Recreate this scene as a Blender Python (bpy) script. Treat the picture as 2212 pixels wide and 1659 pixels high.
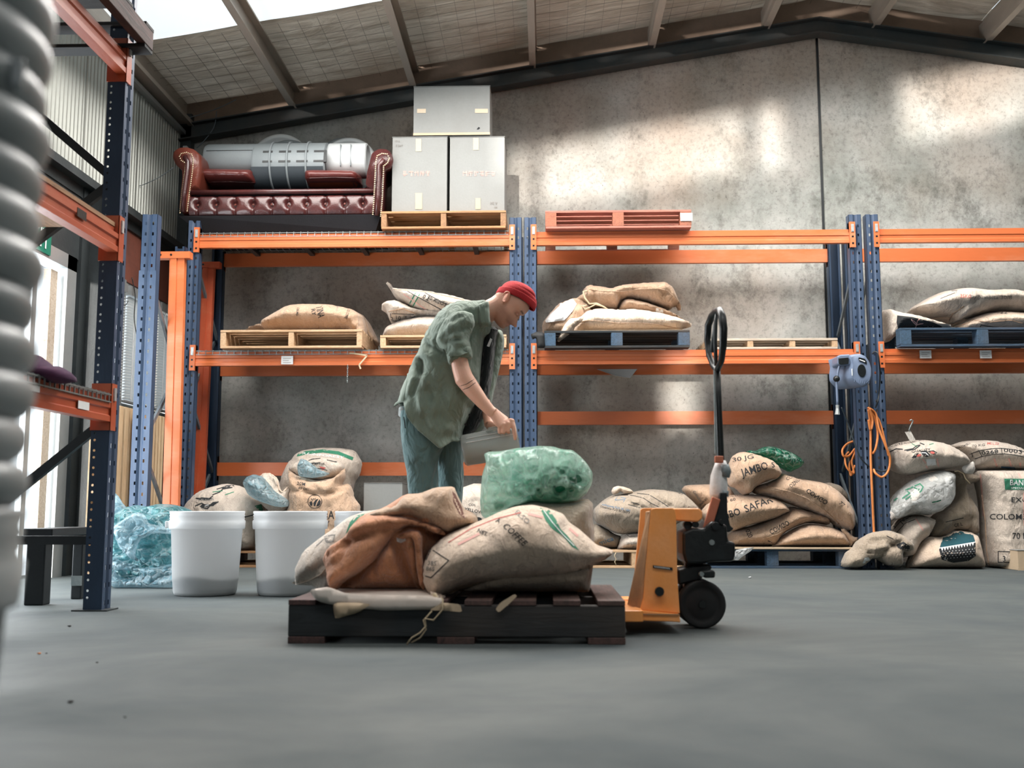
import bpy, math, random
import numpy as np
from mathutils import Vector, Matrix, noise as mnoise
from mathutils.bvhtree import BVHTree
from mathutils.geometry import delaunay_2d_cdt
random.seed(7); np.random.seed(7)
for o in list(bpy.data.objects): bpy.data.objects.remove(o, do_unlink=True)
SC = bpy.context.scene
COL = SC.collection
# ------------------------------------------------------------------ camera
FPX, PIT, YAW, CH = 2250.0, math.radians(6.78), math.radians(1.8), 0.47
camd = bpy.data.cameras.new('camera'); cam = bpy.data.objects.new('camera', camd); COL.objects.link(cam)
cam.location = (0, 0, CH); cam.rotation_euler = (math.pi/2 + PIT, 0, YAW)
camd.sensor_width = 36.0; camd.lens = 36.0*FPX/2212.0; camd.clip_start = 0.02; camd.clip_end = 200
camd.dof.use_dof = True; camd.dof.focus_distance = 6.6; camd.dof.aperture_fstop = 2.8
SC.camera = cam
# ------------------------------------------------------------------ world, sun, daylight
w = bpy.data.worlds.new('daylight_sky'); SC.world = w; w.use_nodes = True
wn = w.node_tree.nodes; wl = w.node_tree.links; wn.clear()
wo = wn.new('ShaderNodeOutputWorld'); wb = wn.new('ShaderNodeBackground')
wb.inputs[0].default_value = (0.83, 0.93, 1.0, 1); wb.inputs[1].default_value = 1.25
wl.new(wb.outputs[0], wo.inputs[0])
def area(name, loc, rot, sx, sy, power, col=(1, 1, 1)):
    l = bpy.data.lights.new(name, 'AREA'); l.shape = 'RECTANGLE'; l.size = sx; l.size_y = sy; l.energy = power; l.color = col
    o = bpy.data.objects.new(name, l); COL.objects.link(o); o.location = loc; o.rotation_euler = rot; return o
# low sun that comes in under the gable behind the camera and lands on the far wall
sd = bpy.data.lights.new('sun', 'SUN'); sun = bpy.data.objects.new('sun', sd); COL.objects.link(sun)
sd.energy = 5.0; sd.angle = math.radians(0.9); sd.color = (1.0, 0.93, 0.86)
SUN_DIR = Vector((0.10, 1.0, -0.025)).normalized()
sun.rotation_euler = SUN_DIR.to_track_quat('-Z', 'Y').to_euler()
# daylight through the roof light and side door, plus two added fill lamps
_rl = area('roof_light_daylight', (0.6, 6.55, 4.34), (0, math.radians(-9), 0), 7.0, 2.6, 560, (1.0, 0.95, 0.90))
_rl.data.spread = math.radians(166)
area('side_door_daylight', (-3.5, 5.75, 1.1), (0, math.radians(-90), 0), 2.1, 2.6, 150, (0.93, 0.97, 1.0))
_r2 = area('added_front_fill', (0.6, 2.2, 4.3), (0, 0, 0), 7.0, 1.1, 60, (1.0, 0.97, 0.93)); _r2.data.spread = math.radians(110)  # added fill lamp that brightens the foreground sacks
area('gable_front_fill', (0.8, -6.0, 3.7), (math.radians(82), 0, 0), 8.0, 1.0, 75, (0.92, 0.96, 1.0))  # added frontal fill, placed at the gable opening
SC.view_settings.view_transform = 'Standard'; SC.view_settings.look = 'None'
SC.view_settings.exposure = 0.1; SC.view_settings.gamma = 1.0; SC.view_settings.use_curve_mapping = False
SC.cycles.max_bounces = 6; SC.cycles.diffuse_bounces = 4; SC.cycles.transparent_max_bounces = 12
SC.cycles.transmission_bounces = 6; SC.cycles.glossy_bounces = 3
SC.cycles.use_denoising = True; SC.cycles.caustics_reflective = False; SC.cycles.caustics_refractive = False
# ------------------------------------------------------------------ camera maths (pixel of the 2212x1659 frame -> point in the place)
_cp, _sp, _cy, _sy = math.cos(PIT), math.sin(PIT), math.cos(YAW), math.sin(YAW)
FW = np.array([-_sy*_cp, _cy*_cp, _sp]); RT = np.array([_cy, _sy, 0.0]); UP = np.cross(RT, FW); O = np.array([0, 0, CH])
def ray(px, py): return FW + RT*(px-1106.0)/FPX + UP*(829.5-py)/FPX
def atY(px, py, Y): d = ray(px, py); return O + d*(Y/d[1])
def atX(px, py, X): d = ray(px, py); return O + d*(X/d[0])
def atZ(px, py, Z): d = ray(px, py); return O + d*((Z-CH)/d[2])
def crop(ox, oy, s, pts): return [(ox+x/s, oy+y/s) for x, y in pts]
# ------------------------------------------------------------------ noise
def _hash(ix, iy, iz, seed):
    h = (ix*374761393 + iy*668265263 + iz*2147483647 + seed*974711) & 0xffffffff
    h = ((h ^ (h >> 13))*1274126177) & 0xffffffff
    return ((h ^ (h >> 16)) & 0xffff)/65535.0
def vnoise(p, seed=0):
    p = np.asarray(p, float); i = np.floor(p).astype(np.int64); f = p-i; f = f*f*(3-2*f); r = 0
    for dx in (0, 1):
        for dy in (0, 1):
            for dz in (0, 1):
                wgt = (f[:, 0] if dx else 1-f[:, 0])*(f[:, 1] if dy else 1-f[:, 1])*(f[:, 2] if dz else 1-f[:, 2])
                r = r + wgt*_hash(i[:, 0]+dx, i[:, 1]+dy, i[:, 2]+dz, seed)
    return r*2-1
def fbm(p, seed=0, oct=3):
    p = np.asarray(p, float); r = 0; a = 1.0
    for k in range(oct): r = r + a*vnoise(p*2**k, seed+k*17); a *= .5
    return r
# ------------------------------------------------------------------ materials
def lin(h):
    h = h.lstrip('#'); c = [int(h[i:i+2], 16)/255 for i in (0, 2, 4)]
    return tuple(x/12.92 if x <= .04045 else ((x+.055)/1.055)**2.4 for x in c)+(1,)
MATS = {}
def newmat(name):
    m = bpy.data.materials.new(name); m.use_nodes = True; nt = m.node_tree; b = nt.nodes['Principled BSDF']; MATS[name] = m
    return m, nt, nt.nodes, nt.links, b
def coords(nt, scale, kind='Object'):
    tc = nt.nodes.new('ShaderNodeTexCoord'); mp = nt.nodes.new('ShaderNodeMapping'); nt.links.new(tc.outputs[kind], mp.inputs[0])
    mp.inputs['Scale'].default_value = scale if isinstance(scale, tuple) else (scale,)*3
    return mp.outputs[0]
def noise_fac(nt, vec, scale, detail=4, rough=.6, lo=.35, hi=.65, dist=0):
    n = nt.nodes.new('ShaderNodeTexNoise'); nt.links.new(vec, n.inputs['Vector'])
    n.inputs['Scale'].default_value = scale; n.inputs['Detail'].default_value = detail; n.inputs['Roughness'].default_value = rough; n.inputs['Distortion'].default_value = dist
    r = nt.nodes.new('ShaderNodeMapRange'); nt.links.new(n.outputs[0], r.inputs[0]); r.inputs[1].default_value = lo; r.inputs[2].default_value = hi
    return r.outputs[0]
def mix(nt, fac, a, b):
    x = nt.nodes.new('ShaderNodeMix'); x.data_type = 'RGBA'
    if isinstance(fac, float): x.inputs[0].default_value = fac
    else: nt.links.new(fac, x.inputs[0])
    for k, v in ((6, a), (7, b)):
        if isinstance(v, tuple): x.inputs[k].default_value = v
        else: nt.links.new(v, x.inputs[k])
    return x.outputs[2]
def bump(nt, h, strength, dist, bsdf, prev=None):
    b = nt.nodes.new('ShaderNodeBump'); nt.links.new(h, b.inputs['Height']); b.inputs['Strength'].default_value = strength; b.inputs['Distance'].default_value = dist
    if prev: nt.links.new(prev, b.inputs['Normal'])
    nt.links.new(b.outputs[0], bsdf.inputs['Normal']); return b.outputs[0]
def mul(nt, a, k):
    m = nt.nodes.new('ShaderNodeMath'); m.operation = 'MULTIPLY'; nt.links.new(a, m.inputs[0])
    if isinstance(k, float): m.inputs[1].default_value = k
    else: nt.links.new(k, m.inputs[1])
    return m.outputs[0]
def worn(name, col, col2, rough=.5, metal=0.0, scale=3.0, amt=.6, bmp=.15, stretch=(1, 1, 1), fine=60.0, lo=.4, hi=.75, coat=0.0, spec=.5):
    """base colour with broad wear patches of a second colour, fine grain and slight relief"""
    m, nt, n, l, b = newmat(name); v = coords(nt, tuple(float(s) for s in stretch))
    f = mul(nt, noise_fac(nt, v, scale, 5, .65, lo, hi), float(amt)); g = noise_fac(nt, v, fine, 3, .6, .3, .7)
    c = mix(nt, f, lin(col), lin(col2)); dark = tuple(x*.86 for x in lin(col)[:3])+(1,)
    c = mix(nt, mul(nt, g, .35), c, dark); l.new(c, b.inputs['Base Color'])
    b.inputs['Roughness'].default_value = rough; b.inputs['Metallic'].default_value = metal; b.inputs['Coat Weight'].default_value = coat
    b.inputs['Specular IOR Level'].default_value = spec
    bump(nt, g, bmp, .004, b); return m
def wood(name, c1, c2, axis=0, rough=.75):
    m, nt, n, l, b = newmat(name); s = [14.0, 14.0, 14.0]; s[axis] = 1.2; v = coords(nt, tuple(s))
    f = noise_fac(nt, v, 3.0, 6, .7, .3, .72, 1.5); g = noise_fac(nt, coords(nt, 1.0), 2.2, 3, .5, .45, .8)
    c = mix(nt, f, lin(c1), lin(c2)); c = mix(nt, mul(nt, g, .35), c, lin('#6b5a4c')); l.new(c, b.inputs['Base Color'])
    b.inputs['Roughness'].default_value = rough; bump(nt, f, .3, .003, b); return m
def burlap(name, col, col2, weave=420.0, sheen=.3, stripe=None):
    m, nt, n, l, b = newmat(name); v = coords(nt, 1.0)
    f = noise_fac(nt, v, 5.0, 4, .6, .35, .7); c = mix(nt, mul(nt, f, .6), lin(col), lin(col2))
    g = noise_fac(nt, v, 120.0, 3, .75, .36, .66); c = mix(nt, mul(nt, g, .30), c, tuple(x*.55 for x in lin(col2)[:3])+(1,))
    l.new(c, b.inputs['Base Color']); b.inputs['Roughness'].default_value = .95; b.inputs['Sheen Weight'].default_value = sheen
    b.inputs['Specular IOR Level'].default_value = .15
    wv = n.new('ShaderNodeTexWave'); wv.inputs['Scale'].default_value = weave/6; l.new(v, wv.inputs['Vector']); wv.bands_direction = 'X'
    wz = n.new('ShaderNodeTexWave'); wz.inputs['Scale'].default_value = weave/6; l.new(v, wz.inputs['Vector']); wz.bands_direction = 'Z'
    ad = n.new('ShaderNodeMath'); l.new(wv.outputs['Fac'], ad.inputs[0]); l.new(wz.outputs['Fac'], ad.inputs[1])
    p = bump(nt, ad.outputs[0], .35, .0018, b); wr = noise_fac(nt, coords(nt, (1.6, 1.0, .8)), 13.0, 3, .55, .25, .75, .5); p = bump(nt, wr, .6, .022, b, p); bump(nt, g, .35, .003, b, p); return m
def film(name, col, col2, alpha=.35, rough=.18, spec=.8, sc=7.0, hi=.72):
    """crumpled plastic film: part see-through, glossy, milky in patches, white highlights painted along the creases"""
    m, nt, n, l, b = newmat(name); v = coords(nt, 1.0); f = noise_fac(nt, v, sc, 5, .65, .38, hi, .8)
    l.new(mix(nt, f, lin(col), lin(col2)), b.inputs['Base Color']); b.inputs['Roughness'].default_value = rough
    b.inputs['Specular IOR Level'].default_value = spec; b.inputs['Coat Weight'].default_value = .5; b.inputs['Coat Roughness'].default_value = .12
    wr = noise_fac(nt, v, 24.0, 4, .6, .2, .8, .6); p_ = bump(nt, wr, .9, .03, b)
    vo = n.new('ShaderNodeTexVoronoi'); vo.feature = 'DISTANCE_TO_EDGE'; vo.inputs['Scale'].default_value = 17.0; vo.inputs['Randomness'].default_value = 1.0
    wv = n.new('ShaderNodeTexNoise'); wv.inputs['Scale'].default_value = 9.0; l.new(v, wv.inputs['Vector']); ad_ = n.new('ShaderNodeVectorMath'); ad_.operation = 'MULTIPLY_ADD'; l.new(wv.outputs['Color'], ad_.inputs[0]); ad_.inputs[1].default_value = (.09, .09, .09); l.new(v, ad_.inputs[2]); l.new(ad_.outputs[0], vo.inputs['Vector'])
    p_ = bump(nt, vo.outputs['Distance'], 1.0, .07, b, p_)
    rg_ = n.new('ShaderNodeMapRange'); l.new(vo.outputs['Distance'], rg_.inputs[0]); rg_.inputs[1].default_value = .0; rg_.inputs[2].default_value = .10; rg_.inputs[3].default_value = .55; rg_.inputs[4].default_value = 0.0
    l.new(mix(nt, rg_.outputs[0], b.inputs['Base Color'].links[0].from_socket, tuple(min(1, x*.4+.6) for x in lin(col2)[:3])+(1,)), b.inputs['Base Color'])  # white highlight streaks mixed into the colour along the creases
    tr = n.new('ShaderNodeBsdfTransparent'); tr.inputs[0].default_value = tuple(min(1, x*.5+.5) for x in lin(col2)[:3])+(1,)
    tl = n.new('ShaderNodeBsdfTranslucent'); tl.inputs[0].default_value = lin(col2)
    m1 = n.new('ShaderNodeMixShader'); m1.inputs[0].default_value = .35; l.new(b.outputs[0], m1.inputs[1]); l.new(tl.outputs[0], m1.inputs[2])
    m2 = n.new('ShaderNodeMixShader'); m2.inputs[0].default_value = alpha; l.new(m1.outputs[0], m2.inputs[1]); l.new(tr.outputs[0], m2.inputs[2])
    l.new(m2.outputs[0], n['Material Output'].inputs[0]); return m
def cloth(name, col, col2, sc=10.0, dist=.03, st=.6):
    m = worn(name, col, col2, .88, 0, 4, .5, .1, fine=260, spec=.2); nt = m.node_tree; b = nt.nodes['Principled BSDF']; prev = b.inputs['Normal'].links[0].from_socket
    v = coords(nt, (1.5, 1.0, .75)); wr = noise_fac(nt, v, sc, 3, .5, .28, .72, .5); bump(nt, wr, st, dist, b, prev); b.inputs['Sheen Weight'].default_value = .2; return m
def flat(name, col, rough=.7, metal=0.0): return worn(name, col, col, rough, metal, amt=.0, bmp=.05)

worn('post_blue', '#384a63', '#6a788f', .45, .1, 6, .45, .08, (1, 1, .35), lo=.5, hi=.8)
worn('post_blue_shade', '#1d3148', '#38506c', .5, .1, 6, .4, .08, (1, 1, .35), lo=.5, hi=.8)  # darker copy of the post blue, shade put into the colour
worn('beam_orange', '#cb6d3f', '#dda584', .36, .05, 5, .5, .08, (.25, 1, 1), lo=.5, hi=.8)
worn('beam_orange_red', '#a84a2c', '#c07c5c', .4, .05, 5, .5, .08, (1, .25, 1), lo=.5, hi=.8)
worn('galvanised', '#8d9696', '#b2b9b8', .38, .75, 20, .7, .1)
worn('brace_grey', '#5f6a72', '#8b9498', .45, .3, 10, .6, .08)
worn('pin_steel', '#c9cfd0', '#8f9797', .35, .6, 40, .6, .1)
wood('pine', '#d3b492', '#a5835f', 0); wood('pine_y', '#d3b492', '#a5835f', 1); wood('pine_z', '#dcc7a6', '#b4936c', 2)
wood('old_pine', '#b4875c', '#7d5a3c', 0); wood('old_pine_y', '#a37b56', '#6d4f37', 1)
wood('red_pallet', '#b87868', '#965648', 0); wood('red_pallet_y', '#ad6a50', '#7c4a38', 1)
wood('blue_pallet', '#38526c', '#20323f', 0); wood('blue_pallet_y', '#3c5872', '#233542', 1)
wood('black_pallet', '#20272b', '#0e1316', 0); wood('black_pallet_y', '#5a3f3c', '#231d1d', 1)
wood('white_wood', '#cfc4b4', '#a08f7c', 0)
burlap('jute', '#c4a78e', '#a2856b'); burlap('jute_light', '#e3cfbc', '#c0a992'); burlap('jute_pale', '#cfc3b6', '#aea092'); burlap('jute_white', '#d9d4cd', '#b8b2aa')
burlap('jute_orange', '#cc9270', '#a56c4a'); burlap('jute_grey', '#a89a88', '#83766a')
film('film_green', '#3cc79c', '#dff8ee', .26, .1, 1.0, 8.0, .7); film('film_blue', '#5f9fb2', '#d2e8f0', .3, .14, .9, 9.0)
film('film_dark_green', '#0b6b50', '#2f9c7c', .15, .15, .9, 8.0); film('film_clear', '#d4dadb', '#f2f6f7', .45, .12, 1.0, 12.0)
film('film_teal', '#0c7a76', '#8fc6d0', .1, .15, .9, 9.0, .66)
worn('carton', '#a79d8e', '#938877', .85, 0, 3, .5, .1, amt=.5) if False else worn('carton', '#868886', '#787774', .85, 0, 3, .5, .1)
worn('carton_edge', '#bda98f', '#a38d70', .85, 0, 3, .5, .1); worn('tape', '#b3a288', '#a59478', .35, 0, 3, .3, .05)
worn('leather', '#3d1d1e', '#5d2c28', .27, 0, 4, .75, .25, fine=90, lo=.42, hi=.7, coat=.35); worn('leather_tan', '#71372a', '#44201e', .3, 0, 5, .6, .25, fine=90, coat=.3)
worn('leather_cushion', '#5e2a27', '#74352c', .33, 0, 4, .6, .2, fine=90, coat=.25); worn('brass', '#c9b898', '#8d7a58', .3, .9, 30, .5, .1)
worn('black_felt', '#15151a', '#08080a', .95); worn('bin_grey', '#8c9497', '#7a8387', .5, 0, 4, .4, .06); worn('bin_pale', '#dfe4e5', '#c9d0d2', .45, 0, 4, .4, .06); worn('bin_dark', '#3c444a', '#2a3136', .55, 0, 4, .4, .06)
worn('pale_paper', '#d6ccc3', '#c4b2a4', .8, 0, 7, .6, .05); worn('paper', '#d7d9da', '#c3c6c8', .8, 0, 5, .4, .05); worn('ink_black', '#1e2022', '#33363a', .9, 0, 60, .8, .02); worn('ink_green', '#2c7458', '#4c8c74', .9, 0, 60, .6, .02)
worn('ink_red', '#b5524a', '#cc8078', .9, 0, 60, .7, .02); worn('ink_pink', '#d9a49b', '#cfaea4', .9, 0, 60, .7, .02); worn('ink_grey', '#7d7a76', '#8f8c87', .9, 0, 60, .7, .02); worn('ink_blue', '#4a6f8c', '#6b8ba3', .9, 0, 60, .7, .02); worn('ink_white', '#e4e6e6', '#d4d8d8', .8, 0, 60, .5, .02); worn('ink_teal', '#15454f', '#1f5a63', .9, 0, 60, .5, .02)
worn('jack_yellow', '#f09c50', '#f4b88a', .38, 0, 6, .5, .08, coat=.2); worn('jack_tan', '#b3875f', '#7c6552', .6, 0, 9, .8, .15); worn('jack_black', '#101416', '#1f2a2c', .35, .2, 20, .6, .1); worn('rubber', '#0c0f11', '#191c1e', .7, 0, 20, .5, .1)
worn('tape_white', '#dcdcdc', '#b9b3ae', .4, 0, 30, .7, .2); worn('tape_grey', '#7b8588', '#5e686c', .4, .2, 30, .7, .2); worn('wood_red', '#b96f54', '#96533d', .7, 0, 8, .5, .1)
worn('reel_blue', '#68778f', '#54657d', .45, 0, 5, .4, .06, coat=.1); worn('cord_orange', '#d98648', '#b86a32', .55); worn('cord_dark', '#1a2a33', '#0f1a20', .5)
worn('cloth_purple', '#3a1f3d', '#6a3a5c', .9); worn('rust_panel', '#6b3a2c', '#33201c', .8, 0, 2.5, .9, .1); worn('dark_steel', '#34393b', '#4d5354', .5, .3, 4, .6, .1); worn('frame_dark', '#1a1f22', '#2c3336', .45, .3, 4, .6, .08)
worn('frame_brown', '#8a5a40', '#6a4432', .6); worn('alu_frame', '#b5babb', '#9aa0a2', .35, .6, 6, .4, .05); worn('sign_green', '#126a56', '#1a7a64', .5)
worn('purlin_steel', '#b5aca1', '#8a8077', .45, .2, 3, .8, .1, (1, .3, 1)); worn('rafter_steel', '#30383a', '#544a42', .6, .2, 3, .7, .1)
worn('gable_board', '#8c7868', '#66574b', .8, 0, 2.5, .8, .15); worn('cladding', '#a5a8a2', '#8c8f8a', .42, .45, 1.2, .7, .06, (1, 1, .4)); worn('red_plate', '#8f3a36', '#6b2c2c', .5); worn('twine', '#c4b396', '#a89678', .95)
# ------------------------------------------------------------------ mesh builder
class MB:
    def __init__(s): s.v = []; s.f = []
    def add(s, v, f):
        k = len(s.v); s.v.extend([tuple(map(float, p)) for p in v]); s.f.extend([tuple(k+i for i in q) for q in f]); return s
    def box(s, x0, x1, y0, y1, z0, z1):
        return s.add([(x0, y0, z0), (x1, y0, z0), (x1, y1, z0), (x0, y1, z0), (x0, y0, z1), (x1, y0, z1), (x1, y1, z1), (x0, y1, z1)],
                     [(3, 2, 1, 0), (4, 5, 6, 7), (0, 1, 5, 4), (1, 2, 6, 5), (2, 3, 7, 6), (3, 0, 4, 7)])
    def bar(s, a, b, w, h, up=(0, 0, 1)):
        a = Vector(a); b = Vector(b); d = (b-a).normalized(); u = Vector(up)
        if abs(d.dot(u)) > .98: u = Vector((0, 1, 0))
        x = d.cross(u).normalized()*w/2; y = x.cross(d).normalized()*h/2; v = []
        for p in (a, b): v += [p-x-y, p+x-y, p+x+y, p-x+y]
        return s.add(v, [(0, 1, 2, 3), (7, 6, 5, 4), (0, 4, 5, 1), (1, 5, 6, 2), (2, 6, 7, 3), (3, 7, 4, 0)])
    def tube(s, pts, r, n=8, closed=False, cap=True):
        P = [Vector(p) for p in pts]; m = len(P); R = r if isinstance(r, (list, tuple)) else [r]*m
        t0 = (P[1]-P[0]).normalized(); u = t0.orthogonal().normalized(); v = []; pt = t0
        for i in range(m):
            if closed: t = (P[(i+1) % m]-P[i-1]).normalized()
            else: t = (P[min(i+1, m-1)]-P[max(i-1, 0)]).normalized()
            q = pt.rotation_difference(t); u = q @ u; pt = t; w_ = t.cross(u).normalized()
            rr = R[i] if isinstance(R[i], (tuple, list)) else (R[i], R[i])
            for k in range(n):
                a = 2*math.pi*k/n; v.append(P[i]+u*math.cos(a)*rr[0]+w_*math.sin(a)*rr[1])
        f = []
        for i in range(m if closed else m-1):
            for k in range(n): a, b = i*n+k, i*n+(k+1) % n; c, d = ((i+1) % m)*n+(k+1) % n, ((i+1) % m)*n+k; f.append((a, b, c, d))
        if cap and not closed: f += [tuple(range(n))[::-1], tuple(range((m-1)*n, m*n))]
        return s.add(v, f)
    def lathe(s, prof, c=(0, 0, 0), axis=(0, 0, 1), n=24, arc=2*math.pi):
        ax = Vector(axis).normalized(); u = ax.orthogonal().normalized() if abs(ax.z) < .99 else Vector((1, 0, 0)); w_ = ax.cross(u); c = Vector(c); v = []
        for r, h in prof:
            for k in range(n): a = arc*k/n; v.append(c+ax*h+u*math.cos(a)*r+w_*math.sin(a)*r)
        f = []
        for i in range(len(prof)-1):
            for k in range(n): f.append((i*n+k, i*n+(k+1) % n, (i+1)*n+(k+1) % n, (i+1)*n+k))
        return s.add(v, f)
    def disc(s, c, axis, r, n=16, th=0.004):
        return s.lathe([(0.0001, 0), (r, 0), (r, th), (.0001, th)], c, axis, n)
    def prism(s, poly, d, off=(0, 0, 0), plane='xz'):
        """extrude a 2-D outline along the third axis from 0 to d"""
        n = len(poly); o = Vector(off)
        def P(a, b, t): return o+(Vector((a, t, b)) if plane == 'xz' else Vector((t, a, b)) if plane == 'yz' else Vector((a, b, t)))
        return s.add([P(a, b, 0) for a, b in poly]+[P(a, b, d) for a, b in poly],
                     [tuple(range(n)), tuple(range(2*n-1, n-1, -1))]+[(i, n+i, n+(i+1) % n, (i+1) % n) for i in range(n)])
    def ico(s, c, r, sub=1, sc=(1, 1, 1)):
        import bmesh
        b = bmesh.new(); bmesh.ops.create_icosphere(b, subdivisions=sub, radius=1); b.verts.ensure_lookup_table()
        v = [(c[0]+p.co.x*r*sc[0], c[1]+p.co.y*r*sc[1], c[2]+p.co.z*r*sc[2]) for p in b.verts]; f = [tuple(q.index for q in g.verts) for g in b.faces]
        b.free(); return s.add(v, f)
def ploc(p):
    l = Vector((0, 0, 0))
    while p: l += p.location; p = p.parent
    return l
def setp(o, label=None, cat=None, group=None, kind=None):
    for k, v in (('label', label), ('category', cat), ('group', group), ('kind', kind)):
        if v: o[k] = v
    return o
def thing(name, label, cat, loc=(0, 0, 0), group=None):
    o = bpy.data.objects.new(name, None); COL.objects.link(o); o.location = loc; o.empty_display_size = .1
    return setp(o, label, cat, group)
def obj(name, g, mat, parent=None, label=None, cat=None, group=None, kind=None, smooth=False, bev=0, solid=0, sub=0):
    v = np.array(g.v, float); me = bpy.data.meshes.new(name)
    if parent: base = np.array(ploc(parent))
    else: base = np.array([(v[:, 0].min()+v[:, 0].max())/2, (v[:, 1].min()+v[:, 1].max())/2, v[:, 2].min()])
    me.from_pydata([tuple(p) for p in (v-base)], [], g.f); me.validate(); me.update()
    o = bpy.data.objects.new(name, me); COL.objects.link(o); me.materials.append(MATS[mat] if isinstance(mat, str) else mat)
    if parent: o.parent = parent
    else: o.location = base
    if smooth: me.polygons.foreach_set('use_smooth', [True]*len(me.polygons))
    if solid: md = o.modifiers.new('thickness', 'SOLIDIFY'); md.thickness = solid; md.offset = 0
    if bev: md = o.modifiers.new('bevel', 'BEVEL'); md.width = bev; md.segments = 2; md.limit_method = 'ANGLE'
    if sub: md = o.modifiers.new('subd', 'SUBSURF'); md.levels = sub; md.render_levels = sub
    return setp(o, label, cat, group, kind)
def copy_tree(o, parent=None):
    c = o.copy(); COL.objects.link(c)
    if parent: c.parent = parent
    for ch in list(o.children): copy_tree(ch, c)
    return c
def mesh_fix(o):
    import bmesh
    b = bmesh.new(); b.from_mesh(o.data); bmesh.ops.recalc_face_normals(b, faces=b.faces); b.to_mesh(o.data); b.free()
# ------------------------------------------------------------------ soft bodies grown from an outline: real thickness on both sides
def resample(P, step):
    P = [np.array(p, float) for p in P]; out = []
    for i in range(len(P)):
        a, b = P[i], P[(i+1) % len(P)]; n = max(1, int(round(np.linalg.norm(b-a)/step)))
        for k in range(n): out.append(a+(b-a)*k/n)
    return np.array(out)
def chaikin(P, it=1):
    P = [np.array(p, float) for p in P]
    for _ in range(it):
        Q = []
        for i in range(len(P)):
            a, b = P[i], P[(i+1) % len(P)]; Q += [a*.85+b*.15, a*.15+b*.85]
        P = Q
    return P
def segdist(p, A, B):
    best = np.full(len(p), 1e9)
    for a, b in zip(A, B):
        ab = b-a; t = np.clip(((p-a) @ ab)/max(ab @ ab, 1e-12), 0, 1); d = np.linalg.norm(p-(a+t[:, None]*ab), axis=1); best = np.minimum(best, d)
    return best
def inside(p, P):
    c = np.zeros(len(p), bool); x, y = p[:, 0], p[:, 1]
    for i in range(len(P)):
        a, b = P[i], P[i-1]
        if a[1] == b[1]: continue
        m = ((a[1] > y) != (b[1] > y)) & (x < (b[0]-a[0])*(y-a[1])/(b[1]-a[1])+a[0]); c ^= m
    return c
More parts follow.
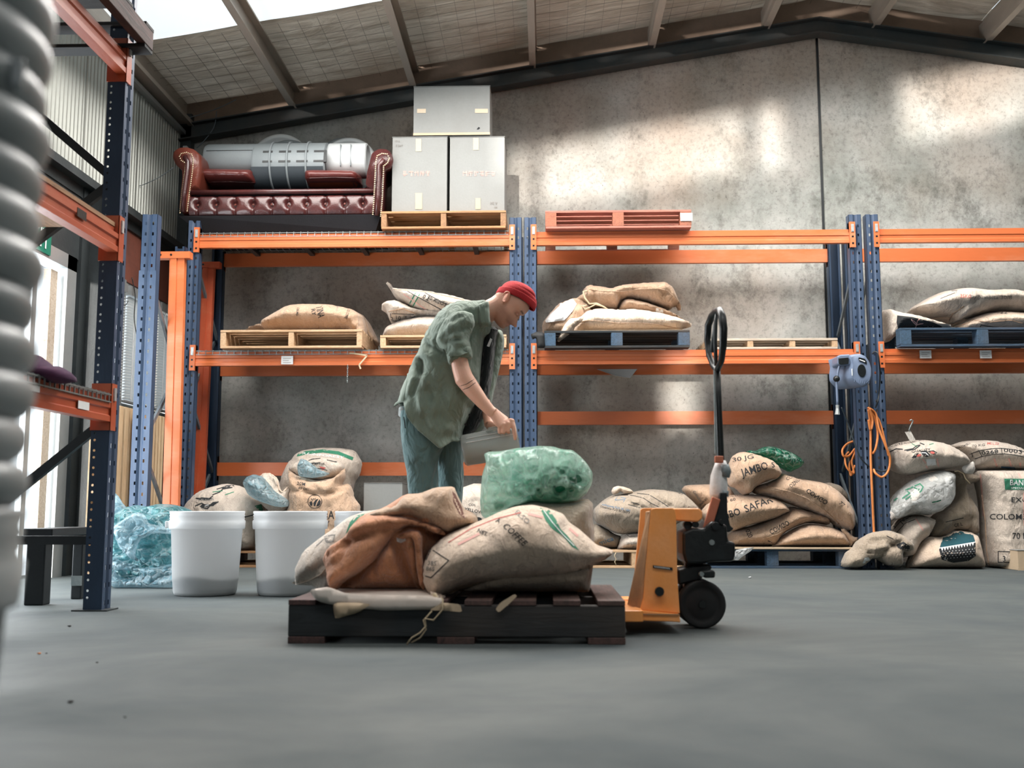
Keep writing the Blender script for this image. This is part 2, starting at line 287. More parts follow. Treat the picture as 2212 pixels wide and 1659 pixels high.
def soft(px, Y, T, R=None, step=.018, seed=0, wr=.012, wsc=7.0, creases=(), zmin=None, snap=.07, back=None, sm=1, pw=.5, aniso=(1, 1), tilt=0.0, fine=.003, ridge=0.0, open_=None):
    """px: outline in photo pixels standing at depth Y; T half thickness front, back half thickness; creases: (pts, amp, width) amp<0 = fold in"""
    W2 = [atY(x, y, Y)[[0, 2]] for x, y in px]
    if zmin is not None:
        W2 = [np.array([p[0], zmin]) if p[1] < zmin+snap else p for p in W2]
    P = resample(chaikin(W2, sm), step)
    if zmin is not None: P[:, 1] = np.maximum(P[:, 1], zmin)
    lo, hi = P.min(0), P.max(0); R = R or min(hi-lo)*.5
    gx, gz = np.meshgrid(np.arange(lo[0], hi[0], step), np.arange(lo[1], hi[1], step)); g = np.stack([gx.ravel(), gz.ravel()], 1)
    g[:, 0] += (np.floor((g[:, 1]-lo[1])/step) % 2)*step*.5; g += (np.random.rand(*g.shape)-.5)*step*.2
    g = g[inside(g, P)]; d = segdist(g, P, np.roll(P, -1, 0)); k = d > step*.55; g = g[k]; d = d[k]
    V = [Vector(p) for p in P]+[Vector(p) for p in g]; n = len(P)
    vo, eo, fo, ov, oe, of = delaunay_2d_cdt(V, [], [list(range(n))], 1, 1e-6)
    q = np.array([list(p) for p in vo]); dd = segdist(q, P, np.roll(P, -1, 0)); dd[dd < 1e-5] = 0
    real = dd <= 0; opn = np.zeros(len(q), bool)
    if open_:
        oc = np.array([atY(a, b, Y)[[0, 2]] for a, b in open_]); pm = (P+np.roll(P, -1, 0))/2; keep_e = segdist(pm, oc[:-1], oc[1:]) > .02
        d2 = segdist(q, P[keep_e], np.roll(P, -1, 0)[keep_e]); d2[d2 < 1e-5] = 0; opn = real & (d2 > 0); dd = d2
    # on boundary?
    x = np.clip(dd/R, 0, 1); f = (1-(1-x)**2)**pw
    q3 = np.stack([q[:, 0]*aniso[0], q[:, 1]*aniso[1], np.full(len(q), seed*3.7)], 1)
    lowm = np.clip(dd/(R*.5), 0, 1)
    nz = fbm(q3*wsc, seed, 3)*wr*lowm + fbm(q3*wsc*4.5, seed+5, 2)*fine*lowm
    nz = nz - wr*1.1*np.abs(fbm(q3*np.array([wsc*2.4, wsc*1.1, 1]), seed+21, 2))*lowm*np.clip(1.35-dd/R, .35, 1)
    if ridge: nz = nz-ridge*np.abs(fbm(q3*wsc*1.7, seed+9, 2))*lowm
    fy = f*T+nz
    for cp, amp, wd in creases:
        cw = np.array([atY(a, b, Y)[[0, 2]] for a, b in cp]); cd = segdist(q, cw[:-1], cw[1:]); fy += amp*np.exp(-(cd/wd)**2)*np.clip(dd/.02, 0, 1)
    T2 = back if back is not None else T; nb = fbm(q3*wsc+9, seed+3, 3)*wr*lowm; by = f*T2+nb
    fy = np.maximum(fy, .001*(dd > 0)); by = np.maximum(by, .001*(dd > 0)); fy[dd <= 0] = 0
    zt = (q[:, 1]-lo[1])*tilt
    F = np.stack([q[:, 0], Y-fy+zt, q[:, 1]], 1); B = np.stack([q[:, 0], Y+by+zt, q[:, 1]], 1)
    m = len(q); bnd = (dd <= 0) | (real & ~opn); idx = np.arange(m)+m; idx[bnd] = np.arange(m)[bnd]
    mb = MB(); keep = np.where(~bnd)[0]; rm = {int(a): m+i for i, a in enumerate(keep)}
    vv = list(F)+[B[a] for a in keep]; faces = []
    for t in fo:
        t = list(t); c = np.cross(F[t[1]]-F[t[0]], F[t[2]]-F[t[0]])
        if c[1] > 0: t = t[::-1]
        faces.append(tuple(t)); r = [rm.get(i, i) for i in t][::-1]
        if any(i in rm for i in t): faces.append(tuple(r))
    mb.add(vv, faces); return mb
# ------------------------------------------------------------------ print on a surface
def surf(o):
    me = o.data; l = ploc(o); return BVHTree.FromPolygons([Vector(v.co)+l for v in me.vertices], [tuple(p.vertices) for p in me.polygons])
def densify(v2, faces, L):
    import bmesh
    b = bmesh.new(); vs = [b.verts.new((p[0], p[1], 0)) for p in v2]
    for f in faces:
        try: b.faces.new([vs[i] for i in f])
        except Exception: pass
    bmesh.ops.triangulate(b, faces=b.faces[:])
    for _ in range(5):
        e = [x for x in b.edges if x.calc_length() > L]
        if not e: break
        bmesh.ops.subdivide_edges(b, edges=e, cuts=1); bmesh.ops.triangulate(b, faces=b.faces[:])
    b.verts.index_update(); V = [(p.co.x, p.co.y) for p in b.verts]; Fc = [tuple(q.index for q in f.verts) for f in b.faces]; b.free(); return V, Fc
def lay(trees, v2, faces, off=.003, L=7.0, maxd=None):
    V, Fc = densify(v2, faces, L); P = []; Oo = Vector(O)
    for x, y in V:
        d = Vector(ray(x, y)).normalized(); best = None
        for t in trees:
            h = t.ray_cast(Oo, d)
            if h[0] is not None and (best is None or h[3] < best[3]): best = h
        P.append(None if best is None else tuple(best[0]-d*off))
    mb = MB(); rm = {}; vs = []
    for i, p in enumerate(P):
        if p is not None: rm[i] = len(vs); vs.append(p)
    fs = []
    for f in Fc:
        if all(i in rm for i in f):
            q = [Vector(vs[rm[i]]) for i in f]
            if max((q[0]-q[1]).length, (q[1]-q[2]).length, (q[0]-q[2]).length) < (maxd or .12): fs.append(tuple(rm[i] for i in f))
    mb.add(vs, fs); return mb if fs else None
_FC = {}
def text2d(s, bold=0.0):
    bold = min(bold, .008)
    if (s, bold) in _FC: return _FC[(s, bold)]
    c = bpy.data.curves.new('t', 'FONT'); c.body = s; c.size = 1.0; c.resolution_u = 2; c.offset = bold; c.fill_mode = 'FRONT' if hasattr(c, 'fill_mode') else c.fill_mode
    o = bpy.data.objects.new('t', c); COL.objects.link(o); dg = bpy.context.evaluated_depsgraph_get(); dg.update(); m = o.evaluated_get(dg).to_mesh()
    v = np.array([(p.co.x, p.co.y) for p in m.vertices]); f = [tuple(p.vertices) for p in m.polygons]
    bpy.data.objects.remove(o); bpy.data.curves.remove(c)
    v[:, 0] -= v[:, 0].min(); v /= .7; _FC[(s, bold)] = (v, f); return v, f
def write(parent, target, s, x, y, h, rot=0, mat='ink_black', w=None, bold=.01, arc=0, shear=0, mirror=False, name='printed_lettering', flipy=False, stencil=False):
    """lettering whose lower left corner is at pixel x,y and cap height h px; rot degrees clockwise in the photo"""
    v, f = text2d(s, bold); v = v.copy(); W = v[:, 0].max(); sx = (w/W if w else h*.92)
    X = v[:, 0]*sx
    if mirror: X = W*sx-X
    Yd = v[:, 1]*h
    if flipy: Yd = h-Yd
    X = X+shear*Yd
    if arc: Yd = Yd+arc*np.sin(X/(W*sx)*math.pi)*h
    a = math.radians(rot); px = x+X*math.cos(a)+Yd*math.sin(a); py = y+X*math.sin(a)-Yd*math.cos(a)
    g = lay([surf(t) for t in (target if isinstance(target, (list, tuple)) else [target])], list(zip(px, py)), f, L=8)
    if g is None: print('LOST TEXT', s); return None
    return obj(name, g, mat, parent)
def stroke2d(pts, w, closed=False):
    v = []; f = []; n = len(pts)
    for i in range(n if closed else n-1):
        a = np.array(pts[i], float); b = np.array(pts[(i+1) % n], float); d = (b-a)/max(np.linalg.norm(b-a), 1e-6); p = np.array([-d[1], d[0]])*w/2; a = a-d*w*.3; b = b+d*w*.3
        k = len(v); v += [tuple(a-p), tuple(b-p), tuple(b+p), tuple(a+p)]; f.append((k, k+1, k+2, k+3))
    return v, f
def mark(parent, target, strokes, w, mat='ink_black', name='printed_mark', closed=False, off=.003):
    if 1 < len(strokes) <= 5: return [mark(parent, target, [st], w, mat, name, closed, off) for st in strokes]
    V = []; Fc = []
    for st in strokes:
        v, f = stroke2d(st, w, closed); k = len(V); V += v; Fc += [tuple(k+i for i in q) for q in f]
    g = lay([surf(t) for t in (target if isinstance(target, (list, tuple)) else [target])], V, Fc, L=7, off=off)
    return obj(name, g, mat, parent) if g else None
def patch(parent, target, polys, mat, name='printed_patch', off=.0022):
    if 1 < len(polys) <= 5: return [patch(parent, target, [q], mat, name, off) for q in polys]
    V = []; Fc = []
    for p in polys:
        k = len(V); V += [tuple(q) for q in p]
        vo, _, fo, _, _, _ = delaunay_2d_cdt([Vector(q) for q in p], [], [list(range(len(p)))], 1, 1e-5)
        k = len(V)-len(p); V = V[:k]; V += [tuple(q) for q in vo]; Fc += [tuple(k+i for i in f) for f in fo]
    g = lay([surf(t) for t in (target if isinstance(target, (list, tuple)) else [target])], V, Fc, L=7, off=off)
    return obj(name, g, mat, parent) if g else None
def ell(cx, cy, rx, ry, n=20, rot=0, a0=0, a1=360):
    r = math.radians(rot); out = []
    for k in range(n+(1 if a1-a0 < 360 else 0)):
        a = math.radians(a0+(a1-a0)*k/n); x, y = rx*math.cos(a), ry*math.sin(a); out.append((cx+x*math.cos(r)-y*math.sin(r), cy+x*math.sin(r)+y*math.cos(r)))
    return out
def sack(name, label, px, Y, T, mat, group=None, cat='sack', parent=None, seam=None, **k):
    g = soft(px, Y, T, **k)
    if parent: return obj(name, g, mat, parent, smooth=True)
    zs = np.array(g.v); base = (float(zs[:, 0].mean()), Y, float(zs[:, 2].min()))
    t = thing(name, label, cat, base, group); b = obj('sack_body', g, mat, t, smooth=True); t['_b'] = 1; del t['_b']
    if seam:
        for s_ in (seam if isinstance(seam[0], list) else [seam]): seam_on(t, b, s_)
    return t, b
def seam_on(t, b, pts, w=2.6, mat='jute', fuzz=True):
    tr = surf(b); P = resample([np.array(p, float) for p in pts], 9); P = P[:max(2, len(P)-int(len(P)*0))]
    # open polyline: cut the closing run
    L = []
    for i in range(len(pts)-1):
        a, c = np.array(pts[i], float), np.array(pts[i+1], float); n = max(1, int(np.linalg.norm(c-a)/6))
        L += [a+(c-a)*j/n for j in range(n)]
    L.append(np.array(pts[-1], float)); Q = []
    for x, y in L:
        d = Vector(ray(x, y)).normalized(); h = tr.ray_cast(Vector(O), d)
        if h[0] is not None: Q.append(h[0]-d*.002)
    if len(Q) < 3: return
    r = w/2/FPX*Q[0].y; mb = MB().tube(Q, [r*(.8+.5*random.random()) for _ in Q], 6)
    return obj('seam', mb, mat, t, smooth=True)
_BV = {}
def surf(o):
    if o.name in _BV: return _BV[o.name]
    me = o.data; l = ploc(o); _BV[o.name] = BVHTree.FromPolygons([Vector(v.co)+l for v in me.vertices], [tuple(p.vertices) for p in me.polygons]); return _BV[o.name]
# ================================================================== THE BUILDING
XL, YB, XR, YF = -3.36, 9.3, 9.6, -6.2
XRIDGE = 2.53
def roofz(x): return 4.22+.1616*(x-XL) if x < XRIDGE else 4.22+.1616*(XRIDGE-XL)-.1616*(x-XRIDGE)
# floor
m, nt, n, l, b = newmat('floor_concrete'); v = coords(nt, 1.0)
f1 = noise_fac(nt, v, .9, 5, .6, .35, .7, .4); f2 = noise_fac(nt, v, 5.0, 6, .7, .45, .75); f3 = noise_fac(nt, coords(nt, (1.0, 5.0, 1.0)), 1.6, 5, .7, .52, .78, .6); f4 = noise_fac(nt, v, 150.0, 2, .5, .3, .7)
c = mix(nt, f1, lin('#505655'), lin('#3a4245')); c = mix(nt, mul(nt, f2, .35), c, lin('#454d50')); c = mix(nt, mul(nt, f3, .8), c, lin('#3c4549')); c = mix(nt, mul(nt, f4, .25), c, lin('#4c5354'))
l.new(c, b.inputs['Base Color']); rg = n.new('ShaderNodeMapRange'); l.new(f1, rg.inputs[0]); rg.inputs[3].default_value = .6; rg.inputs[4].default_value = .85; b.inputs['Specular IOR Level'].default_value = .3; l.new(rg.outputs[0], b.inputs['Roughness'])
bump(nt, f4, .12, .003, b)
obj('floor', MB().box(XL-.3, XR, YF, YB+.3, -.12, 0), 'floor_concrete', kind='structure')
# tilt-up concrete wall: panels with an open joint
m, nt, n, l, b = newmat('wall_concrete'); v = coords(nt, 1.0); vz = coords(nt, (1.0, 1.0, .75))
s1 = noise_fac(nt, v, .8, 7, .7, .38, .66, .1); s2 = noise_fac(nt, vz, 1.5, 9, .82, .52, .66, .05); s3 = noise_fac(nt, v, 26.0, 5, .75, .5, .7); s4 = noise_fac(nt, coords(nt, (1.0, 1.0, .3)), 2.0, 6, .7, .55, .8); sp = noise_fac(nt, v, 55.0, 3, .5, .66, .72)
warm = noise_fac(nt, v, .55, 4, .5, .42, .62)
c = mix(nt, s1, lin('#c2c4c0'), lin('#878c86')); c = mix(nt, mul(nt, warm, .55), c, lin('#a58c78'))
c = mix(nt, mul(nt, s2, .75), c, lin('#4f504b')); c = mix(nt, mul(nt, s4, .35), c, lin('#c3c1bb')); c = mix(nt, mul(nt, s3, .5), c, lin('#5d5a54')); c = mix(nt, mul(nt, sp, .7), c, lin('#2e2c29'))
l.new(c, b.inputs['Base Color']); b.inputs['Roughness'].default_value = .88; bump(nt, s3, .35, .006, b)
wall = thing('wall_back', None, None, (0, YB, 0)); wall['kind'] = 'structure'
def panel(x0, x1):
    xs = [x0]+([XRIDGE] if x0 < XRIDGE < x1 else [])+[x1]
    obj('concrete_panel', MB().prism([(x0, -.05), (x1, -.05)]+[(x, roofz(x)+.15) for x in reversed(xs)], .2, (0, YB, 0)), 'wall_concrete', wall, bev=.012)
panel(XL-.3, 2.528); panel(2.552, 6.9); panel(6.925, XR)
obj('joint_sealant', MB().box(2.52, 2.56, YB+.02, YB+.1, 0, 5.25), 'frame_dark', wall)
# front wall behind the camera: low wall, roller door opening, open gable band under the roof
wf = thing('wall_front', None, None, (0, YF, 0)); wf['kind'] = 'structure'
obj('wall_panel', MB().box(XL-.3, -1.9, YF-.2, YF, 0, 3.4).box(3.8, XR, YF-.2, YF, 0, 3.4).box(-1.9, 3.8, YF-.2, YF, 3.0, 3.4), 'wall_concrete', wf)
g = MB()
for k in range(25): # roller door curtain, with an added gap that throws a sun patch
    z0 = k*.12; g.box(-1.9, -.48 if 12 < k < 17 else 3.8, YF-.08-.02*(k % 2), YF-.05, z0, z0+.12)
    if 12 < k < 17: g.box(-.2, 3.8, YF-.08-.02*(k % 2), YF-.05, z0, z0+.12)
obj('roller_door', g, 'cladding', wf)
BAND = [(-1.85, -1.70), (-1.58, .27), (.42, .62), (1.72, 4.2)]
def band_z(x, k): return 3.55+.172*(min(x, 2.9)+1.9)-.12*max(0, x-2.9)+(.56 if k else 0)
g = MB(); xs = sorted(set([XL-.3]+[a for s_ in BAND for a in s_]+[2.53, 2.9, XR]))
for a, c2 in zip(xs[:-1], xs[1:]):
    mid = (a+c2)/2
    if any(p <= mid <= q for p, q in BAND):
        g.add([(a, YF-.1, 3.3), (c2, YF-.1, 3.3), (c2, YF-.1, band_z(c2, 0)), (a, YF-.1, band_z(a, 0))], [(0, 1, 2, 3)])
        g.add([(a, YF-.1, band_z(a, 1)), (c2, YF-.1, band_z(c2, 1)), (c2, YF-.1, roofz(c2)+.3), (a, YF-.1, roofz(a)+.3)], [(0, 1, 2, 3)])
    else: g.add([(a, YF-.1, 3.3), (c2, YF-.1, 3.3), (c2, YF-.1, roofz(c2)+.3), (a, YF-.1, roofz(a)+.3)], [(0, 1, 2, 3)])
obj('gable_cladding', g, 'cladding', wf)
obj('wall_right', MB().box(XR, XR+.2, YF, YB, 0, 4.4), 'wall_concrete', kind='structure')
# roof: foil-faced insulation sheets, a clear roof light strip, purlins, rafter on the wall
m, nt, n, l, b = newmat('roof_foil'); v = coords(nt, 1.0)
f = noise_fac(nt, coords(nt, (.7, 3.0, 1.0)), 2.4, 6, .62, .35, .7, 1.2); g1 = noise_fac(nt, v, 1.1, 4, .6, .45, .72)
c = mix(nt, f, lin('#dcd0bf'), lin('#a89a88')); c = mix(nt, mul(nt, g1, .55), c, lin('#8a6f58'))
l.new(c, b.inputs['Base Color']); b.inputs['Metallic'].default_value = .25; b.inputs['Roughness'].default_value = .45; bump(nt, f, .8, .03, b)
tl = n.new('ShaderNodeBsdfTranslucent'); l.new(c, tl.inputs[0]); mx_ = n.new('ShaderNodeMixShader'); mx_.inputs[0].default_value = .11; l.new(b.outputs[0], mx_.inputs[1]); l.new(tl.outputs[0], mx_.inputs[2]); l.new(mx_.outputs[0], n['Material Output'].inputs[0])  # translucency added to brighten the foil, as if the roof passed light
flat('mesh_wire', '#7d746a', .6); 
m, nt, n, l, b = newmat('roof_light'); b.inputs['Base Color'].default_value = (.8, .85, .86, 1); b.inputs['Emission Color'].default_value = (.86, .93, .95, 1); b.inputs['Emission Strength'].default_value = .86
ce = thing('ceiling', None, None, (0, 0, 4)); ce['kind'] = 'structure'
YS0, YS1 = 5.2, 7.98
def sheet(x0, x1, y0, y1, sag, seed, step=.08):
    nx, ny = max(2, int((x1-x0)/step)), max(2, int((y1-y0)/step)); V = []; X = np.linspace(x0, x1, nx+1); Yy = np.linspace(y0, y1, ny+1)
    P = np.array([(x, y, 0) for y in Yy for x in X]); z = np.array([roofz(p[0]) for p in P]); u = (P[:, 0]-x0)/(x1-x0)
    z = z-sag*np.sin(math.pi*u)*.7+fbm(P*np.array([.8, 3.2, 1]), seed, 3)*sag*.45
    P[:, 2] = z; F = [(j*(nx+1)+i, (j+1)*(nx+1)+i, (j+1)*(nx+1)+i+1, j*(nx+1)+i+1) for j in range(ny) for i in range(nx)]
    return MB().add(P, F)
PX = [XL, -2.31, -1.2, -.1, 1.0, 2.05, 3.04, 4.04, 5.1, 6.2, 7.3, 8.4, XR]
for i, (a, c2) in enumerate(zip(PX[:-1], PX[1:])):
    parts = [(a, c2)] if not (a < XRIDGE < c2) else [(a, XRIDGE), (XRIDGE, c2)]
    for p, q in parts:
        obj('insulation_sheet', sheet(p, q, YS1, YB+.05, .016, i), 'roof_foil', ce, smooth=True)
        obj('insulation_sheet', sheet(p, q, YF, 1.6, .03, i+30, .25), 'roof_foil', ce, smooth=True); obj('insulation_sheet', sheet(p, q, 2.8, YS0, .03, i+50, .25), 'roof_foil', ce, smooth=True); obj('roof_light_and_fill_panel', sheet(p, q, 1.6, 2.8, .0, i, .4), 'roof_light', ce)  # near panel strip is unseen, added to glow over the foreground
        obj('roof_light_and_fill_panel', sheet(p, q, YS0, YS1, .0, i, .4), 'roof_light', ce)
# safety mesh below the foil
g = MB()
for i, (a, c2) in enumerate(zip(PX[:6], PX[1:7])):
    for k in range(1, 7):
        x = a+(c2-a)*k/7; g.bar((x, YS1, roofz(x)-.045), (x, YB, roofz(x)-.045), .0024, .0024)
for k in range(1, 9):
    y = YS1+.15*k; g.bar((XL, y, roofz(XL)-.045), (XRIDGE, y, roofz(XRIDGE)-.045), .0024, .0024)
obj('safety_mesh', g, 'mesh_wire', ce, kind='stuff')
pur = None
for x in PX[1:-1]:
    z = roofz(x)-.05; s = .1616 if x < XRIDGE else -.1616
    g = MB().prism([(x-.03, z-.2), (x+.03, z-.2), (x+.03, z-.185), (x-.018, z-.185), (x-.018, z-.015), (x+.04, z-.015), (x+.04, z), (x-.03, z)], YB-YF, (0, YF, 0))
    obj('roof_purlin', g, 'purlin_steel', ce)
def rafter(x0, x1, y0=YB-.16):
    z0, z1 = roofz(x0)-.24, roofz(x1)-.24; g = MB()
    for dz0, dz1, y_a, y_b in ((-.012, 0, y0, y0+.13), (-.15, -.138, y0, y0+.13), (-.138, -.012, y0+.06, y0+.07)):
        g.add([(x0, y_a, z0+dz0), (x0, y_b, z0+dz0), (x0, y_b, z0+dz1), (x0, y_a, z0+dz1), (x1, y_a, z1+dz0), (x1, y_b, z1+dz0), (x1, y_b, z1+dz1), (x1, y_a, z1+dz1)],
              [(0, 1, 2, 3), (7, 6, 5, 4), (0, 4, 5, 1), (1, 5, 6, 2), (2, 6, 7, 3), (3, 7, 4, 0)])
    obj('gable_board', MB().add([(x0, YB-.03, z0), (x1, YB-.03, z1), (x1, YB-.03, roofz(x1)), (x0, YB-.03, roofz(x0))], [(0, 1, 2, 3)]), 'gable_board', ce)
    return g
obj('rafter', rafter(XL, XRIDGE), 'rafter_steel', ce); obj('rafter', rafter(XRIDGE, XR), 'rafter_steel', ce)
# left wall -----------------------------------------------------------
wl_ = thing('wall_left', None, None, (XL, 6, 0)); wl_['kind'] = 'structure'
def corrug(y0, y1, z0, z1, x=XL):
    g = MB(); y = y0; V = []
    prof = [(0, 0), (.018, 0), (.030, .016), (.046, .016), (.058, 0)]; ys = []
    while y < y1:
        for dy, dx in prof[:-1]: ys.append((y+dy, x-dx))
        y += .058
    V = [(xx, yy, z0) for yy, xx in ys]+[(xx, yy, z1) for yy, xx in ys]; k = len(ys)
    return g.add(V, [(i, i+1, k+i+1, k+i) for i in range(k-1)])
yy = 4.3
while yy < YB:
    y2 = min(yy+.98, YB); o = obj('cladding_sheet', corrug(yy, y2+.03, 2.84, 4.2), 'cladding', wl_, solid=.002); yy = y2
obj('cladding_sheet', corrug(YF, 4.3, 0, 4.2), 'cladding', wl_)
# steel girts, eave beam, column
obj('girt', MB().box(XL, XL+.09, 4.3, YB, 2.78, 2.84).box(XL, XL+.02, 4.3, YB, 2.7, 2.78), 'dark_steel', wl_)
obj('eave_beam', MB().box(XL, XL+.12, YF, YB, 3.98, 4.02).box(XL, XL+.03, YF, YB, 4.02, 4.3), 'purlin_steel', wl_)
obj('eave_trim', MB().box(XL, XL+.05, YF, YB, 3.9, 3.935), 'alu_frame', wl_)
obj('corner_post', MB().box(XL, XL+.1, YB-.1, YB, 0, 4.1), 'dark_steel', wl_)
obj('steel_column', MB().box(XL-.02, XL+.03, 7.24, 7.4, 0, 2.8).box(XL+.03, XL+.16, 7.36, 7.375, 0, 2.8).box(XL+.16, XL+.172, 7.3, 7.44, 0, 2.8), 'dark_steel', wl_)
# dark head panel above the windows with faded boards
obj('head_panel', MB().box(XL-.04, XL, 7.4, YB, 2.28, 2.78), 'rust_panel', wl_)
obj('head_panel', MB().box(XL-.04, XL+.01, 4.3, 7.24, 2.24, 2.78), 'dark_steel', wl_)
obj('sill_wall', MB().box(XL-.1, XL, 7.44, YB, 0, 1.26), 'rust_panel', wl_)
# windows with blinds
m, nt, n, l, b = newmat('bright_pane'); b.inputs['Base Color'].default_value = (.7, .75, .76, 1); b.inputs['Roughness'].default_value = .05
tr = n.new('ShaderNodeBsdfTransparent'); mx_ = n.new('ShaderNodeMixShader'); mx_.inputs[0].default_value = .9; l.new(b.outputs[0], mx_.inputs[1]); l.new(tr.outputs[0], mx_.inputs[2]); l.new(mx_.outputs[0], n['Material Output'].inputs[0])
worn('blind_slat', '#c9ccca', '#bcc0bf', .6, 0, 6, .4, .04); m = MATS['blind_slat']; nt, n, l = m.node_tree, m.node_tree.nodes, m.node_tree.links; tl = n.new('ShaderNodeBsdfTranslucent'); tl.inputs[0].default_value = (.8, .82, .82, 1); mx_ = n.new('ShaderNodeMixShader'); mx_.inputs[0].default_value = .5; l.new(n['Principled BSDF'].outputs[0], mx_.inputs[1]); l.new(tl.outputs[0], mx_.inputs[2]); l.new(mx_.outputs[0], n['Material Output'].inputs[0])
for i, (y0, y1) in enumerate([(7.5, 8.02), (8.08, 8.72), (8.76, 9.2)]):
    wn_ = thing('window_%d' % (i+1), None, None, (XL, (y0+y1)/2, 1.26)); wn_['kind'] = 'structure'
    g = MB().box(XL-.06, XL-.01, y0-.03, y1+.03, 1.26, 1.3).box(XL-.06, XL-.01, y0-.03, y1+.03, 2.24, 2.28).box(XL-.06, XL-.01, y0-.03, y0+.01, 1.26, 2.28).box(XL-.06, XL-.01, y1-.01, y1+.03, 1.26, 2.28)
    obj('window_frame', g, 'alu_frame', wn_); obj('pane', MB().box(XL-.05, XL-.045, y0, y1, 1.29, 2.25), 'bright_pane', wn_)
    bl = thing('venetian_blind', ['grey venetian blind beside the brown door jamb', 'grey venetian blind behind the perforated dark post, middle of three', 'grey venetian blind behind the crossed rack braces near the corner'][i], 'blind', (XL+.03, (y0+y1)/2, 1.3), 'venetian blinds along the left wall')
    obj('head_rail', MB().box(XL+.005, XL+.06, y0, y1, 2.16, 2.235), 'alu_frame', bl); obj('bottom_rail', MB().box(XL+.015, XL+.045, y0, y1, 1.30, 1.318), 'alu_frame', bl)
    s0 = None; k = 0; z = 1.335
    while z < 2.15:
        if s0 is None: s0 = obj('slat', MB().add([(XL+.012, y0+.005, z-.007), (XL+.012, y1-.005, z-.007), (XL+.03, y1-.005, z+.002), (XL+.03, y0+.005, z+.002), (XL+.048, y1-.005, z+.008), (XL+.048, y0+.005, z+.008)], [(0, 1, 2, 3), (3, 2, 4, 5)]), 'blind_slat', bl); z0 = z
        else: c = s0.copy(); COL.objects.link(c); c.location = (0, 0, z-z0)
        z += .023; k += 1
    obj('lift_cord', MB().tube([(XL+.055, y0+.1, 1.32), (XL+.055, y0+.1, 2.16)], .004, 6), 'paper', bl)
for (a, c2) in ((7.44, 7.5), (8.02, 8.08), (8.72, 8.76), (9.2, 9.3)): obj('window_mullion', MB().box(XL-.05, XL+.02, a, c2, 1.26, 2.28), 'frame_brown' if a < 7.5 else 'alu_frame', wl_)
# side door: dark head, pale jambs, open leaf with glass
d = thing('door_1', None, None, (XL, 6.6, 0)); d['kind'] = 'structure'
obj('door_jamb', MB().box(XL-.12, XL+.02, 7.06, 7.2, 0, 2.24), 'alu_frame', d); obj('door_jamb', MB().box(XL-.12, XL+.02, 4.3, 4.42, 0, 2.24), 'alu_frame', d)
obj('door_head', MB().box(XL-.12, XL+.02, 4.3, 7.2, 2.14, 2.24), 'alu_frame', d)
obj('door_stile', MB().box(XL-.07, XL-.02, 6.9, 7.0, 0.02, 2.1), 'white_wood', d); obj('door_stile', MB().box(XL-.09, XL-.05, 6.72, 6.78, .02, 2.1), 'alu_frame', d)
obj('door_glass', MB().box(XL-.075, XL-.07, 6.0, 6.9, .1, 2.1), 'bright_pane', d)
sg = thing('exit_sign', 'green EXIT sign with white letters on the dark panel above the side door', 'sign', (XL+.02, 6.6, 2.26))
obj('sign_board', MB().box(XL+.012, XL+.03, 6.38, 6.78, 2.16, 2.36), 'sign_green', sg)
tv, tf = text2d('EXIT', .015); k = .13; W = tv[:, 0].max()*k*.85
obj('lettering', MB().add([(XL+.034, 6.43+x*k*.85, 2.19+y*k) for x, y in tv], tf), 'ink_white', sg)
# ================================================================== PALLET RACKING
RY0, RY1 = 8.3, 9.0
def slot_face(g, x0, W, z0, z1, y, pitch=.075, cols=(.27, .73), hw=.006, hh=.011, groove=.012, axis='x', round_=False, phase=.03):
    """a post face with real cut-outs; axis x: face lies in XZ at y, axis y: face lies in YZ at x=y"""
    zs = []; z = z0+phase
    while z < z1-.04: zs.append(z); z += pitch
    xb = sorted(set([0, W]+[c*W-hw for c in cols]+[c*W+hw for c in cols]+([W*.46, W*.54] if len(cols) == 2 and groove else [])))
    zb = [z0]+[q for z in zs for q in (z-hh, z+hh)]+[z1]
    def dy(x): return groove if (groove and W*.455 < x < W*.545) else 0
    V = {}; vs = []
    def vert(x, z):
        k = (round(x, 5), round(z, 5))
        if k not in V: V[k] = len(vs); vs.append((x0+x, y+dy(x), z) if axis == 'x' else (y-dy(x), x0+x, z))
        return V[k]
    F = []
    for i in range(len(xb)-1):
        hole = any(abs((xb[i]+xb[i+1])/2-c*W) < 1e-4 for c in cols)
        for j in range(len(zb)-1):
            if hole and j % 2 == 1: continue
            F.append((vert(xb[i], zb[j]), vert(xb[i+1], zb[j]), vert(xb[i+1], zb[j+1]), vert(xb[i], zb[j+1])))
    return g.add(vs, F)
def post(parent, x0, W, z0, z1, y, D=.075, mat='post_blue', flip=False, name='post'):
    """front face with slots, two side walls, small return lips"""
    g = MB(); s = -1 if flip else 1
    if flip: g.box(x0, x0+W, y-.003, y, z0, z1)
    else: slot_face(g, x0, W, z0, z1, y)
    ya, yb = (y, y+D) if not flip else (y-D, y)
    g.box(x0, x0+.003, ya, yb, z0, z1).box(x0+W-.003, x0+W, ya, yb, z0, z1)
    ye = yb-.003 if not flip else ya; g.box(x0, x0+.02, ye, ye+.003, z0, z1).box(x0+W-.02, x0+W, ye, ye+.003, z0, z1)
    return obj(name, g, mat, parent)
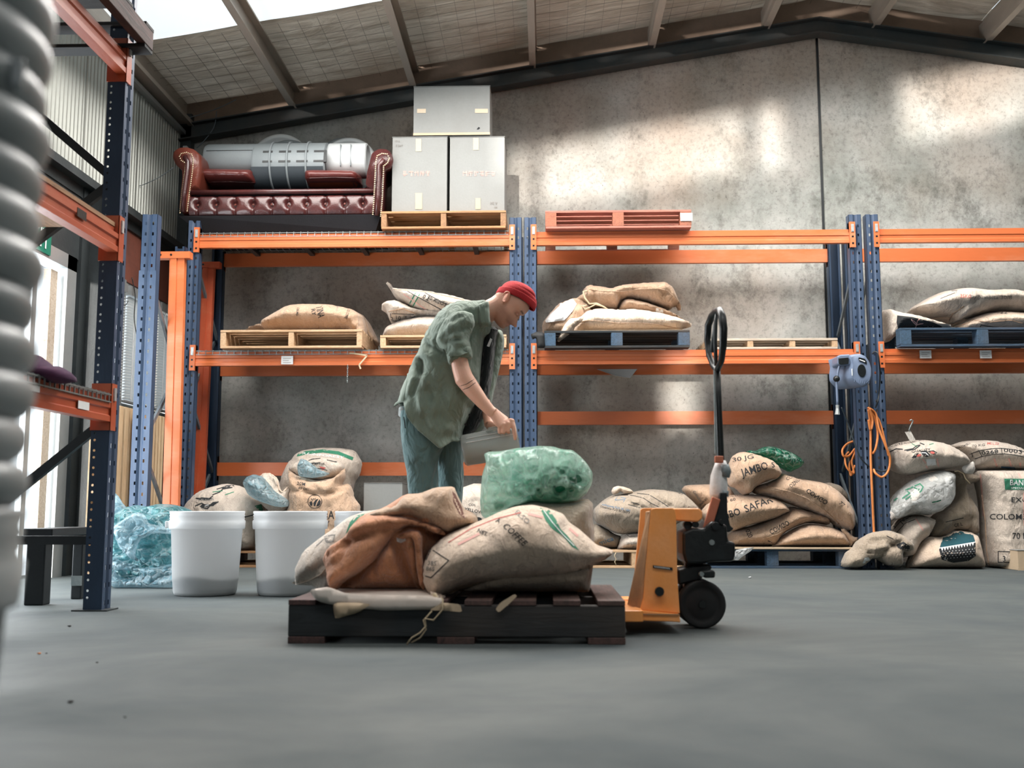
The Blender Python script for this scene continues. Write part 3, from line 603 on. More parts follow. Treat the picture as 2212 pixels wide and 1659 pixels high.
def frame(x0, label, top=2.83, W=.1, y0=RY0, y1=RY1, first=True, z0=0):
    t = thing('upright_frame', label, 'rack frame', (x0+W/2, (y0+y1)/2, z0), 'upright frames of the pallet racking')
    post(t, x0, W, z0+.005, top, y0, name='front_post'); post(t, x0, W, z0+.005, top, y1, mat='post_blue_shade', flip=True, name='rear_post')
    # slots on the rear post seen through
    for y in (y0, y1-.09): obj('foot_plate', MB().box(x0-.008, x0+W+.008, y-.03, y+.1, z0, z0+.006), 'post_blue_shade', t)
    xm = x0+W/2; z = z0+.2; k = 0
    while z+.55 < top:
        a, b_ = ((y0+.05, y1-.05) if k % 2 == 0 else (y1-.05, y0+.05))
        obj('diagonal_brace', MB().bar((xm+(.012 if k % 2 else -.012), a, z), (xm+(.012 if k % 2 else -.012), b_, z+.55), .03, .018, (1, 0, 0)), 'brace_grey', t); z += .58; k += 1
    obj('horizontal_brace', MB().bar((xm, y0+.05, z0+.16), (xm, y1-.05, z0+.16), .025, .03), 'brace_grey', t)
    return t
F = [frame(-2.935, 'blue slotted upright frame at the left end of the racking, under the sofa'),
     frame(-.282, 'blue slotted upright frame left of the centre pair, behind the person'),
     frame(-.162, 'blue slotted upright frame right of the centre pair, beside the white document'),
     frame(2.466, 'blue slotted upright frame carrying the hose reel'),
     frame(2.602, 'blue slotted upright frame right of the hose reel, with hanging orange cord')]
frame(5.32, 'blue slotted upright frame beyond the right edge')
def beam(x0, x1, ztop, y, label, rear=False, h=.115, mat='beam_orange', cz0=-.09, cz1=.14, pin=True):
    """stepped box beam along x between end connectors"""
    s = 1 if not rear else -1; t = thing('rack_beam', label, 'rack beam', ((x0+x1)/2, y, ztop-h), 'orange beams of the pallet racking')
    pr = [(0, -h), (.045, -h), (.045, 0), (.018, 0), (.018, -.026), (0, -.03), (0, -.052), (.006, -.058), (.006, -.082), (0, -.088)]
    if rear: pr = [(-a, b_) for a, b_ in pr][::-1]
    yy = y if not rear else y
    g = MB().prism([(a, b_+ztop) for a, b_ in pr], x1-x0, (x0, yy, 0), plane='yz')
    o = obj('beam_body', g, mat, t)
    mesh_fix(o)
    for xe, sx in ((x0, -1), (x1, 1)):
        g = MB(); ycf = y-.012 if not rear else y+.004
        xa, xb = sorted((xe, xe+sx*.045)); g.box(xa, xb, ycf-.003, ycf+.003, ztop-h-cz0*-1 if False else ztop-.155, ztop+.055)
        xq = xe-.002 if sx < 0 else xe-.003; g.box(min(xe, xe+sx*.005), max(xe, xe+sx*.005), ycf, y+.05*(1 if not rear else -1) if not rear else ycf+.004, ztop-.155, ztop+.055) if not rear else g.box(min(xe, xe+sx*.005), max(xe, xe+sx*.005), y-.05, y+.004, ztop-.155, ztop+.055)
        oc = obj('end_connector', g, mat, t)
        if not rear and pin:
            c = (xa+xb)/2; obj('lock_pin', MB().box(c-.011, c+.011, ycf-.008, ycf-.003, ztop-.03, ztop+.035).lathe([(.0001, 0), (.007, 0), (.007, .006), (.0001, .006)], (c, ycf-.012, ztop-.02), (0, 1, 0), 10), 'pin_steel', oc)
            obj('bolt_holes', MB().box(c-.008, c+.008, ycf-.004, ycf-.0028, ztop-.075, ztop-.06).box(c-.008, c+.008, ycf-.004, ycf-.0028, ztop-.13, ztop-.115), 'jack_black', oc)
    return t, o
def beamset(x0, x1, bay, low=None):
    B = {}
    B['tf'] = beam(x0, x1, 2.71, RY0-.005, 'front orange beam, top level, '+bay); B['tr'] = beam(x0, x1, 2.71, RY1-.0, 'rear orange beam, top level, '+bay, True, mat='beam_orange')
    B['mf'] = beam(x0, x1, 1.73, RY0-.005, 'front orange beam, middle level, '+bay); B['mr'] = beam(x0, x1, 1.73, RY1, 'rear orange beam, middle level, '+bay, True)
    return B
B1 = beamset(-2.835, -.282, 'bay under the sofa'); B2 = beamset(-.062, 2.466, 'bay right of the person'); B3 = beamset(2.702, 5.32, 'bay at the right edge')
beam(-2.835, -.282, .86, RY1, 'low rear orange beam behind the open coffee sack', True)
beam(-.062, 2.466, 1.295, RY1, 'lowest rear orange beam behind the black jack handle', True); beam(2.702, 5.32, 1.295, RY1, 'lowest rear orange beam above the white sacks at right', True)
# wire mesh decks (bay 1)
def deck(x0, x1, z, label, y0=RY0, y1=RY1):
    t = thing('mesh_deck', label, 'wire deck', ((x0+x1)/2, (y0+y1)/2, z)); g = MB(); x = x0+.02
    while x < x1: g.bar((x, y0+.0, z+.012), (x, y1, z+.012), .0045, .0045); g.bar((x, y0-.004, z+.014), (x, y0-.004, z-.028), .0045, .0045, (0, 1, 0)); x += .058
    for y in [y0-.004]+[y0+.05+i*.09 for i in range(8)]: g.bar((x0, y, z+.006), (x1, y, z+.006), .0045, .0045)
    g.bar((x0, y0-.008, z-.024), (x1, y0-.008, z-.024), .0045, .0045)
    obj('wire_grid', g, 'galvanised', t, kind='stuff')
    for k in range(5):
        xx = x0+.3+k*(x1-x0-.6)/4; obj('support_channel', MB().box(xx-.02, xx+.02, y0+.05, y1-.05, z-.03, z), 'dark_steel', t)
deck(-2.83, -.29, 2.71, 'galvanised wire mesh deck on the top shelf beneath the sofa'); deck(-2.83, -.29, 1.73, 'galvanised wire mesh deck on the middle shelf of the left bay')
# ---------------------------------------------------------------- pallets
def pallet(name, label, x0, x1, y0, y1, z0, z1, mx, my, blocks=False, ntop=7, nstr=3, nbot=3, group=None, stringx=False, blockmat=None, skip=()):
    """stringers run front to back (or along x), deck boards across them"""
    t = thing(name, label, 'pallet', ((x0+x1)/2, (y0+y1)/2, z0), group); th = .018; fst = True
    L = (y1-y0) if not stringx else (x1-x0)
    if not stringx:
        sw = .045 if not blocks else .09
        for i in range(nstr):
            x = x0+(x1-x0-sw)*i/(nstr-1)
            if blocks:
                for j in range(3):
                    y = y0+(y1-y0-.1)*j/2; obj('block', MB().box(x, x+sw, y, y+.1, z0+th, z1-th*1.0), blockmat or my, t, bev=.003)
            else: obj('stringer', MB().box(x, x+sw, y0+.004, y1-.004, z0+th, z1-th), my, t, bev=.003)
        for i in range(ntop):
            w_ = .1; y = y0+(y1-y0-w_)*i/(ntop-1); o = obj('deck_board', MB().box(x0, x1, y, y+w_, z1-th, z1), mx, t, bev=.002)
            o.rotation_euler.z = random.uniform(-.002, .002)
        for i in range(nbot):
            w_ = .1; y = y0+(y1-y0-w_)*i/(nbot-1); obj('bottom_board', MB().box(x0+.003, x1-.003, y, y+w_, z0, z0+th), mx, t, bev=.002)
    else:
        for j in range(nstr):
            y = y0+(y1-y0-.05)*j/(nstr-1); g = MB().box(x0, x1, y, y+.05, z0+th*1.3, z1-th); 
            obj('stringer', g, mx, t, bev=.004)
        for i in range(ntop):
            if i in skip: continue
            w_ = .095; x = x0+(x1-x0-w_)*i/(ntop-1); o = obj('deck_board', MB().box(x, x+w_, y0-.002, y1+.002, z1-th, z1-.0005*(i % 3)), my, t, bev=.002)
        for i in range(nbot):
            w_ = .13; x = x0+(x1-x0-w_)*i/(nbot-1); obj('bottom_board', MB().box(x, x+w_, y0-.001, y1+.001, z0, z0+th*1.3), my, t, bev=.002)
    return t
YP0 = RY0-.06
def X(px, py, y=YP0): return float(atY(px, py, y)[0])
def Z(px, py, y=YP0): return float(atY(px, py, y)[1+1])
P_ = {}
GP = 'pallets on the racking'
P_['box'] = pallet('wooden_pallet', 'weathered wooden pallet on the top shelf carrying the cartons', X(823, 480), X(1093, 480), YP0, YP0+.9, 2.727, 2.873, 'old_pine', 'old_pine_y', group=GP)
P_['red'] = pallet('wooden_pallet', 'red painted pallet lying empty on the top beams', X(1178, 480), X(1493, 480), YP0-.02, YP0+.85, 2.712, 2.86, 'red_pallet', 'red_pallet_y', blocks=True, group=GP)
obj('paper_label', MB().box(X(1470, 475, YP0-.03), X(1496, 475, YP0-.03), YP0-.026, YP0-.023, 2.765, 2.83), 'paper', P_['red'])
P_['b1'] = pallet('wooden_pallet', 'pale pine pallet on the middle shelf with one printed sack on it', X(477, 735), X(783, 735), YP0-.02, YP0+.8, 1.746, 1.895, 'pine', 'pine_y', group=GP)
P_['b2'] = pallet('wooden_pallet', 'pale pine pallet under the three pale sacks behind the person', X(821, 740), X(1094, 740), YP0, YP0+.8, 1.746, 1.85, 'pine', 'pine_y', group=GP)
P_['blk'] = pallet('wooden_pallet', 'black pallet with grey-blue end blocks under the brown sacks', X(1176, 740), X(1489, 740), YP0-.04, YP0+.85, 1.732, 1.872, 'black_pallet', 'black_pallet_y', blocks=True, group=GP, blockmat='blue_pallet_y')
P_['pale'] = pallet('wooden_pallet', 'pale wooden pallet lying empty right of the jack handle', X(1524, 740, 8.32), X(1809, 740, 8.32), RY0+.01, RY0+.8, 1.732, 1.82, 'white_wood', 'pine_y', nstr=4, group=GP)
P_['dk'] = pallet('wooden_pallet', 'dark blue pallet on the middle shelf at the right edge', X(1942, 740), X(2300, 740), YP0-.03, YP0+.85, 1.732, 1.882, 'blue_pallet', 'black_pallet_y', blocks=True, group=GP, blockmat='blue_pallet_y')
P_['blue'] = pallet('wooden_pallet', 'blue pallet on the floor under the stencilled sacks', X(1505, 1200), X(1842, 1200), YP0+.06, YP0+.95, 0, .15, 'blue_pallet', 'blue_pallet_y', blocks=True, group=GP)
P_['fl'] = pallet('wooden_pallet', 'pine pallet on the floor under the striped sack pile behind the jack', X(1245, 1200), X(1500, 1200), YP0+.06, YP0+.95, 0, .14, 'pine', 'pine_y', group=GP)
P_['fl2'] = pallet('wooden_pallet', 'dark old pallet on the floor behind the white buckets', X(450, 1200), X(790, 1200), YP0+.06, YP0+.95, 0, .13, 'old_pine', 'black_pallet_y', group=GP)
# labels clipped on the beams
def note(label, px, py, w_, h_, tgt, mat='paper', lines=3):
    t = thing('shelf_label', label, 'label', tuple(atY(px, py, RY0-.02)), 'paper labels on the beams')
    a = atY(px, py, RY0-.02); c = atY(px+w_, py+h_, RY0-.02); o = obj('card', MB().box(a[0], c[0], RY0-.024, RY0-.02, c[2], a[2]), mat, t)
    g = MB()
    for k in range(lines): z = a[2]+(c[2]-a[2])*(.3+.25*k); g.box(a[0]+(c[0]-a[0])*.15, a[0]+(c[0]-a[0])*(.85-.2*(k % 2)), RY0-.0255, RY0-.0245, z-.0018, z+.0018)
    obj('written_lines', g, 'ink_grey', t)
note('white paper label hanging on the beam below the pine pallet', 608, 769, 25, 18, None)
note('white label on the right-hand beam, left of two', 1986, 757, 26, 17, None); note('white label on the right-hand beam, right of two', 2116, 757, 26, 17, None)
# hanging bits under bay 1 beam
t = thing('hanging_chain', 'short steel chain hanging from the middle front beam', 'chain', tuple(atY(751, 825, RY0-.02)))
a = atY(751, 790, RY0-.02)
for k in range(9):
    p = (a[0], RY0-.02, a[2]-.016*k); g = MB().tube([(p[0]+.005*math.cos(q)*(1 if k % 2 else .1), p[1]+.005*math.cos(q)*(.1 if k % 2 else 1), p[2]+.011*math.sin(q)) for q in [i*math.pi/4 for i in range(8)]], .002, 5, closed=True)
    obj('chain_link', g, 'galvanised', t, smooth=True)
t = thing('torn_tape', 'torn strip of tape hanging over the beam beside the chain', 'tape', tuple(atY(780, 790, RY0-.02)))
q = [atY(x, y, RY0-.03) for x, y in [(755, 763), (775, 765), (793, 768), (783, 780), (776, 788), (779, 797)]]
g = MB(); 
for a, c in zip(q[:-1], q[1:]): g.bar(a, c, .006, .012)
obj('tape_strip', g, 'twine', t)
# ---------------------------------------------------------------- left-hand rack that runs along the left wall
LX = -2.075
t = thing('upright_frame', 'dark perforated upright frame of the rack nearest the camera, with orange connectors', 'rack frame', (LX, 4.85, 0))
py0 = 4.80; ztop = 3.4
g = MB()
# face toward the camera (XZ plane) with pairs of round holes, then aisle face with slots
def round_face(g, x0, W, z0, z1, y, cx, r, zs):
    seg = 8; xb0, xb1 = cx-r*1.3, cx+r*1.3; zprev = z0
    for z in zs:
        a, b_ = z-r*1.3, z+r*1.3
        g.add([(x0, y, zprev), (x0+W, y, zprev), (x0+W, y, a), (x0, y, a)], [(0, 1, 2, 3)])
        g.add([(x0, y, a), (xb0, y, a), (xb0, y, b_), (x0, y, b_)], [(0, 1, 2, 3)]); g.add([(xb1, y, a), (x0+W, y, a), (x0+W, y, b_), (xb1, y, b_)], [(0, 1, 2, 3)])
        ring = [(cx+r*math.cos(k*math.pi/4+math.pi/8), z+r*math.sin(k*math.pi/4+math.pi/8)) for k in range(8)]
        cor = [(xb1, b_), (xb0, b_), (xb0, a), (xb1, a)]
        V = [(p, y, q) for p, q in ring]+[(p, y, q) for p, q in cor]
        # ring idx: 0:22 1:67 2:112 3:157 4:202 5:247 6:292 7:337
        g.add(V, [(0, 8, 1), (1, 8, 9, 2), (2, 9, 3), (3, 9, 10, 4), (4, 10, 5), (5, 10, 11, 6), (6, 11, 7), (7, 11, 8, 0)]); zprev = b_
    g.add([(x0, y, zprev), (x0+W, y, zprev), (x0+W, y, z1), (x0, y, z1)], [(0, 1, 2, 3)])
zs = []; z = .06
while z < ztop-.05: zs += [z, z+.032]; z += .0805
round_face(g, LX-.045, .085, .005, ztop, py0, LX-.027, .0062, zs); round_face(g, LX-.045, .085, .005, ztop, py0+.1, LX-.027, .0062, zs)
slot_face(g, py0, .1, .005, ztop, LX+.04, axis='y', pitch=.0805)
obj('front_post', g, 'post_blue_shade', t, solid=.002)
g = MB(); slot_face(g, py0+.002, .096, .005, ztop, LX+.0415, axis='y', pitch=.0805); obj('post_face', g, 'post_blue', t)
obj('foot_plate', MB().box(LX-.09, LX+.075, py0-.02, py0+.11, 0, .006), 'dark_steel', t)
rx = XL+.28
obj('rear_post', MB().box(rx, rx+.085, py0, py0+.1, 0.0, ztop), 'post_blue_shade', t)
yb = py0+.04
for (xa, za), (xb, zb) in [((LX-.02, 2.06), (rx+.06, 2.85)), ((LX-.02, 2.03), (rx+.06, 1.3)), ((LX-.02, .86), (rx+.06, .1)), ((LX-.02, .32), (rx+.04, .32)), ((LX-.02, .9), (rx+.04, 1.25))][:4]:
    obj('diagonal_brace' if za != zb else 'horizontal_brace', MB().bar((xa, yb, za), (xb, yb, zb), .04, .03, (0, 1, 0)), 'frame_dark', t)
def ybeam(ztop_, label, h=.12, deckb=None):
    t = thing('rack_beam', label, 'rack beam', (LX+.02, 3.5, ztop_-h)); x = LX+.045
    pr = [(x, -h), (x-.05, -h), (x-.05, 0), (x-.02, 0), (x-.02, -.028), (x, -.032), (x, -.055), (x-.008, -.062), (x-.008, -.088), (x, -.094)]
    o = obj('beam_body', MB().prism([(a, b_+ztop_) for a, b_ in pr], py0-1.9, (0, 1.9, 0)), 'beam_orange_red', t); mesh_fix(o)
    oc = obj('end_connector', MB().box(LX-.05, LX+.045, py0-.006, py0, ztop_-.16, ztop_+.06).box(LX+.042, LX+.048, py0-.006, py0+.05, ztop_-.16, ztop_+.06), 'beam_orange_red', t)
    obj('lock_pin', MB().box(LX+.048, LX+.055, py0+.01, py0+.032, ztop_-.02, ztop_+.04), 'pin_steel', oc)
    return t, o
T1, o1 = ybeam(2.69, 'orange beam at the top left, under the dark pallet edge'); T2, o2 = ybeam(1.80, 'orange beam with a board on it, left rack middle level'); T3, o3 = ybeam(.99, 'orange beam with wire mesh on it, left rack lower level')
obj('shelf_board', MB().box(rx, LX+.03, 2.2, py0-.02, 1.802, 1.822), 'old_pine_y', None, label='brown board lying on the middle beam of the left rack', cat='board')
obj('beam_window', MB().box(LX+.0455, LX+.047, 4.35, 4.44, 1.73, 1.77), 'jack_black', T2); obj('torn_label', MB().box(LX+.0455, LX+.047, 4.45, 4.56, .9, .935), 'paper', T3); obj('torn_label', MB().box(LX+.0455, LX+.047, 3.9, 4.1, .93, .965), 'paper', T3)
t = thing('mesh_deck', 'wire mesh deck on the lower beam of the left rack', 'wire deck', (LX-.4, 3.6, .99)); g = MB(); y = 2.2
while y < py0-.02: g.bar((rx, y, 1.0), (LX+.045, y, 1.0), .006, .006); g.bar((LX+.047, y, 1.0), (LX+.047, y, .955), .006, .006, (1, 0, 0)); y += .045
for x in (LX+.03, LX+.049, LX-.1, LX-.3, LX-.5, LX-.7): g.bar((x, 2.2, .994), (x, py0-.02, .994), .006, .006)
g.bar((LX+.05, 2.2, .96), (LX+.05, py0-.02, .96), .006, .006); obj('wire_grid', g, 'galvanised', t, kind='stuff')
# things on the left rack
g = soft([(60, 800), (75, 765), (90, 770), (112, 790), (132, 792), (156, 806), (160, 822), (140, 830), (60, 822)], 4.2, .14, wr=.02, seed=4)
obj('cloth_bundle', g, 'cloth_purple', None, 'crumpled dark purple cloth on the wire deck of the left rack', 'cloth', smooth=True)
pallet('wooden_pallet', 'dark pallet on the top beam of the left rack', rx, LX+.14, 3.2, py0+.08, 2.70, 2.83, 'black_pallet', 'black_pallet_y')
# low black steel trestle beside the near post
t = thing('steel_trestle', 'low black steel trestle at the foot of the left rack', 'trestle', tuple(atZ(80, 1308, 0)))
a = atZ(72, 1308, 0); y0 = a[1]; x0 = a[0]
obj('leg', MB().box(x0-.05, x0+.045, y0, y0+.08, 0.0, .33), 'frame_dark', t, bev=.006); obj('leg', MB().box(x0+.02, x0+.075, y0+.35, y0+.42, 0.0, .33), 'frame_dark', t, bev=.006)
obj('top_rail', MB().box(x0-.06, x0+.085, y0-.02, y0+.45, .33, .37), 'frame_dark', t, bev=.004); obj('bracket', MB().box(x0+.03, x0+.08, y0+.33, y0+.345, .07, .12), 'galvanised', t)
# ---------------------------------------------------------------- second loose frame and stood-up beams at the left wall
t = thing('upright_frame', 'blue frame standing in front of the blinds, left of the leaning orange beam', 'rack frame', (-2.75, 7.35, 0), 'upright frames of the pallet racking')
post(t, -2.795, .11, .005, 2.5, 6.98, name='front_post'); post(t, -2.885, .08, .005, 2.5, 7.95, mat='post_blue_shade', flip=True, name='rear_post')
obj('post_sleeve', slot_face(MB(), -2.80, .12, .005, 2.1, 6.975), 'post_blue', t)
z = .3; k = 0
while z < 1.9:
    a, c = (7.0, 7.9) if k % 2 else (7.9, 7.0); obj('diagonal_brace', MB().bar((-2.74 if a < 7.5 else -2.84, a, z), (-2.74 if c < 7.5 else -2.84, c, z+.6), .03, .018, (1, 0, 0)), 'brace_grey', t); z += .6; k += 1
for y, q_x in ((6.96, 0), (7.86, -.09)): obj('foot_plate', MB().box(-2.83+q_x, -2.67+q_x, y, y+.1, 0, .006), 'dark_steel', t)
def stood_beam(label, pts, Yb, lean, wpx, mat='beam_orange'):
    a = atY(*pts[0], Yb); b_ = atY(*pts[1], Yb+lean); t = thing('loose_beam', label, 'rack beam', (a[0], a[1], 0)); g = MB(); a = Vector((a[0], Yb, .002)); b_ = Vector(b_)
    w_ = wpx/FPX*Yb; g.bar(a, b_, w_, .05, (0, 1, 0)); g.bar(a+Vector((-w_*.2, -.028, 0)), b_+Vector((-w_*.2, -.028, 0)), w_*.4, .012, (0, 1, 0)); obj('beam_body', g, mat, t)
    g = MB().box(b_.x-.16, b_.x+.1, b_.y-.04, b_.y+.03, b_.z, b_.z+.05); oc = obj('end_connector', g, mat, t)
    obj('bolt_holes', MB().disc((b_.x-.12, b_.y-.0445, b_.z+.025), (0, 1, 0), .008).disc((b_.x-.04, b_.y-.0445, b_.z+.025), (0, 1, 0), .008), 'jack_black', oc)
stood_beam('orange beam stood on end left of the sofa-bay post', [(366, 1239), (385, 560)], 7.4, .12, 34); stood_beam('orange beam stood on end behind the left post of the sofa bay', [(425, 1090), (452, 580)], 8.55, .1, 26, 'beam_orange_red')
# upright pallets against the left wall
def upright_pallet(label, x0, y0, rot, h, w_, mark_=None):
    t = thing('wooden_pallet', label, 'pallet', (x0, y0, 0)); c, s_ = math.cos(rot), math.sin(rot)
    def bx(a, b_, d0, d1, z0, z1, name, mat):
        g = MB().box(a, b_, d0, d1, z0, z1); g.v = [(x0+p[0]*c-p[1]*s_, y0+p[0]*s_+p[1]*c, p[2]) for p in g.v]; return obj(name, g, mat, t, bev=.003)
    for k in range(5): bx(w_*k/5+.01, w_*k/5+.01+w_*.14, 0, .02, 0.0, h, 'deck_board', 'pine_z')
    for z in (0, h/2-.05, h-.1):
        for k in range(3): bx((w_-.1)*k/2, (w_-.1)*k/2+.1, .02, .1, z, z+.1, 'block', 'pine_y')
    for k in range(3): bx((w_-.1)*k/2, (w_-.1)*k/2+.1, .1, .12, 0, h, 'bottom_board', 'pine_z')
    return t
up1 = upright_pallet('pine pallet stood on end behind the perforated post, oval stamp on its foot block', -3.05, 7.15, math.pi/2, 1.2, .5)
bt = [o for o in up1.children if o.name.startswith('block')][0]
write(up1, bt, 'EPAL', 185, 1232, 9, rot=-90, mat='ink_grey'); mark(up1, bt, [ell(180, 1221, 6, 16, 20)+[ell(180, 1221, 6, 16, 20)[0]]], .9, 'ink_grey')
up2 = upright_pallet('pine pallet stood on end under the middle blind, left of the blue frame', -2.90, 7.55, math.pi/2, 1.16, .3)
# ================================================================== TOP SHELF
# --- sofa
YS = 8.28
def sx(px, py=430, y=YS): return float(atY(px, py, y)[0])
def sz(py, px=600, y=YS): return float(atY(px, py, y)[2])
A = lambda pts: crop(350, 160, 4.022, pts)
SF = thing('sofa', 'oxblood leather button-fronted sofa with rolled arms on the top shelf', 'sofa', (sx(615), 8.62, 2.73))
def arm(P_out, P_in, mirror=False):
    """front scroll outline in photo pixels -> arm body extruded backwards"""
    out = [atY(x, y, YS)[[0, 2]] for x, y in P_out]
    g = MB(); n = len(out); m = 9; Y = np.linspace(0, 1, m); V = []
    for k, t in enumerate(Y):
        s_ = 1-.06*(1-t)**6; c = np.mean(out, 0)
        for p in out: q = c+(np.array(p)-c)*(s_ if k else .93); V.append((q[0], YS+(0 if k else -.012)+t*.78, q[1]))
    F_ = [tuple(range(n))[::-1], tuple(range((m-1)*n, m*n))]+[(k*n+i, k*n+(i+1) % n, (k+1)*n+(i+1) % n, (k+1)*n+i) for k in range(m-1) for i in range(n)]
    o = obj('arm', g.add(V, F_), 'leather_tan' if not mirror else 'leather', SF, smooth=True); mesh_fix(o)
    return o
la = A([(150, 1215), (165, 1040), (180, 900), (175, 830), (120, 790), (90, 720), (100, 665), (150, 630), (220, 625), (290, 645), (325, 690), (330, 780), (315, 900), (300, 980), (250, 1000), (235, 1215)])
ra = A([(1905, 1240), (1920, 1060), (1925, 920), (1935, 830), (1990, 800), (2010, 730), (1995, 665), (1950, 640), (1880, 640), (1820, 680), (1800, 760), (1775, 860), (1762, 980), (1840, 1020), (1835, 1240)])
fa = lambda P: [tuple(p) for p in chaikin(P, 1)]
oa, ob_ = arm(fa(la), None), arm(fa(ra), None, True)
# scroll facing with raised piping and brass nails
def facing(pts_in, nails, o_arm, width, mat):
    P = [atY(x, y, YS)[[0, 2]] for x, y in pts_in]; g = MB().tube([(p[0], YS-.018, p[1]) for p in P], [(width, .016)]*len(P) if False else width, 8)
    obj('scroll_facing', g, mat, o_arm, smooth=True)
    g = MB(); L = []
    for ln in nails:
        Q = [np.array(p, float) for p in ln]; 
        for a, b_ in zip(Q[:-1], Q[1:]):
            k = max(1, int(round(np.linalg.norm(b_-a)/4.1)))
            for j in range(k): L.append(a+(b_-a)*j/k)
    for p in L: q = atY(p[0], p[1], YS-.03); g.ico(q, .0062, 1, (1, .5, 1))
    obj('brass_nails', g, 'brass', o_arm, kind='stuff')
nl = [A([(155, 1205), (172, 1040), (195, 860), (205, 775), (165, 750), (150, 715), (165, 690), (210, 680), (255, 695), (270, 740), (262, 850), (240, 1000), (215, 1205)])]
nr = [A([(1900, 1235), (1915, 1060), (1925, 800), (1960, 770), (1975, 730), (1955, 695), (1910, 690), (1870, 710), (1858, 760), (1850, 900), (1840, 1100), (1830, 1235)])]
facing(A([(185, 1205), (200, 1040), (225, 860), (232, 770), (205, 720)]), nl, oa, .021, 'leather'); facing(A([(1868, 1235), (1880, 1060), (1888, 900), (1890, 800), (1930, 745)]), nr, ob_, .018, 'leather')
# front rail with deep buttons
x0, x1 = sx(350+240/4.022), sx(350+1838/4.022); z1, z0 = sz(160+1050/4.022), sz(160+1225/4.022)
bt = [sx(350+x/4.022) for x in (308, 468, 632, 790, 950, 1096, 1254, 1418, 1585, 1744)]; bz = sz(160+1128/4.022)
nx, nz = 200, 30; V = []; Fq = []
for j in range(nz+1):
    for i in range(nx+1):
        x = x0+(x1-x0)*i/nx; z = z0+(z1-z0)*j/nz; v_ = j/nz; d = .035*math.sin(math.pi*min(1, max(0, v_)))**.5
        for b_ in bt:
            r2 = ((x-b_)/.026)**2+((z-bz)/.03)**2; d -= .05*math.exp(-r2)
            if z < bz: d -= .016*math.exp(-((x-b_)/.008)**2)
            if z > bz: d -= .014*math.exp(-((x-b_)/.014)**2)
        V.append((x, YS+.02-d, z))
for j in range(nz):
    for i in range(nx): a = j*(nx+1)+i; Fq.append((a, a+1, a+nx+2, a+nx+1))
fr = obj('front_rail', MB().add(V, Fq).box(x0, x1, YS+.03, YS+.7, z0, z1-.01), 'leather', SF, smooth=False); fr.data.polygons.foreach_set('use_smooth', [True]*len(fr.data.polygons))
g = MB()
for b_ in bt: g.ico((b_, YS+.018, bz), .010, 1, (1, .6, 1))
obj('buttons', g, 'leather_tan', fr, kind='stuff')
zr = sz(160+1022/4.022); g = MB().tube([(x0, YS+.005, zr), (x1, YS+.005, zr)], .022, 10); obj('seat_roll', g, 'leather', SF, smooth=True)
obj('seat_deck', MB().box(x0, x1, YS+.03, YS+.72, z1-.03, z1+.03), 'black_felt', SF)
# low back roll (behind the bins) and base
obj('backrest', MB().box(sx(430), sx(800), YS+.66, YS+.8, z1, z1+.33).tube([(sx(405), YS+.76, z1+.34), (sx(815), YS+.76, z1+.34)], .07, 12), 'leather', SF, smooth=False, bev=.01)
zb0 = 2.733; xa, xb = sx(350+150/4.022), sx(350+1905/4.022)
g = MB().add([(xa, YS, z0), (xb, YS, z0), (xb, YS+.78, z0), (xa, YS+.78, z0), (xa+.16, YS+.08, zb0), (xb-.05, YS+.05, zb0), (xb-.05, YS+.7, zb0), (xa+.16, YS+.7, zb0)], [(0, 1, 2, 3), (4, 7, 6, 5), (0, 4, 5, 1), (1, 5, 6, 2), (2, 6, 7, 3), (3, 7, 4, 0)])
obj('base', g, 'black_felt', SF)
def cushion(label, pts, Yc, mat, T=.22):
    g = soft(A(pts), Yc, T, R=.1, wr=.004, step=.016, seed=3, zmin=z1+.03, snap=.05, pw=.35)
    t = thing('seat_cushion', label, 'cushion', tuple(np.mean(g.v, 0)), 'loose sofa cushions'); o = obj('cover', g, mat, t, smooth=True); return t, o
c1, co = cushion('flat oxblood cushion lying at the left end of the sofa', [(325, 860), (400, 853), (800, 858), (835, 880), (845, 990), (340, 985), (330, 930)], 8.6, 'leather_cushion')
seam_on(c1, co, A([(345, 940), (600, 935), (830, 945)]), 2.2, 'leather')
c2, co = cushion('oxblood cushion with tan side lying at the right end of the sofa', [(1258, 880), (1300, 862), (1680, 866), (1735, 890), (1740, 990), (1280, 1000), (1255, 940)], 8.6, 'leather_cushion')
seam_on(c2, co, A([(1262, 905), (1500, 897), (1720, 905)]), 2.2, 'leather'); patch(c2, co, [A([(1285, 945), (1680, 940), (1700, 960), (1690, 985), (1290, 985), (1270, 965)])], 'beam_orange_red', 'tan_side')
# --- grey bins lying on the sofa
BY = 8.72
def cyl_bin(label, xa, xb, pyt, pyb, Yc, mat, ribs=(), px=None, ends=True, group='grey plastic bins lying on the sofa'):
    a, b_ = atY(xa, (pyt+pyb)/2, Yc), atY(xb, (pyt+pyb)/2, Yc); r = (atY(xa, pyt, Yc)[2]-atY(xa, pyb, Yc)[2])/2
    t = thing('plastic_bin', label, 'bin', (float((a[0]+b_[0])/2), Yc, float(a[2]-r)), group); L = b_[0]-a[0]
    pr = [(.001, 0), (r*.93, 0), (r, .02), (r*1.0, L*.5), (r, L-.01), (r*.9, L), (r*.88, L-.02), (.001, L-.05)]
    o = obj('bin_body', MB().lathe(pr, (a[0], Yc, a[2]), (1, 0, 0), 40), mat, t, smooth=True); md = o.modifiers.new('e', 'EDGE_SPLIT'); md.split_angle = .7
    for rp in ribs:
        x = atY(rp, pyt, Yc)[0]; obj('rib', MB().lathe([(r*.98, -.008), (r*1.07, -.006), (r*1.07, .006), (r*.98, .008)], (x, Yc, a[2]), (1, 0, 0), 40), mat, t, smooth=True)
    return t, o, r, a
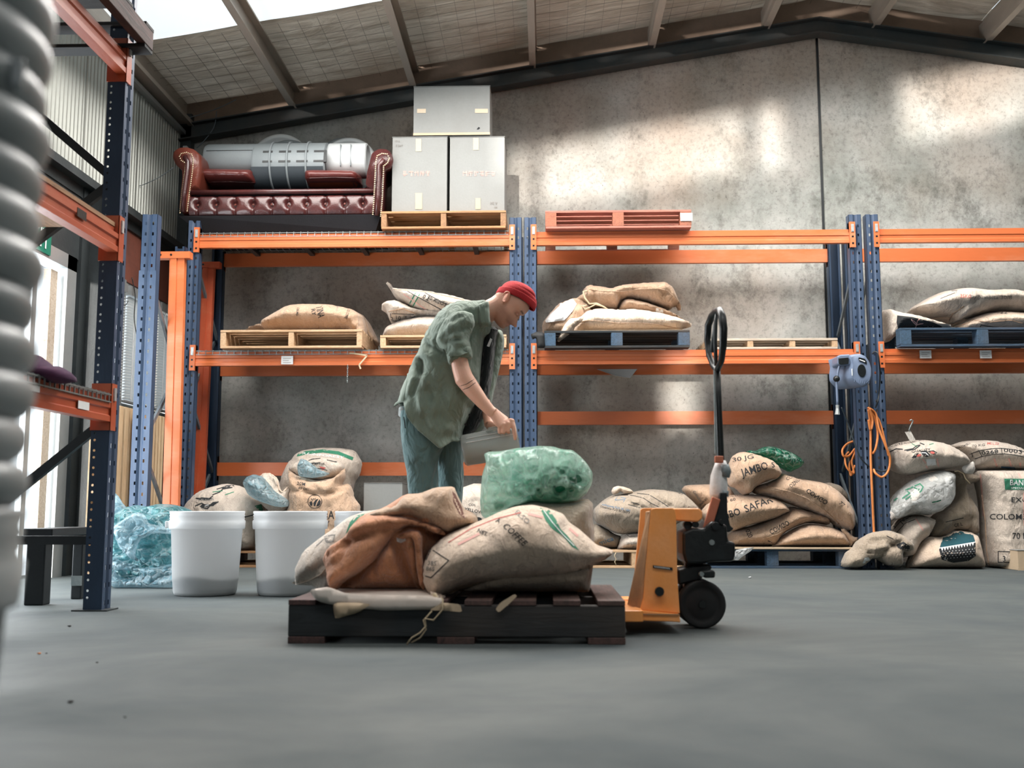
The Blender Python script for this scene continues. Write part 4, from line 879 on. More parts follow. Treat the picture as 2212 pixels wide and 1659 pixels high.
t, o, r, a = cyl_bin('long grey plastic bin lying on the sofa with a split line along it', 449, 564, 314, 384, 8.64, 'bin_grey')
obj('split_line', MB().box(a[0]+.03, sx(557, 330, 8.64-r), 8.64-r*.98, 8.64-r*.9, a[2]+r*.32, a[2]+r*.34), 'jack_black', t)
t, o, r, a = cyl_bin('dark-slotted ribbed grey bin in the middle of the sofa', 556, 712, 313, 414, 8.66, 'bin_grey', (597, 633, 673))
for i, (u0, u1) in enumerate([(870, 955), (1010, 1115), (1165, 1265), (1315, 1425)]):
    xa_, xb_ = [atY(350+u/4.022, 350, 8.66-r)[0] for u in (u0, u1)]
    zt, zb = a[2]+r*.42, a[2]-.02
    obj('hand_slot', MB().add([(xa_, 8.66-r*.93, zt), (xb_, 8.66-r*.93, zt), (xb_, 8.66-r*1.012, zb), (xa_, 8.66-r*1.012, zb), (xa_, 8.66-r*.86, zt), (xb_, 8.66-r*.86, zt), (xb_, 8.66-r*.9, zb), (xa_, 8.66-r*.9, zb)], [(0, 1, 2, 3), (0, 4, 5, 1), (3, 2, 6, 7), (0, 3, 7, 4), (1, 5, 6, 2)]), 'jack_black', t)
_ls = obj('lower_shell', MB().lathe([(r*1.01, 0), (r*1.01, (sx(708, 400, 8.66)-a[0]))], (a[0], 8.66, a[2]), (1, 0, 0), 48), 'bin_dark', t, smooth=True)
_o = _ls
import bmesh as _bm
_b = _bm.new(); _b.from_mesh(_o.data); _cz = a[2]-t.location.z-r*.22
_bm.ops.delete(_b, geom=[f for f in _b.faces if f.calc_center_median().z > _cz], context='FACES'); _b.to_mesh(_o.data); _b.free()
t, o, r, a = cyl_bin('white square-ended bin at the right end of the sofa', 710, 796, 312, 385, 8.68, 'bin_pale')
for u in (735, 757): obj('panel_line', MB().box(*(lambda x: (x-.003, x+.003))(atY(u, 340, 8.68-r)[0]), 8.68-r*1.01, 8.68-r*.7, a[2]-r*.6, a[2]+r*.65), 'bin_grey', t)
def round_lid(label, pxc, pyc, rpx, Yc, mat, th=.09):
    c = atY(pxc, pyc, Yc); r = rpx/FPX*Yc; t = thing('round_lid', label, 'lid', (float(c[0]), Yc, float(c[2]-r)), 'round bin lids standing behind the bins')
    obj('lid_shell', MB().lathe([(r*.55, th*.3), (r*.8, th*.25), (r*.84, 0), (r*.93, 0), (r, th*.3), (r, th), (.001, th)], (c[0], Yc, c[2]), (0, 1, 0), 56), mat, t, smooth=True)
    obj('lid_centre', MB().lathe([(.001, th*.35), (r*.6, th*.35), (r*.62, th*.3)], (c[0], Yc, c[2]), (0, 1, 0), 40), 'bin_dark' if mat == 'bin_grey' else 'bin_pale', t, smooth=True)
round_lid('pale round lid standing behind the ribbed bin, left one of the white lids', 603, 352, 69, 9.0, 'bin_pale', .06); round_lid('grey round lid standing just in front of the left pale lid', 622, 362, 66, 8.9, 'bin_grey', .06); round_lid('pale round lid standing behind the white bin near the right arm', 752, 356, 65, 8.92, 'bin_pale', .07); round_lid('thin grey lid edge behind the right pale lid', 741, 357, 66, 9.02, 'bin_grey', .05)
# --- cartons
def carton(label, px0, py0, px1, py1, Yc, D, rot=0, zb=None, g_='cartons stacked on the pallet'):
    a, c = atY(px0, py0, Yc), atY(px1, py1, Yc); z0_ = zb if zb is not None else c[2]
    t = thing('cardboard_box', label, 'box', (float((a[0]+c[0])/2), Yc+D/2, float(z0_)), g_)
    x0_, x1_, z1_ = float(a[0]), float(c[0]), float(a[2])
    o = obj('carton_body', MB().box(x0_, x1_, Yc, Yc+D, z0_, z1_-.004), 'carton', t, bev=.004)
    obj('top_flap', MB().box(x0_-.003, x1_+.003, Yc-.003, Yc+D/2-.004, z1_-.004, z1_), 'carton', t); obj('top_flap', MB().box(x0_-.003, x1_+.003, Yc+D/2+.004, Yc+D+.003, z1_-.004, z1_), 'carton', t)
    obj('bottom_edge', MB().box(x0_-.001, x1_+.001, Yc-.002, Yc, z0_, z0_+.02), 'carton_edge', t)
    return t, o
t, o = carton('tall grey carton on the pallet, left of two, with red print', 848, 296, 965, 453, 8.33, .5, zb=2.874)
for (a_, b_, c_, d_) in ((898, 300, 910, 327), (897, 417, 912, 452)): obj('tape', lay([surf(o)], [(a_, b_), (c_, b_), (c_, d_), (a_, d_)], [(0, 1, 2, 3)]), 'tape', t)
write(t, o, '49 8', 853, 307, 4.5, 2, 'ink_grey'); write(t, o, 'E B4T', 855, 317, 5, 2, 'ink_grey')
# two rows of faint red strokes print
def glyphs(par, tg, x, y, n, s, mat, sd):
    R_ = random.Random(sd); S = []
    for k in range(n):
        cx = x+k*s*1.15
        for _ in range(2): yy_ = y-s*R_.uniform(.1, .95); S.append([(cx, yy_), (cx+s*.85, yy_+R_.uniform(-.5, .5))])
        for _ in range(3): xx_ = cx+s*R_.uniform(.05, .85); S.append([(xx_, y-s), (xx_+R_.uniform(-2, 2), y)])
    mark(par, tg, S, .9, mat, 'printed_characters')
glyphs(t, o, 871, 380, 5, 10.5, 'ink_pink', 3)
t, o = carton('tall grey carton on the pallet, right of two, with red print', 972, 296, 1090, 453, 8.33, .5, zb=2.874)
for (a_, b_, c_, d_) in ((1022, 298, 1034, 324), (1027, 428, 1038, 452)): obj('tape', lay([surf(o)], [(a_, b_), (c_, b_), (c_, d_), (a_, d_)], [(0, 1, 2, 3)]), 'tape', t)
glyphs(t, o, 1000, 380, 6, 10.5, 'ink_pink', 5); write(t, o, 'A B4', 1059, 442, 6, 0, 'ink_grey', mirror=True, flipy=True); write(t, o, '49', 1068, 450, 5, 0, 'ink_grey', mirror=True, flipy=True)
t, o = carton('single grey carton on top of the two tall cartons', 894, 187, 1058, 292, 8.36, .45, zb=3.557)
for (a_, b_, c_, d_) in ((901, 235, 920, 244), (1026, 235, 1054, 244)): obj('tape', lay([surf(o)], [(a_, b_), (c_, b_), (c_, d_), (a_, d_)], [(0, 1, 2, 3)]), 'tape', t)
mark(t, o, [[(1031, 279), (1034, 275), (1036, 277)], [(1033, 279), (1036, 276)]], 1.6, 'ink_black')
# ================================================================== MIDDLE SHELF SACKS
S2 = lambda pts: crop(400, 560, 4.424, pts)
GS = 'coffee sacks'
pt = 1.897
t, b = sack('jute_sack', 'tan printed jute sack on the pine pallet, tail hanging off its right end', S2([(735, 640), (760, 590), (900, 510), (1000, 452), (1150, 433), (1400, 440), (1600, 480), (1700, 540), (1730, 640), (1755, 770), (1762, 812), (1712, 845), (1690, 790), (1655, 745), (1560, 700), (1200, 705), (780, 700)]), 8.62, .3, 'jute', GS, R=.16, zmin=None, seed=1,
    creases=[(S2([(1500, 690), (1650, 640), (1720, 560)]), -.03, .02), (S2([(1660, 700), (1720, 640), (1735, 600)]), -.03, .015)])
write(t, b, 'TINA', 682, 662, 15, 78, w=26); write(t, b, 'RY', 672, 668, 9, 80); write(t, b, 'COLOMBIA', 642, 664, 5, 100, w=18); write(t, b, 'COL COFFEE', 752, 665, 6, 110, w=24); write(t, b, 'MILD', 728, 660, 4, 105, 'ink_grey')
patch(t, b, [ell(716, 661, 6, 3, 10)], 'ink_black')
t, b = sack('jute_sack', 'brown jute sack behind the printed one, only its edge and gathered tail showing', S2([(560, 690), (600, 655), (720, 618), (1000, 560), (1500, 500), (1690, 520), (1770, 620), (1830, 740), (1862, 800), (1850, 835), (1770, 800), (1700, 700), (900, 700)]), 8.86, .2, 'jute', GS, R=.12, seed=8, wr=.02)
S3 = lambda pts: crop(820, 580, 3.0725, pts)
pt2 = 1.852
t, b = sack('jute_sack', 'pale sack at the bottom of the three behind the person', S3([(15, 475), (45, 400), (150, 350), (300, 325), (450, 330), (700, 360), (800, 420), (840, 480)]), 8.66, .3, 'jute_pale', GS, R=.12, zmin=pt2, snap=.06, seed=11, seam=S3([(60, 440), (200, 452), (420, 455)]))
t, b = sack('jute_sack', 'pale sack with a boxed black number, middle of the three behind the person', S3([(5, 270), (60, 230), (130, 222), (250, 280), (400, 290), (700, 310), (780, 350), (600, 370), (340, 325), (210, 345), (85, 378), (65, 340), (50, 300)]), 8.62, .3, 'jute_pale', GS, R=.09, seed=12, wr=.016, seam=S3([(60, 285), (150, 265), (240, 300)]))
mark(t, b, [S3([(72, 300), (78, 350), (170, 345), (235, 318)]), S3([(110, 312), (112, 350)]), S3([(72, 300), (240, 305)])], 1.3); write(t, b, '3', 845, 694, 9, -4, bold=.02); write(t, b, '0', 861, 692, 9, -8, bold=.02)
t, b = sack('jute_sack', 'pale sack with a pointed ear, topmost of the three behind the person', S3([(38, 92), (75, 100), (92, 138), (190, 145), (330, 158), (500, 188), (640, 230), (740, 300), (700, 360), (450, 330), (350, 318), (250, 298), (160, 245), (100, 190), (72, 140)]), 8.6, .28, 'jute_pale', GS, R=.12, seed=13, seam=[S3([(92, 138), (330, 158), (560, 210)])])
write(t, b, '0 2', 912, 643, 9, 30); write(t, b, '70 KILOS', 922, 645, 8, 24, w=44, bold=.02); write(t, b, 'CAFE 0017', 940, 651, 8, 24, 'ink_grey', w=40); mark(t, b, [S3([(185, 150), (300, 215), (420, 280)]), S3([(300, 160), (445, 240)])], 1.4); mark(t, b, [S3([(240, 160), (190, 250)]), S3([(265, 170), (215, 262)])], 2.5, 'ink_green'); mark(t, b, [S3([(160, 170), (330, 290)])], 2.0, 'ink_pink')
S4 = lambda pts: crop(1120, 560, 5.027, pts)
pt3 = 1.875
obj('cardboard_sheet', MB().box(X(1222, 722), X(1478, 722), 8.27, 9.0, 1.873, 1.886), 'carton_edge', None, label='flattened cardboard sheet between the black pallet and the brown sacks', cat='cardboard')
t, b = sack('jute_sack', 'brown sack on the black pallet with white document lying on its end', S4([(262, 790), (255, 700), (330, 600), (430, 490), (600, 430), (720, 450), (800, 560), (800, 700), (800, 790)]), 8.68, .3, 'jute', GS, R=.14, zmin=pt3, seed=21, wr=.018, creases=[(S4([(360, 790), (400, 745), (470, 735)]), -.035, .018), (S4([(520, 650), (600, 560), (700, 510)]), -.03, .02)])
pg = patch(t, b, [S4([(425, 488), (590, 428), (632, 485), (590, 560), (500, 662), (270, 692), (350, 590), (440, 512)])], 'paper', 'document', off=.012)
mark(t, [b], [S4([(430, 580), (520, 565)]), S4([(400, 620), (500, 605)]), S4([(450, 545), (560, 525)]), S4([(500, 515), (560, 500)])], .7, 'ink_grey', 'document_lines', off=.017)
t, b = sack('jute_sack', 'long brown sack at the front of the black pallet, twisted tail at left', S4([(575, 795), (585, 740), (640, 650), (740, 570), (850, 548), (1100, 560), (1250, 552), (1500, 590), (1700, 640), (1830, 690), (1880, 695), (1875, 735), (1800, 745), (1700, 795)]), 8.56, .3, 'jute_light', GS, R=.13, zmin=pt3, seed=22, seam=S4([(600, 745), (680, 680), (760, 664), (900, 675), (1100, 695), (1300, 690), (1500, 705), (1700, 745), (1820, 740)]), creases=[(S4([(620, 730), (700, 672), (800, 668), (1100, 700), (1300, 696), (1500, 712), (1700, 755)]), -.012, .012)])
o = obj('twisted_tail', soft(S4([(640, 640), (560, 640), (500, 710), (450, 800), (418, 888), (440, 900), (490, 860), (560, 810), (610, 740), (700, 665), (720, 600)]), 8.26, .06, R=.05, seed=5, wr=.01, sm=2), 'jute_light', t, smooth=True); seam_on(t, o, S4([(500, 720), (455, 800), (435, 880)]), 2)
t, b = sack('jute_sack', 'brown sack with small white sticker, second layer on the black pallet', S4([(1060, 600), (1070, 540), (1110, 455), (1200, 438), (1400, 488), (1600, 560), (1750, 640), (1830, 690), (1700, 680), (1400, 640)]), 8.7, .28, 'jute', GS, R=.12, seed=23); patch(t, b, [S4([(1495, 530), (1570, 550), (1572, 606), (1530, 600), (1490, 575)])], 'paper', 'sticker'); seam_on(t, b, S4([(1110, 470), (1095, 545)]), 2.4)
t, b = sack('jute_sack', 'slack brown sack knotted at its left, topmost on the black pallet', S4([(605, 440), (690, 385), (705, 325), (760, 292), (850, 308), (1000, 330), (1080, 300), (1300, 275), (1430, 270), (1580, 262), (1680, 330), (1720, 440), (1772, 552), (1750, 558), (1690, 500), (1650, 552), (1500, 522), (1350, 470), (1200, 450), (1110, 470), (1070, 555), (900, 552), (760, 540), (620, 490)]), 8.66, .26, 'jute', GS, R=.1, seed=24, wr=.022, seam=S4([(770, 325), (900, 348), (1100, 352), (1300, 325), (1500, 318), (1620, 340), (1720, 440)]),
    creases=[(S4([(740, 330), (745, 400), (780, 470), (800, 520)]), .03, .012), (S4([(800, 400), (830, 520)]), -.02, .015), (S4([(1550, 430), (1600, 420), (1630, 460)]), -.04, .02), (S4([(1100, 460), (1080, 550)]), -.03, .012)])
q = [atY(x, y, 8.42) for x, y in S4([(745, 345), (705, 350), (720, 420), (770, 485), (850, 480), (930, 520), (975, 550)])]
obj('tie_cord', MB().tube(q, .008, 6).tube([atY(x, y, 8.41) for x, y in S4([(740, 500), (700, 510), (720, 545), (780, 520), (840, 490), (900, 510)])], .006, 6), 'twine', t, smooth=True)
# black plug at the left end of the black pallet
t = thing('plastic_wrap', 'scrap of black plastic at the left end of the black pallet', 'plastic', tuple(atY(1165, 745, 8.27)))
obj('wrap_scrap', soft([(1146, 722), (1160, 716), (1176, 718), (1178, 752), (1160, 752), (1158, 730), (1150, 734)], 8.2, .04, seed=2), 'rubber', t, smooth=True)
S5 = lambda pts: crop(1700, 440, 3.318, pts)
pt4 = 1.885
t, b = sack('jute_sack', 'sack with black printed block and pale flower mark, left end of the dark blue pallet', S5([(672, 800), (690, 757), (780, 785), (900, 805), (1050, 850), (1185, 890), (1190, 910), (900, 925), (790, 935), (740, 985), (690, 1000), (675, 900)]), 8.5, .26, 'jute_pale', GS, R=.12, seed=31)
patch(t, b, [S5([(790, 800), (900, 812), (1050, 852), (1110, 880), (1115, 905), (900, 915), (800, 912), (785, 850)])], 'ink_black', 'printed_block', off=.007); mark(t, b, [S5([(915, 905), (925, 880), (930, 860)]), S5([(928, 872), (905, 850), (892, 830)]), S5([(930, 865), (935, 840), (950, 825)]), S5([(930, 868), (955, 862), (975, 860)]), S5([(928, 860), (915, 845), (905, 838)])], 1.8, 'ink_pink', 'flower_mark', off=.010)
t, b = sack('jute_sack', 'pale sack low in the pile at the right edge, only its folded lip showing', S5([(1000, 830), (1100, 800), (1180, 800), (1300, 830), (1300, 915), (1180, 915), (1080, 870)]), 8.72, .2, 'jute_light', GS, R=.1, seed=32)
t, b = sack('jute_sack', 'pale sack with seam rising from the dark blue pallet, under the top one', S5([(1180, 915), (1195, 875), (1300, 820), (1400, 790), (1500, 780), (1700, 795), (1950, 830), (1950, 915)]), 8.62, .3, 'jute_light', GS, R=.12, zmin=pt4, snap=.04, seed=33, seam=S5([(1195, 890), (1300, 855), (1330, 835), (1450, 850), (1600, 835), (1700, 860)]))
write(t, b, 'V22', 2150, 677, 6, 2, w=26); mark(t, b, [S5([(1385, 890), (1390, 870), (1480, 885), (1640, 900)])], 1.5)
t, b = sack('jute_sack', 'big pale sack with handwriting, topmost at the right edge of the middle shelf', S5([(872, 765), (900, 740), (1000, 680), (1100, 635), (1250, 613), (1400, 630), (1550, 622), (1699, 648), (1950, 690), (1980, 760), (1700, 782), (1480, 775), (1300, 820), (1170, 872), (1145, 815), (1000, 812), (930, 790)]), 8.6, .32, 'jute_pale', GS, R=.14, seed=34, creases=[(S5([(1150, 850), (1180, 780), (1260, 740)]), -.04, .02)])
write(t, b, '35KG', 2074, 643, 8, 3, 'ink_red'); write(t, b, 'By Jumpita 30/8', 2096, 645, 8, 1, 'ink_grey', w=90); mark(t, b, [S5([(1180, 625), (1220, 622)]), S5([(1100, 680), (1200, 640), (1215, 632)])], 1.2, 'ink_black')
seam_on(t, b, S5([(1155, 850), (1190, 785), (1270, 735)]), 2.2)
obj('leaning_card', MB().add([(X(1290, 815, 8.9), 8.95, 1.66), (X(1378, 815, 8.9), 8.95, 1.66), (X(1362, 830, 8.9), 8.93, 1.58), (X(1330, 822, 8.9), 8.93, 1.60)], [(0, 1, 2, 3)]), 'paper', None, label='grey card corner hanging below the rear middle beam', cat='card', solid=.004)
# ================================================================== FLOOR SACKS, BAY 2 (right pile on the blue pallet)
K = lambda pts: crop(1500, 940, 5.353, pts)
obj('cardboard_sheet', MB().box(X(1512, 1188, 8.3), X(1842, 1188, 8.3), 8.27, 9.05, .151, .163), 'carton_edge', None, label='cardboard sheet between the blue pallet and the stencilled sacks', cat='cardboard')
zq = .164
t, b = sack('jute_sack', 'plain brown sack at the bottom right of the stencilled pile', K([(890, 1240), (980, 1180), (1150, 1075), (1300, 1022), (1540, 1045), (1700, 1110), (1800, 1200), (1815, 1300), (1700, 1312), (900, 1312)]), 8.5, .24, 'jute', GS, R=.12, zmin=zq, seed=41, creases=[(K([(890, 1245), (960, 1235), (1000, 1215)]), .02, .015)])
t, b = sack('jute_sack', 'brown sack low in the pile with reversed stencil lettering and a seam along its front', K([(300, 1312), (330, 1180), (430, 1100), (700, 1035), (1000, 880), (1120, 820), (1400, 895), (1520, 935), (1545, 1045), (1400, 1020), (1300, 1015), (1150, 1065), (1020, 1140), (900, 1250), (860, 1312)]), 8.6, .28, 'jute', GS, R=.12, zmin=zq, seed=42, seam=K([(340, 1225), (450, 1212), (800, 1195), (950, 1150), (1060, 1085), (1250, 990), (1400, 960), (1500, 930)]),
    creases=[(K([(340, 1225), (450, 1214), (800, 1197), (950, 1152), (1060, 1088)]), -.02, .012)])
write(t, b, 'CONGO', 1666, 1155, 11, -28, w=46, bold=.03, flipy=True); write(t, b, '020', 1610, 1146, 10, 65, w=18)
mark(t, b, [[(1647, 1170), (1655, 1180), (1665, 1177)], [(1659, 1168), (1667, 1172)]], 1.6)
t, b = sack('jute_sack', 'large brown sack stencilled SAFARI across its front', K([(60, 900), (150, 790), (380, 695), (620, 680), (850, 705), (1000, 765), (1110, 880), (900, 975), (600, 1055), (430, 1115), (330, 1090), (120, 1010)]), 8.52, .3, 'jute', GS, R=.16, seed=43, wr=.014)
write(t, b, 'JAMBO', 1545, 1128, 15.5, -17, w=58, bold=.02); write(t, b, 'SAFARI', 1611, 1107, 15.5, -21, w=68, bold=.02)
write(t, b, 'FAIR 20', 1572, 1076, 7, -14, w=38); write(t, b, '2 60', 1568, 1086, 6, -14, w=22)
write(t, b, 'FLO', 1505, 1098, 6, -60, w=18); 
t, b = sack('jute_sack', 'plump brown sack behind the right end of the pile, only its back edge showing', K([(1480, 560), (1560, 545), (1680, 580), (1750, 660), (1775, 750), (1730, 800), (1500, 700)]), 8.78, .16, 'jute_grey', GS, R=.08, seed=44)
t, b = sack('jute_sack', 'long brown sack sliding down the right side of the pile, small reversed lettering', K([(650, 640), (700, 590), (850, 548), (960, 500), (1015, 440), (1200, 500), (1500, 550), (1640, 640), (1770, 780), (1830, 900), (1832, 1050), (1785, 1115), (1700, 1092), (1500, 960), (1300, 872), (1080, 792), (850, 712), (700, 682)]), 8.54, .28, 'jute', GS, R=.13, seed=45, wr=.015,
    seam=K([(800, 560), (900, 610), (1100, 650), (1300, 730), (1500, 860), (1650, 1000), (1710, 1085)]), creases=[(K([(800, 562), (900, 612), (1100, 652), (1300, 732), (1500, 862), (1650, 1002)]), -.02, .012)]+[(K([(x_, y_), (x_-40, y_+55)]), -.006, .008) for x_, y_ in ((1000, 680), (1060, 700), (1130, 715), (1190, 745), (1250, 780), (1330, 830))])
write(t, b, 'CONGO', 1740, 1063, 10, 33, w=52, bold=.02, flipy=True); write(t, b, 'OZNO', 1709, 1054, 8, -40, w=26); write(t, b, 'CO', 1700, 1038, 7, -25, w=14); write(t, b, '77', 1812, 1088, 8, 40, w=12)
obj('tail', soft(K([(1690, 1085), (1740, 1080), (1800, 1140), (1850, 1180), (1925, 1178), (1880, 1230), (1800, 1298), (1770, 1230), (1730, 1160)]), 8.4, .05, R=.04, seed=46, wr=.012), 'jute', t, smooth=True)
t, b = sack('jute_sack', 'open sack stencilled JAMBO on top of the pile, green liner showing', K([(375, 470), (385, 370), (430, 250), (500, 205), (570, 192), (700, 215), (860, 268), (945, 335), (1000, 440), (975, 490), (800, 542), (700, 602), (640, 680), (560, 695), (520, 660), (470, 610), (400, 590)]), 8.46, .26, 'jute', GS, R=.13, seed=47, wr=.016,
    creases=[(K([(500, 560), (520, 650), (560, 690)]), -.03, .012), (K([(680, 240), (760, 275), (860, 290)]), -.03, .012)], seam=K([(960, 490), (800, 542), (690, 600), (640, 660)]))
write(t, b, 'JAMBO', 1603, 1030, 17, -17, w=60, bold=.02); write(t, b, '30 JG', 1583, 998, 9, -10, w=46, bold=.01); write(t, b, 'S', 1668, 1010, 12, -10)
obj('plastic_liner', soft(K([(495, 272), (545, 210), (640, 170), (700, 185), (800, 135), (900, 128), (1080, 178), (1200, 240), (1278, 312), (1225, 372), (1095, 432), (960, 360), (850, 290), (700, 235), (600, 240)]), 8.5, .16, R=.08, seed=48, wr=.03, ridge=.03), 'film_dark_green', t, smooth=True)
obj('plastic_scrap', soft(K([(455, 1440), (470, 1330), (560, 1310), (700, 1290), (640, 1350), (560, 1400), (500, 1450)]), 8.2, .02, seed=49, wr=.015, ridge=.02, step=.01), 'film_clear', None, 'shred of clear plastic hanging off the blue pallet beside the jack', 'plastic', smooth=True)
# ---- left pile (behind the jack)
L_ = lambda pts: crop(1250, 1020, 7.1355, pts)
zl = .142
t, b = sack('jute_sack', 'grey striped sack at the bottom of the pile behind the yellow jack', L_([(590, 1215), (595, 1110), (640, 1020), (740, 950), (900, 930), (1300, 930), (1620, 960), (1690, 1010), (1690, 1215)]), 8.5, .22, 'jute_pale', GS, R=.1, zmin=zl, snap=.05, seed=51, seam=L_([(640, 1215), (760, 1178), (900, 1165), (1000, 1170)]))
mark(t, b, [L_([(740, 960), (790, 1000), (1000, 990)]), L_([(770, 955), (800, 985), (1000, 972)]), L_([(870, 930), (875, 955)]), L_([(1520, 985), (1600, 985)]), L_([(1520, 1140), (1600, 1140)])], 1)
t, b = sack('jute_sack', 'brown sack end with letters mic low on the left of the jack pile', L_([(80, 1100), (110, 960), (250, 780), (420, 860), (560, 960), (660, 985), (600, 1080), (560, 1140), (480, 1170), (300, 1180), (120, 1190)]), 8.62, .22, 'jute_grey', GS, R=.1, seed=52, creases=[(L_([(190, 940), (300, 915), (400, 960), (560, 1030)]), -.015, .012)], zmin=zl)
write(t, b, 'mica', 1296, 1178, 10, -20, w=32, bold=.02, mat='ink_blue')
t, b = sack('jute_sack', 'brown sack with faint lettering at the back right of the jack pile', L_([(1580, 270), (1640, 200), (2000, 185), (2300, 200), (2450, 400), (2300, 560), (1960, 640), (1880, 560), (1700, 400)]), 8.75, .2, 'jute', GS, R=.12, seed=53, seam=L_([(1620, 250), (1700, 380), (1820, 500), (1960, 640)]))
write(t, b, 'Chimaltel', 1496, 1062, 6, 55, w=28, mat='ink_grey'); write(t, b, 'GRAIN 003', 1512, 1095, 5, -45, w=24); write(t, b, 'CO3', 1518, 1102, 6, -50, w=14)
t, b = sack('jute_sack', 'big grey striped sack with gathered neck and small blue lettering, behind the jack', L_([(215, 640), (235, 560), (380, 430), (480, 370), (560, 345), (700, 330), (900, 290), (1100, 262), (1350, 275), (1620, 330), (1750, 440), (1860, 560), (1700, 700), (1400, 860), (1000, 930), (700, 960), (560, 940), (400, 860), (260, 770)]), 8.54, .28, 'jute_grey', GS, R=.17, seed=54, wr=.012,
    creases=[(L_([(660, 340), (900, 370), (1100, 440), (1200, 530)]), -.025, .01), (L_([(900, 325), (1100, 360), (1250, 460), (1380, 530)]), -.03, .012), (L_([(760, 490), (950, 540), (1100, 630)]), -.03, .01), (L_([(1000, 440), (1060, 520), (1120, 590)]), -.025, .009), (L_([(780, 690), (950, 680)]), -.01, .008), (L_([(1410, 520), (1600, 545)]), -.012, .008)])
mark(t, b, [L_([(660, 340), (850, 362), (1000, 400), (1120, 480), (1230, 530)]), L_([(900, 325), (1080, 345), (1160, 390), (1290, 470), (1380, 530)]), L_([(770, 500), (940, 545)]), L_([(810, 460), (940, 500)]), L_([(1340, 280), (1480, 300), (1600, 340)])], 1.3)
write(t, b, 'exImporta FLO ID 1201', 1300, 1091, 4.2, 13, w=62, mat='ink_blue', bold=.02); write(t, b, 'Dinamica FLO ID 28273', 1297, 1096, 4.5, 12, w=64, bold=.02); mark(t, b, [L_([(600, 370), (560, 430), (700, 420)]), L_([(650, 390), (720, 400), (690, 460)])], 1, 'ink_blue')
obj('gathered_neck', soft(L_([(500, 300), (530, 235), (600, 210), (700, 225), (800, 260), (860, 320), (700, 340), (640, 290), (600, 330), (530, 350)]), 8.46, .05, R=.04, seed=55, step=.012), 'jute_light', t, smooth=True)
obj('loose_thread', MB().tube([atY(x, y, 8.2) for x, y in L_([(575, 1240), (550, 1290), (580, 1340), (555, 1380), (580, 1435)])], .004, 5), 'twine', t, smooth=True)
# ================================================================== FLOOR SACKS, RIGHT EDGE
V_ = lambda pts: crop(1780, 880, 4.484, pts)
t, b = sack('jute_sack', 'pale sack with toothed dark badge sitting on the floor at the right', V_([(770, 1552), (800, 1500), (860, 1400), (950, 1290), (1020, 1250), (1150, 1262), (1300, 1190), (1450, 1215), (1490, 1350), (1530, 1480), (1545, 1552)]), 8.42, .26, 'jute_light', GS, R=.16, zmin=0, seed=61, seam=V_([(990, 1265), (900, 1380), (850, 1480), (800, 1540)]))
bg = [(1115, 1380), (1140, 1290), (1170, 1225), (1240, 1188), (1440, 1215), (1468, 1310), (1470, 1440), (1400, 1488), (1250, 1505), (1140, 1475)]
patch(t, b, [V_(bg)], 'ink_black', 'badge_ground'); patch(t, b, [V_([(1122, 1360), (1145, 1290), (1175, 1228), (1240, 1192), (1440, 1218), (1464, 1300), (1300, 1330)])], 'ink_teal', 'badge_top', off=.005)
mark(t, b, [V_([(1118, 1362), (1300, 1333), (1465, 1305)])], 1.6, 'ink_white', off=.007)
patch(t, b, [V_([(1130+i*27, 1360-i*4.6), (1157+i*27, 1355-i*4.6), (1146+i*27, 1392-i*4.6)]) for i in range(12)], 'ink_white', 'badge_teeth', off=.007)
patch(t, b, [[*ell(*V_([(1150+32*i+(j % 2)*14, 1400+j*22-i*3)])[0], .9, .9, 5)] for i in range(10) for j in range(4)], 'ink_white', 'badge_dots', off=.007)
write(t, b, 'Z', 1780+1165/4.484, 880+1475/4.484, 5, 0, 'ink_white')
t, b = sack('jute_sack', 'pale sack with boxed number 3 beside the orange cord, under the clear-wrapped one', V_([(640, 1330), (660, 1190), (720, 1090), (800, 1045), (930, 1035), (1060, 1080), (1010, 1200), (985, 1250), (900, 1310), (840, 1440), (700, 1470)]), 8.5, .26, 'jute_pale', GS, R=.12, seed=62, creases=[(V_([(915, 1050), (940, 1140), (985, 1240)]), -.02, .012)])
mark(t, b, [V_([(665, 1190), (740, 1105), (840, 1060)]), V_([(700, 1215), (790, 1120), (880, 1085)]), V_([(740, 1105), (770, 1135)])], 1.3); write(t, b, '3', 1933, 1142, 7, -45, bold=.02); write(t, b, '0', 1952, 1127, 7, -35, bold=.02)
mark(t, b, [V_([(890, 1080), (960, 1190)])], 2.5, 'ink_pink')
t, b = sack('jute_sack', 'crumpled empty jute sack folded on the floor beside the blue pallet', V_([(158, 1545), (185, 1460), (212, 1400), (265, 1370), (330, 1280), (450, 1212), (620, 1188), (760, 1232), (852, 1310), (840, 1395), (745, 1398), (755, 1500), (735, 1552), (600, 1530), (480, 1455), (345, 1560)]), 8.2, .16, 'jute_grey', GS, R=.09, seed=63, wr=.02,
    creases=[(V_([(420, 1300), (540, 1280), (640, 1330)]), -.05, .03), (V_([(520, 1480), (540, 1400), (620, 1340), (700, 1290)]), -.035, .015), (V_([(380, 1400), (500, 1390), (560, 1370)]), -.03, .012)])
patch(t, b, [V_([(365, 1530), (395, 1455), (430, 1450), (450, 1480), (410, 1525)])], 'paper', 'tag'); patch(t, b, [V_([(700, 1330), (770, 1300), (835, 1350), (830, 1392), (760, 1385), (715, 1360)])], 'rubber', 'painted_opening_shade'); mark(t, b, [V_([(610, 1245), (670, 1275)])], 1.6)  # black patch paints the shade inside the sack opening
